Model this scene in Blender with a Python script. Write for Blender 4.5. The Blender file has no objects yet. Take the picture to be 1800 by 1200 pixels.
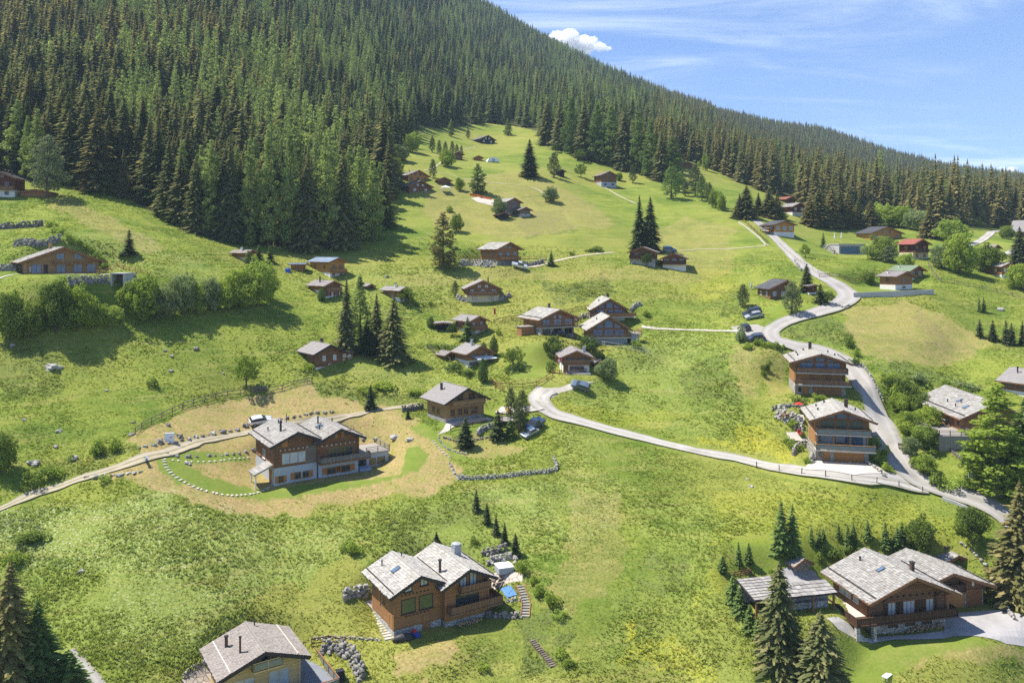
import bpy, bmesh, math, random
import numpy as np
from mathutils import Vector, Matrix
random.seed(7); rng = np.random.default_rng(11)
R = math.radians
scene = bpy.context.scene
COL = scene.collection
F, CX, YH, ZC = 1400.0, 900.0, 440.0, 100.0      # focal length, centre column and horizon row in 1800x1200 pixels, camera height

# ------------------------------------------------------------------ terrain
CTRL = [ # column, row, distance of a point of the ground
 (0,1200,94),(250,1195,96),(450,1200,100),(650,1200,100),(900,1200,101),(1200,1200,102),(1500,1200,103),(1800,1200,105),
 (-400,1200,88),(2200,1200,108),(0,1050,105),(20,880,122),(0,760,135),(-400,900,115),(-400,600,160),
 (200,1000,111),(400,960,118),(600,960,122),(780,1110,108.6),(1000,1080,110),(1000,900,132),(1250,1100,108),
 (1535,1116,110),(1250,960,124),(1500,950,126),(1740,905,132),(2100,950,132),(1700,1100,111),
 (120,845,127),(250,800,133),(480,850,139),(640,840,140.5),(740,820,143),(880,835,141),(790,744,159),(600,690,170),(420,690,167),(200,680,158),
 (0,590,165),(130,580,170),(110,480,178),(330,560,182),(250,470,196),(60,335,247),(20,345,240),(60,400,212),(190,365,240),
 (300,392,243),(420,425,243),(540,437,245),(540,540,203),(590,648,177),(440,545,190),(700,632,185),(690,530,212),
 (580,487,224),(660,470,234),(720,560,207),
 (950,710,165),(985,590,197),(1020,676,175),(1075,604,195),(830,642,184),(850,531,220),(865,467,243),(940,470,245),(780,472,240),
 (780,370,300),(700,340,310),(730,320,320),(680,290,345),(750,225,470),(855,250,480),(850,222,530),(900,378,300),(950,310,350),(865,284,395),
 (1068,327,372),(1000,400,288),(1130,462,250),(1187,470,250),(1130,438,272),(1250,437,275),(1250,520,228),(1200,650,182),(1200,780,155),(1100,760,158),
 (1440,693,170),(1480,810,146),(1350,810,150),(1600,835,142),(1560,750,155),(1500,650,176),(1350,583,192),(1325,555,203),(1380,520,214),
 (1490,520,212),(1400,460,245),(1330,390,300),(1375,413,290),(1480,445,275),(1574,506,222),(1605,454,262),(1650,560,200),(1680,640,185),
 (1680,785,150),(1790,690,168),(1800,520,225),(1770,488,245),(1790,415,345),(1720,430,300),(2200,500,250),(2200,750,165),
 (1250,340,365),(1190,275,470),(1100,297,410),(1300,322,425),(1400,378,350),(1500,385,385),(1620,385,385),(1750,405,390),
 (300,300,288),(300,200,349),(300,100,430),(300,0,545),(300,-150,790),
 (0,250,290),(0,150,355),(0,50,450),(0,-100,640),(-500,200,300),(-500,-100,560),
 (600,330,311),(600,230,395),(600,130,510),(600,30,690),(600,-100,1000),
 (850,150,710),(850,80,950),(850,12,1400),(1000,240,480),(960,72+6,1330),
 (1100,240,520),(1100,190,740),(1100,143,1350),(1300,270,650),(1300,235,950),(1300,208,1450),(1367,224,1480),(1433,229,1500),(1460,234,1520),(1533,266,1580),(1667,307,1650),
 (1200,180,1400),(1500,330,600),(1500,295,950),(1500,253,1550),(1600,288,1600),
 (1750,360,580),(1750,335,950),(1750,313,1650),(2200,420,420),(2200,350,900),(2200,315,1700),
 # behind the skyline the ground turns away
 (850,45,2000),(1100,175,2000),(1300,235,2100),(1500,296,2200),(1750,330,2300),(2200,340,2400),(600,-80,1600),(300,-120,1300),
 (850,90,4000),(1100,215,4000),(1300,270,4000),(1500,320,4000),(1750,350,4000),(2200,360,4000),(300,-60,3000),
 # towards the drone
 (900,1650,62),(0,1650,60),(1800,1650,64),(900,2600,36),(-400,2600,34),(2200,2600,36)]
def _feat(u, ld): return np.stack([u*1.6, ld], -1)
_c = np.array([((x-CX)/F, math.log(d)) for x, y, d in CTRL]); _s = np.array([-(y-YH)/F for x, y, d in CTRL])
_p = _feat(_c[:,0], _c[:,1])
def _tps(r2): return 0.5*r2*np.log(r2+1e-12)
_n = len(_p); _A = np.zeros((_n+3,_n+3))
_A[:_n,:_n] = _tps(((_p[:,None]-_p[None])**2).sum(-1)) + np.eye(_n)*2e-3
_A[:_n,_n:] = np.c_[np.ones(_n), _p]; _A[_n:,:_n] = _A[:_n,_n:].T
_w = np.linalg.solve(_A, np.r_[_s, 0,0,0])
def _hash(ix, iy, seed):
    n = (ix.astype(np.int64)*374761393 + iy.astype(np.int64)*668265263 + seed*144664) & 0x7fffffff
    n = ((n ^ (n >> 13))*1274126177) & 0x7fffffff
    return ((n ^ (n >> 16)) & 0xffff)/65535.0
def vnoise(x, y, sc, seed=0):
    x = np.asarray(x, float)/sc; y = np.asarray(y, float)/sc
    ix = np.floor(x); iy = np.floor(y); fx = x-ix; fy = y-iy
    fx = fx*fx*(3-2*fx); fy = fy*fy*(3-2*fy)
    a = _hash(ix,iy,seed); b = _hash(ix+1,iy,seed); c = _hash(ix,iy+1,seed); d = _hash(ix+1,iy+1,seed)
    return (a*(1-fx)+b*fx)*(1-fy)+(c*(1-fx)+d*fx)*fy - 0.5
PADS = []   # (x, y, inner radius, outer radius, z)
def hgt(x, y):
    x = np.atleast_1d(np.asarray(x, float)); y = np.atleast_1d(np.asarray(y, float))
    yy = np.maximum(y, 28.0); u = np.clip(x/yy, -1.6, 1.6); ld = np.log(np.minimum(yy, 4200))
    out = np.empty_like(yy)
    for i in range(0, len(yy), 20000):
        q = _feat(u[i:i+20000], ld[i:i+20000])
        r2 = ((q[:,None]-_p[None])**2).sum(-1)
        out[i:i+20000] = _tps(r2) @ _w[:_n] + _w[_n] + q @ _w[_n+1:]
    z = ZC + out*yy
    z = z + 0.7*vnoise(x,y,23,1) + 0.22*vnoise(x,y,7,2) + 3*vnoise(x,y,90,5)*np.clip((yy-200)/200,0,1)
    for (px, py, r0, r1, pz) in PADS:
        m = np.hypot(x-px, y-py); k = np.clip((r1-m)/(r1-r0), 0, 1); k = k*k*(3-2*k)
        z = z*(1-k) + pz*k
    return z
def h1(x, y): return float(hgt(x, y)[0])
_T = np.geomspace(30, 3500, 700)
def at(px, py):
    """point of the ground seen at a pixel of the photograph"""
    u = (px-CX)/F; s = -(py-YH)/F
    g = ZC + s*_T - hgt(u*_T, _T)
    k = np.nonzero(g < 0)[0]
    if len(k) == 0: t = 900.0
    else:
        k = k[0]; a, b = _T[max(k-1,0)], _T[k]
        for _ in range(3):
            tt = np.linspace(a, b, 9); gg = ZC + s*tt - hgt(u*tt, tt); j = np.nonzero(gg < 0)[0]
            j = j[0] if len(j) else 8
            a, b = tt[max(j-1,0)], tt[j]
        t = (a+b)/2
    return Vector((u*t, t, h1(u*t, t)))
def pix(x, y, z): return CX+F*x/y, YH-F*(z-ZC)/y
def at_z(px, py, z):
    s = -(py-YH)/F; t = (z-ZC)/s
    return Vector(((px-CX)/F*t, t, z))
def mpx(P): return P.y/F      # metres per pixel at a point

# ------------------------------------------------------------------ mesh builder
class MB:
    def __init__(s): s.v=[]; s.f=[]; s.m=[]; s.r=[]
    def poly(s, pts, m=0, r=0.5):
        i=len(s.v); s.v += [tuple(p) for p in pts]; s.f.append(tuple(range(i,i+len(pts)))); s.m.append(m); s.r.append(r)
    def hexa(s, a, m=0, r=0.5):   # a: 8 corners, bottom ring then top ring
        i=len(s.v); s.v += [tuple(p) for p in a]
        for q in ((3,2,1,0),(4,5,6,7),(0,1,5,4),(1,2,6,5),(2,3,7,6),(3,0,4,7)):
            s.f.append(tuple(i+k for k in q)); s.m.append(m); s.r.append(r)
    def box(s, x0,x1,y0,y1,z0,z1,m=0,r=0.5):
        s.hexa([(x0,y0,z0),(x1,y0,z0),(x1,y1,z0),(x0,y1,z0),(x0,y0,z1),(x1,y0,z1),(x1,y1,z1),(x0,y1,z1)],m,r)
    def bar(s, p, q, w, h=None, m=0, up=(0,0,1), r=0.5):
        p=Vector(p); q=Vector(q); h=h or w; d=(q-p)
        if d.length<1e-6: return
        d.normalize(); u=Vector(up)
        if abs(d.dot(u))>0.98: u=Vector((1,0,0))
        a=d.cross(u).normalized()*w/2; b=a.cross(d).normalized()*h/2
        s.hexa([p-a-b,p+a-b,q+a-b,q-a-b,p-a+b,p+a+b,q+a+b,q-a+b],m,r)
    def prism(s, prof, off, m=0, r=0.5):   # a closed profile pushed along an offset
        n=len(prof); i=len(s.v); o=Vector(off)
        s.v += [tuple(p) for p in prof]+[tuple(Vector(p)+o) for p in prof]
        s.f.append(tuple(i+k for k in range(n))); s.f.append(tuple(i+n+k for k in reversed(range(n)))); s.m+=[m,m]; s.r+=[r,r]
        for k in range(n):
            j=(k+1)%n; s.f.append((i+k,i+n+k,i+n+j,i+j)); s.m.append(m); s.r.append(r)
    def tube(s, pts, rad, n=6, m=0, cap=True):
        rings=[]
        for k,p in enumerate(pts):
            p=Vector(p); a=Vector(pts[max(k-1,0)]); b=Vector(pts[min(k+1,len(pts)-1)]); d=(b-a).normalized()
            u=Vector((0,0,1)) if abs(d.z)<0.95 else Vector((1,0,0)); e=d.cross(u).normalized(); g=e.cross(d)
            rr=rad[k] if isinstance(rad,(list,tuple)) else rad
            i=len(s.v); s.v += [tuple(p+(e*math.cos(2*math.pi*t/n)+g*math.sin(2*math.pi*t/n))*rr) for t in range(n)]; rings.append(i)
        for a,b in zip(rings,rings[1:]):
            for t in range(n):
                s.f.append((a+t,a+(t+1)%n,b+(t+1)%n,b+t)); s.m.append(m); s.r.append(0.5)
        if cap:
            for a in (rings[0],rings[-1]): s.f.append(tuple(a+t for t in range(n))); s.m.append(m); s.r.append(0.5)
    def rock(s, c, sx, sy, sz, seed, m=0, rot=0, n=(8,5)):
        rr=random.Random(seed); i=len(s.v); nu,nv=n; ph=[rr.uniform(0,6.28) for _ in range(6)]; tint=rr.random()
        def P(t,p):
            q=0.80+0.22*math.sin(2*t+ph[0])*math.sin(p*2+ph[1])+0.16*math.sin(3*t+ph[2]+2*p)+rr.uniform(-.09,.09)
            cx=math.cos(t)*math.sin(p)
            cy=math.sin(t)*math.sin(p); X=math.copysign(abs(cx)**.75,cx)*sx*q; Y=math.copysign(abs(cy)**.75,cy)*sy*q; cz=math.cos(p); Z=math.copysign(abs(cz)**.8,cz)*sz*q
            return (c[0]+X*math.cos(rot)-Y*math.sin(rot), c[1]+X*math.sin(rot)+Y*math.cos(rot), c[2]+Z)
        s.v.append(P(0,0.001))
        for b in range(1,nv):
            for a in range(nu): s.v.append(P(2*math.pi*a/nu, math.pi*b/nv))
        s.v.append(P(0,math.pi-.001))
        def add(f): s.f.append(f); s.m.append(m); s.r.append(tint)
        for a in range(nu):
            add((i,i+1+a,i+1+(a+1)%nu)); l=i+1+(nv-2)*nu; add((i+1+(nv-1)*nu, l+(a+1)%nu, l+a))
            for b in range(nv-2):
                k=i+1+b*nu; add((k+a,k+nu+a,k+nu+(a+1)%nu,k+(a+1)%nu))
    def mesh(s, name, mats):
        me=bpy.data.meshes.new(name); me.from_pydata(s.v,[],s.f)
        for m in (mats if isinstance(mats,(list,tuple)) else [mats]): me.materials.append(m)
        me.polygons.foreach_set('material_index', s.m)
        a=me.attributes.new('rnd','FLOAT','FACE'); a.data.foreach_set('value', s.r)
        me.update(); return me
    def build(s, name, mats, parent=None, loc=None):
        return link(name, s.mesh(name, mats), parent, loc)
def link(name, me, parent=None, loc=None):
    o=bpy.data.objects.new(name, me); COL.objects.link(o)
    if parent is not None: o.parent=parent
    if loc is not None: o.location=loc
    return o
def empty(name, loc, rz=0, sc=1):
    o=bpy.data.objects.new(name,None); COL.objects.link(o); o.location=loc; o.rotation_euler=(0,0,rz); o.scale=(sc,sc,sc) if not isinstance(sc,tuple) else sc
    o.empty_display_size=0.3; return o
def tag(o, label=None, cat=None, group=None, kind=None):
    if label: o['label']=label
    if cat: o['category']=cat
    if group: o['group']=group
    if kind: o['kind']=kind
    return o
def smooth(o):
    for p in o.data.polygons: p.use_smooth=True

# ------------------------------------------------------------------ materials
class NT:
    def __init__(s, nt): s.nt=nt; s.l=nt.links
    def n(s, t, inp=None, **kw):
        x=s.nt.nodes.new(t)
        for k,v in kw.items(): setattr(x,k,v)
        for k,v in (inp or {}).items(): s.set(x,k,v)
        return x
    def set(s, x, k, v):
        i=x.inputs[k]
        if isinstance(v, bpy.types.NodeSocket): s.l.new(v,i)
        elif isinstance(v, bpy.types.Node): s.l.new(v.outputs[0],i)
        elif isinstance(v,(tuple,list)) and len(v)==3 and i.type=='RGBA': i.default_value=(*v,1)
        else: i.default_value=v
    def math(s, op, a, b=0.0, c=None, clamp=False):
        x=s.n('ShaderNodeMath',operation=op,use_clamp=clamp); s.set(x,0,a); s.set(x,1,b)
        if c is not None: s.set(x,2,c)
        return x.outputs[0]
    def mix(s, f, a, b, mode='MIX'):
        x=s.n('ShaderNodeMix',data_type='RGBA',blend_type=mode); s.set(x,0,f); s.set(x,6,a); s.set(x,7,b); return x.outputs[2]
    def noise(s, vec, sc, det=3, rough=.6, dist=0):
        x=s.n('ShaderNodeTexNoise',{'Scale':sc,'Detail':det,'Roughness':rough,'Distortion':dist}); s.set(x,'Vector',vec); return x.outputs[0]
    def ramp(s, f, lo, hi):
        x=s.n('ShaderNodeMapRange',{1:lo,2:hi},interpolation_type='SMOOTHSTEP'); s.set(x,0,f); return x.outputs[0]
    def attr(s, name, t='GEOMETRY'): return s.n('ShaderNodeAttribute',attribute_name=name,attribute_type=t)
def newmat(name):
    m=bpy.data.materials.new(name); m.use_nodes=True; t=NT(m.node_tree); b=m.node_tree.nodes['Principled BSDF']
    b.inputs['Specular IOR Level'].default_value=.2; b.inputs['Roughness'].default_value=.85
    return m,t,b
def objco(t): return t.n('ShaderNodeTexCoord').outputs['Object']
def worldpos(t): return t.n('ShaderNodeNewGeometry').outputs['Position']
def bump(t,b,hv,st,dist):
    x=t.n('ShaderNodeBump',{'Strength':st,'Distance':dist}); t.set(x,'Height',hv); t.l.new(x.outputs[0],b.inputs['Normal'])
MATS={}
def M_wood(name, c1, c2, plank=.22, vertical=False):
    m,t,b=newmat(name); co=objco(t); sep=t.n('ShaderNodeSeparateXYZ'); t.set(sep,0,co)
    ax = t.math('ADD',sep.outputs[0],sep.outputs[1]) if vertical else sep.outputs[2]
    q=t.math('DIVIDE',ax,plank); fr=t.math('FRACT',q); fl=t.math('FLOOR',q)
    line=t.math('SUBTRACT',1,t.ramp(t.math('ABSOLUTE',t.math('SUBTRACT',fr,.5)),.36,.5))
    wn=t.n('ShaderNodeTexWhiteNoise',noise_dimensions='1D'); t.set(wn,'W',fl)
    mp=t.n('ShaderNodeMapping'); t.set(mp,0,co); mp.inputs['Scale'].default_value=(6,6,.7) if vertical else (.7,.7,6)
    g=t.noise(mp.outputs[0],2.0,4); g2=t.noise(co,.5,3)
    f=t.math('ADD',t.math('MULTIPLY',wn.outputs[0],.45),t.math('ADD',t.math('MULTIPLY',g,.5),t.math('MULTIPLY',t.math('SUBTRACT',g2,.5),.5)))
    col=t.mix(f,c1,c2); col=t.mix(t.math('MULTIPLY',t.math('SUBTRACT',1,line),.65),col,(c1[0]*.25,c1[1]*.25,c1[2]*.25))
    t.set(b,'Base Color',col); bump(t,b,line,.5,.03); MATS[name]=m; return m
M_wood('wood_dark',(.135,.066,.034),(.28,.145,.078)); M_wood('wood_brown',(.23,.105,.042),(.45,.235,.105)); M_wood('wood_orange',(.36,.165,.045),(.60,.31,.095))
M_wood('wood_honey',(.30,.165,.07),(.52,.32,.145)); M_wood('wood_yellow',(.47,.33,.145),(.70,.52,.27)); M_wood('wood_red',(.085,.026,.02),(.17,.055,.038)); M_wood('wood_grey',(.13,.10,.08),(.28,.225,.18))
M_wood('wood_black',(.02,.02,.022),(.045,.045,.05)); M_wood('board_brown',(.19,.10,.05),(.38,.22,.125),.16,True); M_wood('board_grey',(.15,.13,.12),(.33,.29,.25),.16,True)
M_wood('board_orange',(.27,.13,.045),(.46,.24,.10),.3,True); M_wood('deck_grey',(.27,.24,.21),(.44,.40,.35),.15,True); M_wood('board_dark',(.065,.035,.022),(.14,.075,.045),.18,True)
def M_plain(name,c,var=.25,sc=1.5,rough=.85,bmp=.0,spec=.2,metal=0.0):
    m,t,b=newmat(name); co=objco(t); n=t.noise(co,sc,5,.65)
    t.set(b,'Base Color',t.mix(n,tuple(v*(1-var) for v in c),tuple(min(1,v*(1+var)) for v in c)))
    b.inputs['Roughness'].default_value=rough; b.inputs['Specular IOR Level'].default_value=spec; b.inputs['Metallic'].default_value=metal
    if bmp: bump(t,b,t.noise(co,sc*8,4),.6,bmp)
    MATS[name]=m; return m
M_plain('plaster_white',(.70,.68,.63),.1); M_plain('plaster_cream',(.62,.54,.36),.1); M_plain('plaster_grey',(.40,.43,.46),.14); M_plain('concrete',(.46,.44,.41),.18,.7)
M_plain('paint_white',(.8,.8,.8),.03); M_plain('metal_dark',(.05,.045,.045),.2,3,.5); M_plain('metal_grey',(.38,.39,.40),.1,3,.4); M_plain('metal_rust',(.10,.065,.05),.25,3,.6)
M_plain('fascia_dark',(.055,.045,.042),.2,2); M_plain('fascia_wood',(.26,.125,.06),.25,2); M_plain('fascia_pale',(.50,.46,.38),.15,2)
M_plain('cloth_white',(.8,.8,.78),.04); M_plain('cloth_red',(.6,.04,.03),.06); M_plain('tarp_blue',(.10,.24,.62),.3,3,.5,.05); M_plain('plastic_blue',(.04,.10,.42),.05,2,.4); M_plain('cloth_yellow',(.75,.42,.03),.06)
M_plain('cloth_orange',(.70,.20,.06),.1); M_plain('tub_blue',(.28,.33,.42),.05); M_plain('cover_black',(.03,.03,.035),.2); M_plain('rubber',(.02,.02,.02),.1); M_plain('firewood',(.42,.29,.17),.55,7,.9,.05); M_plain('gold_wood',(.40,.19,.065),.2)
M_plain('shutter_orange',(.42,.17,.05),.2); M_plain('shutter_brown',(.22,.10,.045),.2); M_plain('shutter_red',(.28,.03,.03),.1); M_plain('frame_wood',(.30,.16,.07),.2); M_plain('frame_white',(.7,.68,.64),.05)
def M_glass(name,c,rough=.08,spec=.7):
    m,t,b=newmat(name); n=t.noise(objco(t),.8,2); t.set(b,'Base Color',t.mix(n,tuple(v*.6 for v in c),tuple(v*1.4 for v in c)))
    b.inputs['Roughness'].default_value=rough; b.inputs['Specular IOR Level'].default_value=spec; MATS[name]=m
M_glass('glass_dark',(.035,.042,.05)); M_glass('glass_blue',(.10,.17,.27)); M_glass('glass_pale',(.42,.46,.48),.2); M_glass('glass_green',(.07,.09,.05)); M_glass('glass_rail',(.16,.20,.20),.1)
def M_roof(name,c1,c2,stain=(.5,.45,.35),bm=.02):
    m,t,b=newmat(name); co=objco(t); a=t.attr('rnd').outputs['Fac']; n=t.noise(co,2.2,5,.7); n2=t.noise(co,.35,3)
    mp=t.n('ShaderNodeMapping'); t.set(mp,0,co); mp.inputs['Scale'].default_value=(7,1.2,7); n3=t.noise(mp.outputs[0],1.5,4,.7)
    f=t.math('ADD',t.math('MULTIPLY',a,.55),t.math('ADD',t.math('MULTIPLY',n,.4),t.math('MULTIPLY',n3,.3)),clamp=False); f=t.math('SUBTRACT',f,.15,clamp=True)
    col=t.mix(f,c1,c2); col=t.mix(t.math('MULTIPLY',t.ramp(n2,.5,.75),.5),col,tuple(x*y for x,y in zip(c2,stain)))
    t.set(b,'Base Color',col); bump(t,b,n,.5,bm); MATS[name]=m
M_roof('roof_slate',(.235,.22,.195),(.52,.49,.435),(.7,.66,.58)); M_roof('roof_stone',(.195,.182,.162),(.44,.415,.375),(.6,.55,.5)); M_roof('roof_grey',(.22,.20,.19),(.36,.335,.31),(.8,.76,.7)); M_roof('roof_brown',(.19,.165,.145),(.37,.325,.285)); M_roof('roof_purple',(.18,.16,.155),(.35,.315,.30))
M_roof('roof_red',(.24,.075,.055),(.40,.14,.10)); M_roof('roof_green',(.16,.20,.135),(.25,.30,.20)); M_roof('roof_dark',(.065,.065,.07),(.13,.13,.14)); M_roof('roof_blue',(.12,.16,.23),(.30,.36,.44))
def M_stone(name,c1,c2,sc,mortar=.04):
    m,t,b=newmat(name); co=objco(t)
    mp=t.n('ShaderNodeMapping'); t.set(mp,0,co); mp.inputs['Scale'].default_value=(1,1,1.6)
    d=t.n('ShaderNodeMix',data_type='VECTOR'); nn=t.n('ShaderNodeTexNoise',{'Scale':2.0}); t.set(nn,'Vector',co); t.set(d,0,.12); t.set(d,4,mp.outputs[0]); t.set(d,5,nn.outputs[1])
    v=t.n('ShaderNodeTexVoronoi',{'Scale':sc}); t.set(v,'Vector',d.outputs[1]); e=t.n('ShaderNodeTexVoronoi',{'Scale':sc},feature='DISTANCE_TO_EDGE'); t.set(e,'Vector',d.outputs[1])
    bw=t.n('ShaderNodeRGBToBW'); t.set(bw,0,v.outputs['Color']); n=t.noise(co,4,4)
    f=t.math('ADD',t.math('MULTIPLY',bw,.7),t.math('MULTIPLY',n,.4)); col=t.mix(f,c1,c2); ed=t.ramp(e.outputs['Distance'],0,mortar*2)
    t.set(b,'Base Color',t.mix(ed,tuple(x*.45 for x in c1),col)); bump(t,b,ed,.8,.06); MATS[name]=m
M_stone('stone_wall',(.20,.19,.17),(.58,.54,.48),2.2); M_stone('stone_pale',(.30,.29,.27),(.66,.63,.58),2.0); M_stone('paving',(.33,.30,.26),(.56,.51,.45),1.3,.03); M_stone('paving_warm',(.40,.33,.26),(.62,.54,.45),1.0,.03)
def M_rock(name,c1,c2):
    m,t,b=newmat(name); co=objco(t); a=t.attr('rnd').outputs['Fac']; n=t.noise(co,2.5,6,.7); n2=t.noise(co,.7,3)
    f=t.math('ADD',t.math('MULTIPLY',a,.45),t.math('MULTIPLY',n,.75)); f=t.math('SUBTRACT',f,.1,clamp=True); t.set(b,'Base Color',t.mix(t.ramp(n2,.55,.8),t.mix(f,c1,c2),(.22,.20,.13))); bump(t,b,n,.9,.1); MATS[name]=m
M_rock('rock',(.12,.11,.095),(.40,.375,.335)); M_rock('rock_pale',(.22,.20,.175),(.52,.49,.44)); M_rock('rock_dark',(.075,.07,.062),(.29,.27,.24))
def M_ground(name,c1,c2,sc=.5,fine=9,track=False):
    m,t,b=newmat(name); p=worldpos(t); n=t.noise(p,sc,5,.65); n2=t.noise(p,fine,3,.7); n5=t.noise(p,.09,4,.7)
    f=t.math('ADD',t.math('MULTIPLY',n,.6),t.math('MULTIPLY',n2,.45)); col=t.mix(f,c1,c2)
    col=t.mix(t.math('MULTIPLY',t.ramp(n5,.48,.66),.45),col,tuple(v*.68 for v in c1)); col=t.mix(t.math('MULTIPLY',t.ramp(n,.60,.66),.35),col,tuple(min(1,v*1.12) for v in c2))
    if track:   # wear across the width of the lane
        a=t.attr('across').outputs['Fac']; w=t.math('ABSOLUTE',a)
        mid=t.math('MULTIPLY',t.math('SUBTRACT',1,t.ramp(t.math('ADD',w,t.math('MULTIPLY',t.math('SUBTRACT',n,.5),.6)),.02,.3)),track)
        col=t.mix(mid,col,(.19,.19,.075))
        wt=t.math('SUBTRACT',1,t.ramp(t.math('ABSOLUTE',t.math('SUBTRACT',t.math('ADD',w,t.math('MULTIPLY',t.math('SUBTRACT',n,.5),.25)),.48)),.03,.24)); col=t.mix(t.math('MULTIPLY',wt,.35),col,tuple(min(1,v*1.15) for v in c2))
        edge=t.ramp(t.math('ADD',w,t.math('MULTIPLY',t.math('SUBTRACT',n2,.5),.5)),.8,1.0); col=t.mix(t.math('MULTIPLY',edge,.75),col,(.20,.20,.08))
    t.set(b,'Base Color',col); bump(t,b,n2,.4,.03); MATS[name]=m
M_ground('asphalt',(.27,.25,.225),(.40,.37,.335),.35,5,.10); M_ground('lane',(.32,.295,.26),(.47,.435,.385),.4,5,.22); M_ground('dirt',(.29,.24,.165),(.46,.39,.285),.5,5,.85); M_ground('gravel',(.38,.34,.28),(.58,.53,.45),.4,6)
M_ground('gravel_grey',(.30,.28,.27),(.44,.42,.40),.5,7); M_ground('trail',(.38,.32,.22),(.55,.48,.35),.4,5,.35); M_ground('flagstone',(.42,.38,.32),(.62,.57,.49),.7,3); M_ground('tiles_dark',(.15,.16,.18),(.24,.25,.27),1,4)
def grass_group():
    g=bpy.data.node_groups.new('meadow_colour','ShaderNodeTree')
    for s in ('dry','lawn','yellow','white','forest','lush','scrub'): g.interface.new_socket(s,in_out='INPUT',socket_type='NodeSocketFloat')
    g.interface.new_socket('Color',in_out='OUTPUT',socket_type='NodeSocketColor'); g.interface.new_socket('Height',in_out='OUTPUT',socket_type='NodeSocketFloat')
    t=NT(g); gi=g.nodes.new('NodeGroupInput'); go=g.nodes.new('NodeGroupOutput'); p=worldpos(t); I=gi.outputs
    n0=t.noise(p,.016,3,.55); n1=t.noise(p,.07,5,.62,.6); n2=t.noise(p,.45,4,.65); n3=t.noise(p,2.6,4,.7); n4=t.noise(p,.028,4,.6,1.0)
    c=t.mix(t.ramp(n1,.30,.68),(.105,.16,.022),(.215,.25,.042))
    c=t.mix(t.math('MULTIPLY',t.ramp(n0,.42,.66),.65),c,(.265,.255,.06))
    c=t.mix(t.math('MULTIPLY',t.ramp(n4,.56,.72),.55),c,(.085,.145,.018))
    c=t.mix(t.math('MULTIPLY',I['lush'],t.ramp(n2,.25,.6)),c,(.21,.255,.055))
    c=t.mix(t.math('MULTIPLY',t.ramp(n2,.52,.78),.5),c,(.32,.305,.075))
    c=t.mix(t.math('MULTIPLY',t.math('SUBTRACT',1,t.ramp(n2,.22,.42)),.20),c,(.06,.095,.018))
    mc=t.n('ShaderNodeMapping'); t.set(mc,0,p); mc.inputs['Scale'].default_value=(.05,.05,1.1); nc=t.noise(mc.outputs[0],1.3,3,.6)   # cattle treads along the contour
    c=t.mix(t.math('MULTIPLY',t.ramp(nc,.54,.66),.42),c,(.30,.275,.085)); c=t.mix(t.math('MULTIPLY',t.math('SUBTRACT',1,t.ramp(nc,.30,.42)),.35),c,(.085,.13,.022))
    c=t.mix(t.math('MULTIPLY',I['scrub'],t.ramp(n2,.30,.62)),c,t.mix(n3,(.05,.085,.02),(.15,.175,.05)))
    dryf=t.math('MULTIPLY',I['dry'],t.math('ADD',.62,t.math('MULTIPLY',t.math('SUBTRACT',n2,.5),1.6),clamp=True))
    c=t.mix(dryf,c,t.mix(n3,(.27,.18,.075),(.46,.33,.165)))
    c=t.mix(t.math('MULTIPLY',I['lawn'],.88),c,t.mix(n2,(.10,.17,.018),(.19,.24,.04)))
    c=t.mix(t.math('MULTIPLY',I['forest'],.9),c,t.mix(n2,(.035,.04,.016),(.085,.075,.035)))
    lf=t.math('SUBTRACT',1,t.math('MULTIPLY',I['lawn'],.7)); v=t.math('ADD',t.math('MULTIPLY',t.math('MULTIPLY',t.math('SUBTRACT',n3,.5),1.3),lf),1.0,clamp=False); v=t.math('MAXIMUM',v,.45)
    c=t.mix(1.0,c,t.n('ShaderNodeCombineColor',{0:v,1:v,2:v}).outputs[0],'MULTIPLY')
    nf=t.noise(p,4.5,2,.5)
    c=t.mix(t.math('MULTIPLY',I['white'],t.ramp(nf,.56,.68)),c,(.55,.58,.36))
    ny=t.noise(p,3.3,2,.6); c=t.mix(t.math('MULTIPLY',I['yellow'],t.ramp(ny,.46,.58)),c,(.60,.50,.02))
    t.l.new(c,go.inputs['Color']); t.l.new(t.math('ADD',t.math('MULTIPLY',n2,.6),t.math('MULTIPLY',n3,.4)),go.inputs['Height'])
    return g
GG=grass_group()
def M_grass(name, tuft=False):
    m,t,b=newmat(name); g=t.n('ShaderNodeGroup',node_tree=GG)
    for k in ('dry','lawn','yellow','white','forest','lush','scrub'): t.set(g,k,t.attr(k).outputs['Fac'])
    c=g.outputs['Color']
    if tuft:
        a=t.attr('tint').outputs['Fac']; c=t.mix(t.math('MULTIPLY',a,.5),c,(.28,.31,.08)); 
        tr=t.n('ShaderNodeBsdfTranslucent'); t.set(tr,0,c); df=t.n('ShaderNodeBsdfDiffuse'); t.set(df,0,c); mx=t.n('ShaderNodeAddShader'); t.set(tr,0,t.mix(1.0,c,(.6,.6,.5),'MULTIPLY')); t.l.new(df.outputs[0],mx.inputs[0]); t.l.new(tr.outputs[0],mx.inputs[1])
        t.l.new(mx.outputs[0],m.node_tree.nodes['Material Output'].inputs[0])
    else:
        t.set(b,'Base Color',c); b.inputs['Specular IOR Level'].default_value=.05; bump(t,b,g.outputs['Height'],.55,.4)
    MATS[name]=m
M_grass('meadow'); M_grass('tufts',True)
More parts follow.
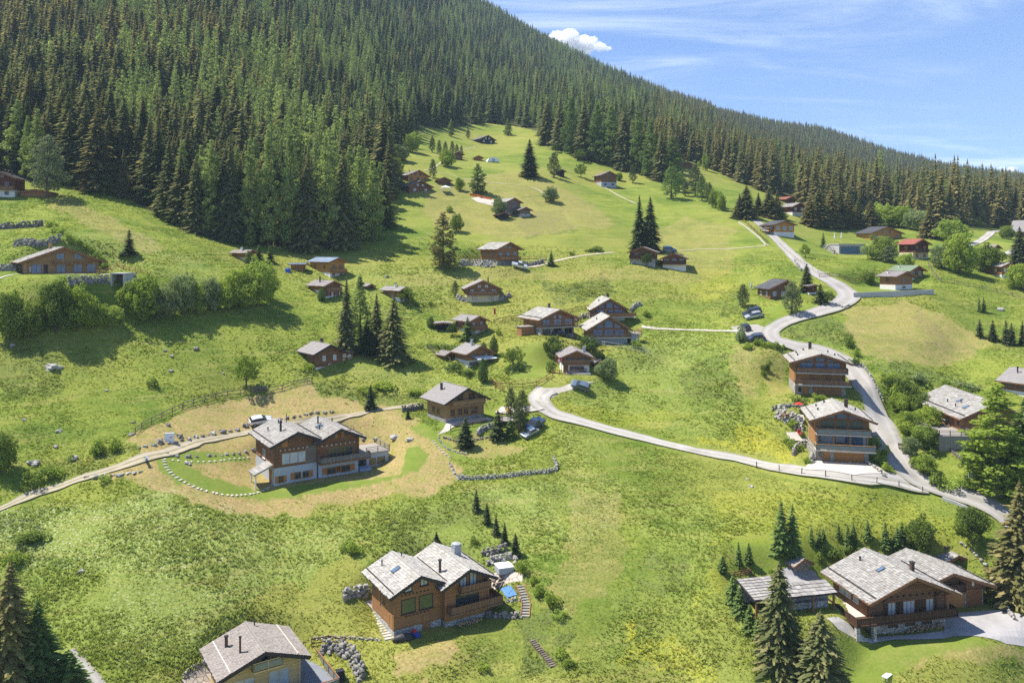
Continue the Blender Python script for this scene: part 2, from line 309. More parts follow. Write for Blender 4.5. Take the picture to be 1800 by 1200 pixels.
def M_leaf(name,c1,c2,trans=.3,tip=None):
    m,t,b=newmat(name); a=t.attr('rnd').outputs['Fac']; oi=t.n('ShaderNodeObjectInfo').outputs['Random']; n=t.noise(worldpos(t),.35,2)
    f=t.math('ADD',t.math('MULTIPLY',a,.5),t.math('ADD',t.math('MULTIPLY',oi,.35),t.math('MULTIPLY',t.math('SUBTRACT',n,.35),.5)),clamp=True)
    c=t.mix(f,c1,c2)
    if tip: c=t.mix(t.math('MULTIPLY',t.ramp(a,.72,.95),.85),c,tip)
    # a leaf reflects its colour and lets about as much of it through
    ct=t.mix(1.0,c,(trans*2.1,trans*2.1,trans*1.6),'MULTIPLY')
    df=t.n('ShaderNodeBsdfDiffuse'); t.set(df,0,c); tr=t.n('ShaderNodeBsdfTranslucent'); t.set(tr,0,ct); mx=t.n('ShaderNodeAddShader')
    t.l.new(df.outputs[0],mx.inputs[0]); t.l.new(tr.outputs[0],mx.inputs[1]); t.l.new(mx.outputs[0],m.node_tree.nodes['Material Output'].inputs[0]); MATS[name]=m
M_leaf('needles_spruce',(.05,.065,.026),(.165,.17,.066),.40,(.20,.175,.08)); M_leaf('needles_brown',(.066,.068,.026),(.20,.182,.068),.40,(.25,.20,.088)); M_leaf('needles_green',(.045,.075,.024),(.145,.195,.055),.42)
M_leaf('needles_larch',(.08,.115,.036),(.235,.275,.085),.40); M_leaf('needles_dark',(.028,.042,.018),(.095,.11,.046),.3); M_leaf('needles_pine',(.05,.07,.036),(.15,.17,.085),.35)
M_leaf('needles_far',(.045,.068,.03),(.135,.155,.062),.40); M_leaf('needles_larch_far',(.06,.095,.038),(.165,.205,.08),.38)
M_leaf('leaves_green',(.065,.105,.018),(.225,.27,.045),.45); M_leaf('leaves_dark',(.04,.068,.016),(.165,.205,.04),.42); M_leaf('leaves_light',(.085,.13,.025),(.25,.30,.06),.42); M_leaf('leaves_grey',(.075,.105,.04),(.20,.235,.10),.38); M_leaf('leaves_hedge',(.035,.065,.018),(.11,.155,.038),.28); M_leaf('leaves_yellow',(.14,.17,.015),(.32,.34,.04),.3)
M_plain('bark',(.12,.085,.06),.35,3,.95,.03); M_plain('bark_grey',(.13,.105,.08),.3,3,.95,.03)
def mt(n): return MATS[n]
# ------------------------------------------------------------------ level plots under the houses (set before anything is laid on the ground)
def pad(px, py, r0, r1, dz=0.0, off=(0,0)):
    P=at(px,py); PADS.append((P.x+off[0],P.y+off[1],r0,r1,P.z+dz)); return P
pad(560,838,9,17,0,(0,5)); pad(815,740,6,12,0,(0,3)); pad(770,1112,6.5,13,.2,(-1,4)); pad(1590,1112,8,16,.1,(1,5)); pad(1700,1085,7,13,0,(0,3))
pad(1478,812,6,14,0,(0,1.5)); pad(1440,694,5,16,.6,(0,1)); pad(110,482,11,20,0,(0,6)); pad(455,1220,5,11,0,(0,1.5)); pad(1390,1060,6,11,.6)
pad(980,589,7,17,0,(0,2)); pad(1080,602,6,16,0,(0,2)); pad(1010,655,4,12,.3,(0,1)); pad(1585,508,8,16,0,(0,5)); pad(1695,764,7,15,.4,(-2,6)); pad(870,468,8,14,0,(0,5))

# ------------------------------------------------------------------ kinds of ground cover, outlined on the ground
def wpoly(pts): return np.array([[*at(x,y)][:2] for x,y in pts])
def inside(P, poly):
    x,y=P[:,0],P[:,1]; c=np.zeros(len(x),bool); n=len(poly); j=n-1
    for i in range(n):
        xi,yi=poly[i]; xj,yj=poly[j]
        c ^= ((yi>y)!=(yj>y)) & (x < (xj-xi)*(y-yi)/(yj-yi+1e-12)+xi); j=i
    return c
ZONES=[('dry',1.0,[(228,768),(250,752),(330,716),(400,697),(510,682),(548,674),(600,700),(640,712),(700,720),(735,735),(765,780),(800,805),(808,845),(760,862),(700,872),(560,896),(460,902),(380,896),(300,872),(245,838),(150,842),(190,822),(250,802)]),
 ('dry',.65,[(770,770),(800,760),(860,770),(925,790),(900,802),(840,805),(800,800)]),
 ('dry',.60,[(1490,545),(1600,530),(1700,575),(1750,600),(1700,628),(1640,640),(1560,636),(1510,610)]),
 ('dry',.5,[(1296,606),(1330,602),(1350,650),(1330,700),(1296,680)]), ('dry',.45,[(1340,612),(1378,616),(1395,690),(1360,700)]),
 ('dry',.6,[(1660,1125),(1800,1135),(1800,1175),(1740,1150),(1600,1165),(1500,1150),(1560,1135)]),
 ('dry',.9,[(690,1150),(740,1135),(800,1130),(820,1150),(740,1200),(680,1200)]),
 ('dry',.35,[(1010,860),(1090,870),(1100,1000),(1040,1060),(990,1100),(960,1050),(1000,950)]),
 ('dry',.35,[(680,480),(860,470),(1100,470),(1280,445),(1290,480),(1200,500),(900,490),(700,500)]),
 ('dry',.45,[(730,330),(900,300),(1050,360),(1080,400),(900,420),(780,400)]),
 ('dry',.4,[(1200,380),(1290,400),(1290,450),(1180,470),(1120,480),(1150,420)]), ('dry',.5,[(60,340),(110,340),(230,400),(300,440),(260,450),(150,400)]),
 ('lawn',1,[(272,800),(300,790),(430,800),(440,812),(330,818),(370,838),(430,856),(490,858),(640,842),(705,832),(716,790),(735,782),(757,800),(735,828),(650,852),(560,868),(460,878),(390,868),(310,850),(278,826)]),
 ('lawn',.9,[(716,752),(745,742),(770,765),(800,790),(830,812),(790,800),(765,780)]), ('lawn',.9,[(770,700),(870,742),(900,745),(880,760),(800,765),(770,750)]),
 ('lawn',.8,[(1470,1118),(1520,1125),(1620,1112),(1680,1105),(1750,1135),(1640,1150),(1560,1200),(1490,1200)]),
 ('lawn',.55,[(1290,940),(1400,930),(1500,960),(1640,965),(1640,1000),(1400,1000),(1290,1000)]), ('lawn',.6,[(880,630),(940,600),(985,640),(975,660),(900,665)]), ('lawn',.6,[(1340,540),(1440,535),(1440,555),(1360,560)]), ('lawn',.7,[(1500,505),(1560,500),(1620,510),(1500,515)]),
 ('lush',.5,[(1060,1060),(1100,970),(1190,960),(1260,1040),(1330,1150),(1340,1200),(1010,1200)]),('lush',.6,[(1150,880),(1290,900),(1260,1000),(1150,960)]),
 ('lush',1,[(-100,900),(300,870),(560,900),(800,870),(940,845),(1000,900),(930,1000),(880,980),(640,1000),(450,1090),(330,1200),(-100,1200)]),
 ('lush',.8,[(1380,570),(1480,545),(1510,620),(1545,640),(1600,660),(1700,660),(1760,680),(1700,690),(1600,780),(1550,660),(1480,620),(1400,600)]),
 ('lush',.7,[(700,610),(860,690),(930,700),(920,660),(780,600)]), ('lush',.8,[(1140,590),(1300,590),(1290,720),(1250,780),(1000,700)]), ('lush',.7,[(520,470),(800,470),(800,530),(690,580),(560,540)]),
 ('white',.75,[(-50,900),(180,860),(330,890),(460,905),(420,960),(330,1010),(200,1000),(60,1010),(-50,980)]), ('white',.4,[(200,1000),(560,910),(620,960),(450,1080),(330,1150),(240,1200),(180,1180)]), ('white',.35,[(820,850),(1000,830),(1130,860),(1090,940),(930,930)]),
 ('white',.3,[(950,750),(1050,770),(1060,830),(960,830)]), ('white',.4,[(100,420),(260,410),(420,500),(330,510)]), ('white',.3,[(1130,590),(1230,600),(1180,680),(1120,660)]), ('white',.3,[(640,620),(870,700),(850,720),(600,650)]),
 ('scrub',.8,[(945,498),(1060,488),(1085,505),(1050,530),(985,538)]),('scrub',.7,[(895,378),(985,368),(1005,402),(930,418)]),('scrub',.75,[(1370,574),(1480,548),(1505,612),(1440,606),(1396,598)]),('scrub',.6,[(1215,640),(1292,615),(1288,705),(1215,700)]),('scrub',.7,[(1590,552),(1612,545),(1668,605),(1630,612)]),('scrub',.55,[(1075,985),(1190,955),(1205,1045),(1090,1065)]),('scrub',.8,[(-20,920),(70,930),(100,985),(0,1000)]),('scrub',.6,[(0,600),(110,610),(90,690),(0,700)]),('scrub',.6,[(1270,500),(1330,495),(1300,560),(1240,545)]),('scrub',.7,[(520,650),(720,690),(720,715),(640,705),(540,675)]),('scrub',.5,[(700,900),(880,870),(860,940),(720,960)]),('scrub',.55,[(100,790),(230,780),(250,800),(60,850)]),('scrub',.7,[(1530,650),(1700,660),(1690,690),(1570,700)]),('scrub',.8,[(930,1060),(1000,1080),(1010,1180),(880,1200),(900,1110)]),
 ('yellow',.42,[(1275,738),(1310,740),(1380,790),(1400,812),(1330,805),(1240,790),(1230,775),(1290,780)]), ('yellow',.6,[(1086,1100),(1108,1100),(1110,1135),(1085,1138)]), ('yellow',.28,[(1110,1150),(1220,1140),(1270,1200),(1080,1200)]), ('yellow',.2,[(1240,1030),(1300,980),(1290,1070),(1250,1090)]),
 ('yellow',.16,[(1250,860),(1640,880),(1700,930),(1620,960),(1380,940),(1240,950)]), ('yellow',.2,[(1220,470),(1290,480),(1290,530),(1230,520)]), ('yellow',.2,[(980,700),(1200,720),(1200,760),(1000,740)])]
FOREST_EDGE=[(-600,300),(0,312),(60,322),(130,326),(190,340),(250,362),(300,388),(350,408),(420,425),(480,434),(540,439),(600,432),(650,420),(684,385),(668,345),(655,302),(690,272),(728,240),(748,224),(790,226),(850,216),(900,222),(945,230),(970,236),(1100,252),(1185,270),(1230,290),(1262,302),(1300,322),(1345,338),(1400,350),(1440,378),(1500,385),(1560,374),(1640,400),(1700,396),(1760,402),(1850,415),(2400,430)]
STAND=[(952,238),(975,252),(1010,272),(1060,288),(1110,300),(1168,320),(1192,308),(1185,265),(1100,245),(1000,225)]
_fe=np.array(FOREST_EDGE,float)
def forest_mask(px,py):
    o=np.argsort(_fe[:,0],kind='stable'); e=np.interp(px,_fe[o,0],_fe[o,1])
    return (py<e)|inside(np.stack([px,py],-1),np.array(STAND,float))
ZW=[(n,v,wpoly(p)) for n,v,p in ZONES]
def zone_values(x,y):
    jx=x+2.4*vnoise(x,y,3.1,31)+1.3*vnoise(x,y,1.1,32)+6*vnoise(x,y,14,33)*np.clip((y-130)/60,0,1); jy=y+2.4*vnoise(x,y,3.3,34)+1.2*vnoise(x,y,1.2,35)
    sx=x+.5*vnoise(x,y,1.5,36); sy=y+.5*vnoise(x,y,1.5,37)
    out={}
    for n,v,p in ZW:
        Q=np.stack([sx,sy],-1) if n=='lawn' else np.stack([jx,jy],-1)
        if n in('white','yellow','lush','scrub'): Q=np.stack([x+7*vnoise(x,y,8,41)+3*vnoise(x,y,2.5,42),y+7*vnoise(x,y,9,43)+3*vnoise(x,y,2.7,44)],-1)
        k=inside(Q,p)*v
        out[n]=np.maximum(out.get(n,0),k)
    px=CX+F*jx/np.maximum(y,20); z=hgt(x,y); py=YH-F*(z-ZC)/np.maximum(y,20)
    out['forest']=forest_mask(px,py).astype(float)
    return out
# one ground sheet, finer near the drone, out to the horizon
nu,nd=640,720
us=np.concatenate([np.linspace(-1.5,-.72,40,endpoint=False),np.linspace(-.72,.72,nu),np.linspace(.72,1.5,41)[1:]]); ds=np.exp(np.linspace(math.log(30),math.log(2300),nd))
U,D=np.meshgrid(us,ds); X=(U*D).ravel(); Y=D.ravel(); Z=hgt(X,Y); NUU=len(us)
me=bpy.data.meshes.new('ground'); nv=len(X); me.vertices.add(nv); me.vertices.foreach_set('co',np.stack([X,Y,Z],-1).ravel())
ii=(np.arange(nd-1)[:,None]*NUU+np.arange(NUU-1)[None]).ravel(); Q=np.stack([ii,ii+1,ii+NUU+1,ii+NUU],-1).astype(np.int32)
me.loops.add(Q.size); me.loops.foreach_set('vertex_index',Q.ravel()); me.polygons.add(len(Q)); me.polygons.foreach_set('loop_start',np.arange(0,Q.size,4,dtype=np.int32))
me.polygons.foreach_set('use_smooth',np.ones(len(Q),bool)); me.update(calc_edges=True); me.validate()
zv=zone_values(X,Y)
for k in ('dry','lawn','yellow','white','forest','lush','scrub'):
    a=me.attributes.new(k,'FLOAT','POINT'); a.data.foreach_set('value',np.asarray(zv[k],np.float32))
me.materials.append(mt('meadow')); tag(link('ground',me),kind='structure')

# ------------------------------------------------------------------ roads, lanes and paved areas laid on the ground
RIBBONS=[]   # world polyline, half width (grass keeps off them)
def resample(W, step):
    out=[W[0]]
    # Catmull-Rom through the points
    n=len(W)
    for i in range(n-1):
        p0=W[max(i-1,0)];p1=W[i];p2=W[i+1];p3=W[min(i+2,n-1)]; k=max(2,int((p2-p1).length/step))
        for j in range(1,k+1):
            t=j/k; out.append(.5*((2*p1)+(p2-p0)*t+(2*p0-5*p1+4*p2-p3)*t*t+(3*p1-p0-3*p2+p3)*t**3))
    return out
def path_world(pts): return [Vector((*at(x,y)[:2],)) for x,y in pts]
def ribbon(name, pts, width, material, off=.07, kind='structure', step=1.0, wvar=.0):
    W=resample(path_world(pts),step); n=len(W); ws=width if isinstance(width,(list,tuple)) else [width]*len(pts)
    RIBBONS.append((np.array([[p.x,p.y] for p in W]), max(ws)/2)); K=9 if max(ws)>2 else 5; V=[];A=[]
    for i,p in enumerate(W):
        d=(W[min(i+1,n-1)]-W[max(i-1,0)]).normalized(); nr=Vector((-d.y,d.x)); f=i/(n-1)*(len(ws)-1); j=min(int(f),len(ws)-2) if len(ws)>1 else 0; w=ws[j]+(ws[min(j+1,len(ws)-1)]-ws[j])*(f-j)
        for k in range(K):
            s=-1+2*k/(K-1); e=wvar*float(vnoise(p.x*1.0,p.y*1.0,2.2,77+(s>0))[()]) if abs(s)==1 else 0
            V.append((p+nr*(s*w/2+e)).to_tuple()); A.append(s)
    V=np.array(V); z=hgt(V[:,0],V[:,1]); z=np.maximum(z, z); 
    z2=z.reshape(n,K); mid=z2.mean(1); z2=np.maximum(z2*.6+mid[:,None]*.4, z2-.015)+off
    fs=[(i*K+k,i*K+k+1,(i+1)*K+k+1,(i+1)*K+k) for i in range(n-1) for k in range(K-1)]
    me=bpy.data.meshes.new(name); me.from_pydata(np.c_[V,z2.ravel()].tolist(),[],[f[::-1] for f in fs]); a=me.attributes.new('across','FLOAT','POINT'); a.data.foreach_set('value',A)
    me.polygons.foreach_set('use_smooth',np.ones(len(fs),bool)); me.materials.append(mt(material)); o=link(name,me)
    if kind: tag(o,kind=kind)
    return o
SHEETS=[]
def sheet(name, pts, material, off=.05, maxe=1.2, kind='structure', z=None, thick=0.0):
    W=[at(x,y) for x,y in pts] if z is None else [at_z(x,y,z) for x,y in pts]; SHEETS.append(np.array([[p.x,p.y] for p in W]))
    bm=bmesh.new(); bm.faces.new([bm.verts.new(p) for p in W]); bmesh.ops.triangulate(bm,faces=bm.faces[:])
    for _ in range(7):
        es=[e for e in bm.edges if e.calc_length()>maxe]
        if not es: break
        bmesh.ops.subdivide_edges(bm,edges=es,cuts=1); bmesh.ops.triangulate(bm,faces=bm.faces[:])
    if z is None:
        zz=hgt([v.co.x for v in bm.verts],[v.co.y for v in bm.verts])
        for v,q in zip(bm.verts,zz): v.co.z=q+off
    bm.normal_update()
    for f in bm.faces:
        if f.normal.z<0: f.normal_flip()
    if thick:
        g=bmesh.ops.extrude_face_region(bm,geom=bm.faces[:]); 
        for e in g['geom']:
            if isinstance(e,bmesh.types.BMVert): e.co.z-=thick
        bmesh.ops.recalc_face_normals(bm,faces=bm.faces[:])
    me=bpy.data.meshes.new(name); bm.to_mesh(me); bm.free(); me.materials.append(mt(material)); o=link(name,me)
    if kind: tag(o,kind=kind)
    return o
ribbon('road',[(1322,384),(1345,402),(1365,421),(1390,445),(1412,466),(1442,484),(1474,502),(1492,519),(1476,535),(1436,549),(1392,561),(1366,572),(1354,584),(1364,598),(1398,608),(1444,618),(1484,638),(1512,668),(1532,705),(1552,750),(1574,800),(1600,834),(1650,858),(1705,875),(1752,897),(1800,935)],[3.6,3.6,3.6,3.8,3.8,3.8,4.2,4.6,4.6,4.6,5.2,5.8,5.8,5.4,4.6,4.2,4.0,4.0,4.2,4.4,4.6,5.2,5.2,5.0,5.0,5],'asphalt',.07,wvar=.45)
ribbon('lane',[(1625,856),(1580,846),(1500,838),(1420,828),(1330,814),(1240,796),(1150,775),(1080,757),(1020,741),(978,729),(954,713),(947,698),(962,684)],[4.2,3.4,3.2,3,2.8,2.7,2.6,2.6,2.7,3.0,3.6,4.5,5],'lane',.065,wvar=.45)
sheet('parking_area',[(938,690),(950,682),(985,681),(1010,672),(1045,672),(1010,684),(985,690),(968,700),(962,712),(945,718),(940,705)],'gravel',.06)
ribbon('dirt_track',[(950,714),(930,719),(905,722),(875,721)],[3,2.6,2.4,2],'lane',.065,wvar=.2)
ribbon('dirt_track',[(735,712),(700,716),(640,725),(560,741),(450,757),(360,774),(290,796),(215,818),(150,838),(100,856),(50,872),(-30,905),(-200,960),(-420,1000)],[1.1,1.2,1.4,1.5,1.6,1.7,2.7,3.0,1.9,1.5,1.3,1.2,1.2,1.2],'dirt',.05,wvar=.6)
ribbon('gravel_path',[(1128,574),(1160,578),(1220,580),(1290,582),(1322,581)],1.1,'gravel',.07,wvar=.4)
sheet('parking_area',[(1285,574),(1330,570),(1350,578),(1362,602),(1335,600),(1322,590),(1296,590)],'asphalt',.05)
ribbon('gravel_path',[(925,469),(950,466),(975,459),(1020,450),(1080,444)],[1.8,1.4,1.1,1.0,.7],'trail',.05,wvar=.6)
ribbon('gravel_path',[(1195,441),(1235,438),(1290,437),(1335,433),(1352,430)],.8,'trail',.07,wvar=.4)
ribbon('trail',[(1064,330),(1088,344),(1118,358)],.9,'trail',.07,wvar=.5); ribbon('trail',[(836,258),(800,268),(770,290),(745,300)],.6,'trail',.07,wvar=.5)
ribbon('trail',[(760,300),(850,320),(935,330),(960,345)],.5,'trail',.06,wvar=.5); 
ribbon('gravel_path',[(1700,432),(1722,424),(1738,413),(1750,407),(1775,403)],3.2,'lane',.08); ribbon('road',[(1770,447),(1785,440),(1810,430)],3.2,'lane',.08)
ribbon('gravel_path',[(-40,505),(224,502)],1.7,'gravel',.06,wvar=.2)
ribbon('road',[(112,1150),(130,1168),(155,1196),(190,1245)],2.6,'asphalt',.06,wvar=.3)
sheet('driveway',[(1426,810),(1530,815),(1560,834),(1500,836),(1415,826)],'flagstone',.13)
sheet('driveway',[(1660,1080),(1690,1077),(1760,1071),(1830,1100),(1830,1145),(1770,1132),(1715,1118),(1660,1119)],'gravel_grey',.08)
sheet('pavement',[(1515,1122),(1535,1120),(1665,1108),(1715,1110),(1660,1122),(1575,1124),(1532,1131)],'gravel_grey',.06)
sheet('pavement',[(1452,1086),(1474,1084),(1512,1112),(1528,1127),(1516,1128),(1474,1106)],'flagstone',.05)
sheet('path',[(780,753),(788,741),(800,748),(788,758),(768,765)],'flagstone',.06)
sheet('scree',[(828,349),(845,346),(868,352),(866,362),(840,356)],'gravel',.1)
def near_ribbon(x,y,extra=.3):
    m=np.zeros(len(x),bool)
    for P,hw in RIBBONS:
        bb=(x>P[:,0].min()-8)&(x<P[:,0].max()+8)&(y>P[:,1].min()-8)&(y<P[:,1].max()+8); k=np.nonzero(bb)[0]
        if len(k)==0: continue
        d=np.full(len(k),1e9)
        for i in range(0,len(P)): d=np.minimum(d,np.hypot(x[k]-P[i,0],y[k]-P[i,1]))
        m[k]|=d<hw+extra+.25
    for P in SHEETS: m|=inside(np.stack([x,y],-1),P)
    return m
# ------------------------------------------------------------------ trees: a few crowns and trunks, copied to every tree
def conifer(seed,H,Rr,levels,per,seg,droop=.35,z0=.06,profile='cone',airy=0.0,up=0.0,wk=.34):
    rr=random.Random(seed); M=MB()
    for i in range(levels):
        t=(i+rr.random()*.8)/levels; z=H*(z0+(1-z0)*t*.985)
        pr={'cone':(1-t)**(.62+.09*(seed%4)),'larch':min(1,.55+1.6*t)*(1-t)**.6,'narrow':(1-t)**.7}[profile]
        r=Rr*pr*(.72+.45*rr.random())+.12
        n=max(4,int(per*(.45+.75*pr)))
        a0=rr.random()*6.28
        for b in range(n):
            if rr.random()<airy: continue
            a=a0+2*math.pi*b/n+rr.uniform(-.35,.35); L=r*(.62+.5*rr.random()); ca,sa=math.cos(a),math.sin(a); dr=droop*(.6+.8*rr.random()); zz=z+rr.uniform(-.4,.4)*H/levels; tint=rr.random()
            prev=None
            for k in range(seg+1):
                f=k/seg; p=Vector((ca*L*f,sa*L*f,zz-dr*L*(f**1.3)+up*L*f*f))
                if prev is not None:
                    f0=(k-1)/seg; w=(wk*L*(1.05-f0)+.10)*(.7+.6*rr.random()); w2=(wk*L*(1.05-f)+.06)*(.7+.6*rr.random())
                    for s in (-1,1):
                        o=Vector((-sa*s,ca*s,0)); dn=rr.uniform(.35,.8); q=Vector((rr.uniform(-.08,.08)*L,rr.uniform(-.08,.08)*L,0))
                        M.poly([prev,p,p+o*w2+Vector((ca*.15*L/seg,sa*.15*L/seg,-w2*dn)),prev+o*w+Vector((0,0,-w*dn))+q],0,min(1,max(0,tint+rr.uniform(-.25,.25))))
                prev=p
    # leader
    for a in range(3):
        c,s=math.cos(a*2.1),math.sin(a*2.1); M.poly([(0,0,H*1.02),(c*.03*H**.8,s*.03*H**.8,H*.93),(-s*.02*H**.8,c*.02*H**.8,H*.92)],0,rr.random())
    return M
def larch_crown(seed,H,Rr,leaf,dens,z0=.14,n=90):
    rr=random.Random(seed); L=[]; M=MB(); a=rr.random()*6
    for i in range(n):
        t=(i+rr.random())/n; pr=min(1,.55+1.6*t)*(1-t)**(.62+.16*rr.random()); a+=2.4+rr.uniform(-.5,.5); rad=Rr*pr*rr.uniform(.30,.95); s=Rr*(.09+.17*rr.random())*(.35+.75*pr)+.10
        L.append((math.cos(a)*rad,math.sin(a)*rad,H*(z0+(1-z0)*t*.97)-.1*rad,s*1.25,s*1.25,s*rr.uniform(.6,1.0)))
    L.append((0,0,H*.985,.14*Rr,.14*Rr,H*.035)); leaf_lumps(M,L,leaf,dens,seed)
    for i in range(int(n*.15)):   # bare twigs and trunk show through
        t=rr.random()*.7; q=rr.uniform(0,6.28); r=Rr*(1-t)*.6; M.tube([(0,0,H*(z0+.8*t)),(math.cos(q)*r,math.sin(q)*r,H*(z0+.8*t)+.1*r)],[.05,.02],3)
    return M
def trunk_mesh(H,r,top=.93,n=7,limbs=None):
    M=MB(); M.tube([(0,0,-1.2),(0,0,0),(0.02*H*.1,0,H*.35),(0,0.02*H*.1,H*.7),(0,0,H*top)],[r*1.3,r*1.05,r*.75,r*.42,r*.08],n)
    for p,q,w in (limbs or []): M.tube([p,(Vector(p)+Vector(q))/2+Vector((0,0,.1)),q],[w,w*.7,w*.3],5)
    return M
def leaf_lumps(M,lumps,leaf,dens,seed,flat=1.0):
    rr=random.Random(seed)
    for (cx,cy,cz,rx,ry,rz) in lumps:
        n=int(dens*(rx*ry+ry*rz+rx*rz)/3/leaf**2); lt=rr.uniform(-.25,.25)
        for _ in range(n):
            u=rr.uniform(-1,1); a=rr.uniform(0,6.283); q=math.sqrt(1-u*u); d=Vector((q*math.cos(a),q*math.sin(a),u)); k=.62+.42*rr.random()**.6
            p=Vector((cx+d.x*rx*k,cy+d.y*ry*k,cz+d.z*rz*k)); nrm=(d+Vector((rr.uniform(-.8,.8),rr.uniform(-.8,.8),rr.uniform(-.5,.9)))).normalized()
            e=nrm.orthogonal().normalized(); g=nrm.cross(e); an=rr.uniform(0,6.28); e,g=e*math.cos(an)+g*math.sin(an),g*math.cos(an)-e*math.sin(an); s=leaf*(.55+.8*rr.random())
            M.poly([p-e*s*.5,p+g*s*.32,p+e*s*.55,p-g*s*.32],0,min(1,max(0,rr.random()*.8+.1+lt)))
def leafy(seed,H,Rr,nl=12,leaf=.45,dens=7,stem=.25,dome=.0):
    rr=random.Random(seed); L=[]; limbs=[]
    for i in range(nl):
        t=(i+.5)/nl; z=H*(stem+(1-stem)*(.12+.74*t)); env=math.sin(math.pi*min(1,.18+.74*t))**.7; a=i*2.4+rr.random()*.8; rad=Rr*env*(.35+.35*rr.random()) if i<nl-1 else .1
        s=Rr*(.22+.30*rr.random())*(.65+.45*env); rad*=1.25; L.append((math.cos(a)*rad,math.sin(a)*rad,z,s,s*rr.uniform(.85,1.15),s*rr.uniform(.75,1.05)))
        limbs.append(((0,0,H*(stem*.7+.35*t*(1-stem))),(math.cos(a)*rad*.8,math.sin(a)*rad*.8,z),.05*Rr*.5))
    for i in range(16):   # stray sprigs beyond the main masses
        a=rr.uniform(0,6.28); q=rr.random(); z=H*(stem+.1+(.9-stem)*q); r=Rr*math.sin(math.pi*min(1,.2+.72*q))**.7*rr.uniform(.85,1.15); s=Rr*rr.uniform(.10,.20); L.append((math.cos(a)*r,math.sin(a)*r,z,s,s,s*1.2))
    M=MB(); leaf_lumps(M,L,leaf,dens,seed); return M,trunk_mesh(H,.035*H**.9*.8,.7,7,limbs)
def pine(seed,H,Rr):
    rr=random.Random(seed); L=[]
    n=26
    for i in range(n):
        t=(i+.5)/n; pr=(1-t)**.55*min(1,.5+2*t); a=i*2.399; rad=Rr*pr*(.55+.25*rr.random()); s=Rr*(.26+.13*rr.random())*(.55+.55*pr); L.append((math.cos(a)*rad,math.sin(a)*rad,H*(.12+.82*t),s,s,s*.8))
    M=MB(); leaf_lumps(M,L,.46,20,seed); return M,trunk_mesh(H,.02*H,.9)
def column(seed,H,Rr,leaf=.22):
    M=MB(); rr=random.Random(seed); n=9; L=[(rr.uniform(-.1,.1)*Rr,rr.uniform(-.1,.1)*Rr,H*(.12+.8*i/(n-1)),Rr*max(.18,math.sin(math.pi*(.28+.66*i/(n-1)))**.8),Rr*max(.18,math.sin(math.pi*(.28+.66*i/(n-1)))**.8),H/n*.95) for i in range(n)]
    leaf_lumps(M,L,leaf,22,seed); return M,trunk_mesh(H,.05*H**.5,.7)
PROTO={}
def proto(k,crown,trunk,H,Rr,mat,bark='bark'): PROTO.setdefault(k,[]).append((crown.mesh(k+'_crown',mt(mat)),trunk.mesh(k+'_trunk',mt(bark)),H,Rr))
for s in range(4): proto('spruce',conifer(100+s,20,4.1,58,17,6,.40,.04,wk=.17),trunk_mesh(20,.28),20,4.3,'needles_spruce')
for s in range(3): proto('sapling',conifer(140+s,6,1.45,28,11,4,.25,.02,wk=.24),trunk_mesh(6,.08),6,1.45,'needles_green')
for s in range(3): proto('larch',larch_crown(160+s,20,3.4,.40,26,.07),trunk_mesh(20,.24),20,3.6,'needles_larch','bark_grey')
for s in range(2): proto('pine',*pine(180+s,16,4.6),16,4.6,'needles_pine')
for s in range(4): proto('leafy',*leafy(200+s,8,3.4,26,.38,22,.05),8,3.4,'leaves_green')
for s in range(2): proto('round',*leafy(220+s,6,2.3,12,.28,24,.20),6,2.2,'leaves_hedge')
for s in range(4):
    M=MB(); rr=random.Random(240+s); L=[(rr.uniform(-.9,.9),rr.uniform(-.9,.9),rr.uniform(.3,1.25),rr.uniform(.45,.8),rr.uniform(.45,.8),rr.uniform(.45,.75)) for _ in range(8)]
    leaf_lumps(M,L,.30,20,240+s); proto('bush',M,trunk_mesh(1.2,.05),2,1.5,'leaves_green')
for s in range(2): proto('thuja',*column(260+s,5,1.2),5,1.2,'leaves_hedge')
FARP={}
for s in range(6): FARP.setdefault('spruce',[]).append((conifer(300+s,24,4.7,30,11,2,.40,.08,wk=.28),trunk_mesh(24,.28,.9,5),24))
for s in range(3): FARP.setdefault('larch',[]).append((larch_crown(320+s,24,4.2,.72,17,.10,48),trunk_mesh(24,.26,.9,5),24))
def joined(c,t,name,m1,m2):
    M=MB(); M.v=c.v+t.v; o=len(c.v); M.f=c.f+[tuple(o+i for i in f) for f in t.f]; M.m=c.m+[1]*len(t.f); M.r=c.r+t.r; return M.mesh(name,[mt(m1),mt(m2)])
TREE_N=[0]
CATS={'spruce':('spruce_tree','tree'),'sapling':('young_spruce','tree'),'larch':('larch_tree','tree'),'pine':('pine_tree','tree'),'leafy':('leafy_tree','tree'),'round':('leafy_tree','tree'),'bush':('bush','bush'),'thuja':('thuja_tree','tree')}
PLOTS=[]
def tree(kind,px,by,ty,w=None,label=None,group=None,mat=None,P=None,h=None):
    P=P or at(px,by); H=h or (by-ty)*mpx(P); TREE_N[0]+=1; n=TREE_N[0]; rr=random.Random(n*7+3); vs=PROTO[kind]; c,t,pH,pR=vs[n%len(vs)]
    sz=H/pH; sx=sz if w is None else (w*mpx(P)/2)/pR*(1.22 if kind in('spruce','larch','sapling') else 1.0)
    root=empty(CATS[kind][0],P-Vector((0,0,.05)),rr.uniform(0,6.28),(sx,sx*rr.uniform(.92,1.08),sz)); tag(root,label,CATS[kind][1],group)
    co=link('foliage' if kind=='bush' else 'crown',c,root)
    if kind!='bush': link('trunk',t,root)
    if mat: co.material_slots[0].link='OBJECT'; co.material_slots[0].material=mt(mat)
    PLOTS.append((P.x,P.y)); return root
T=tree
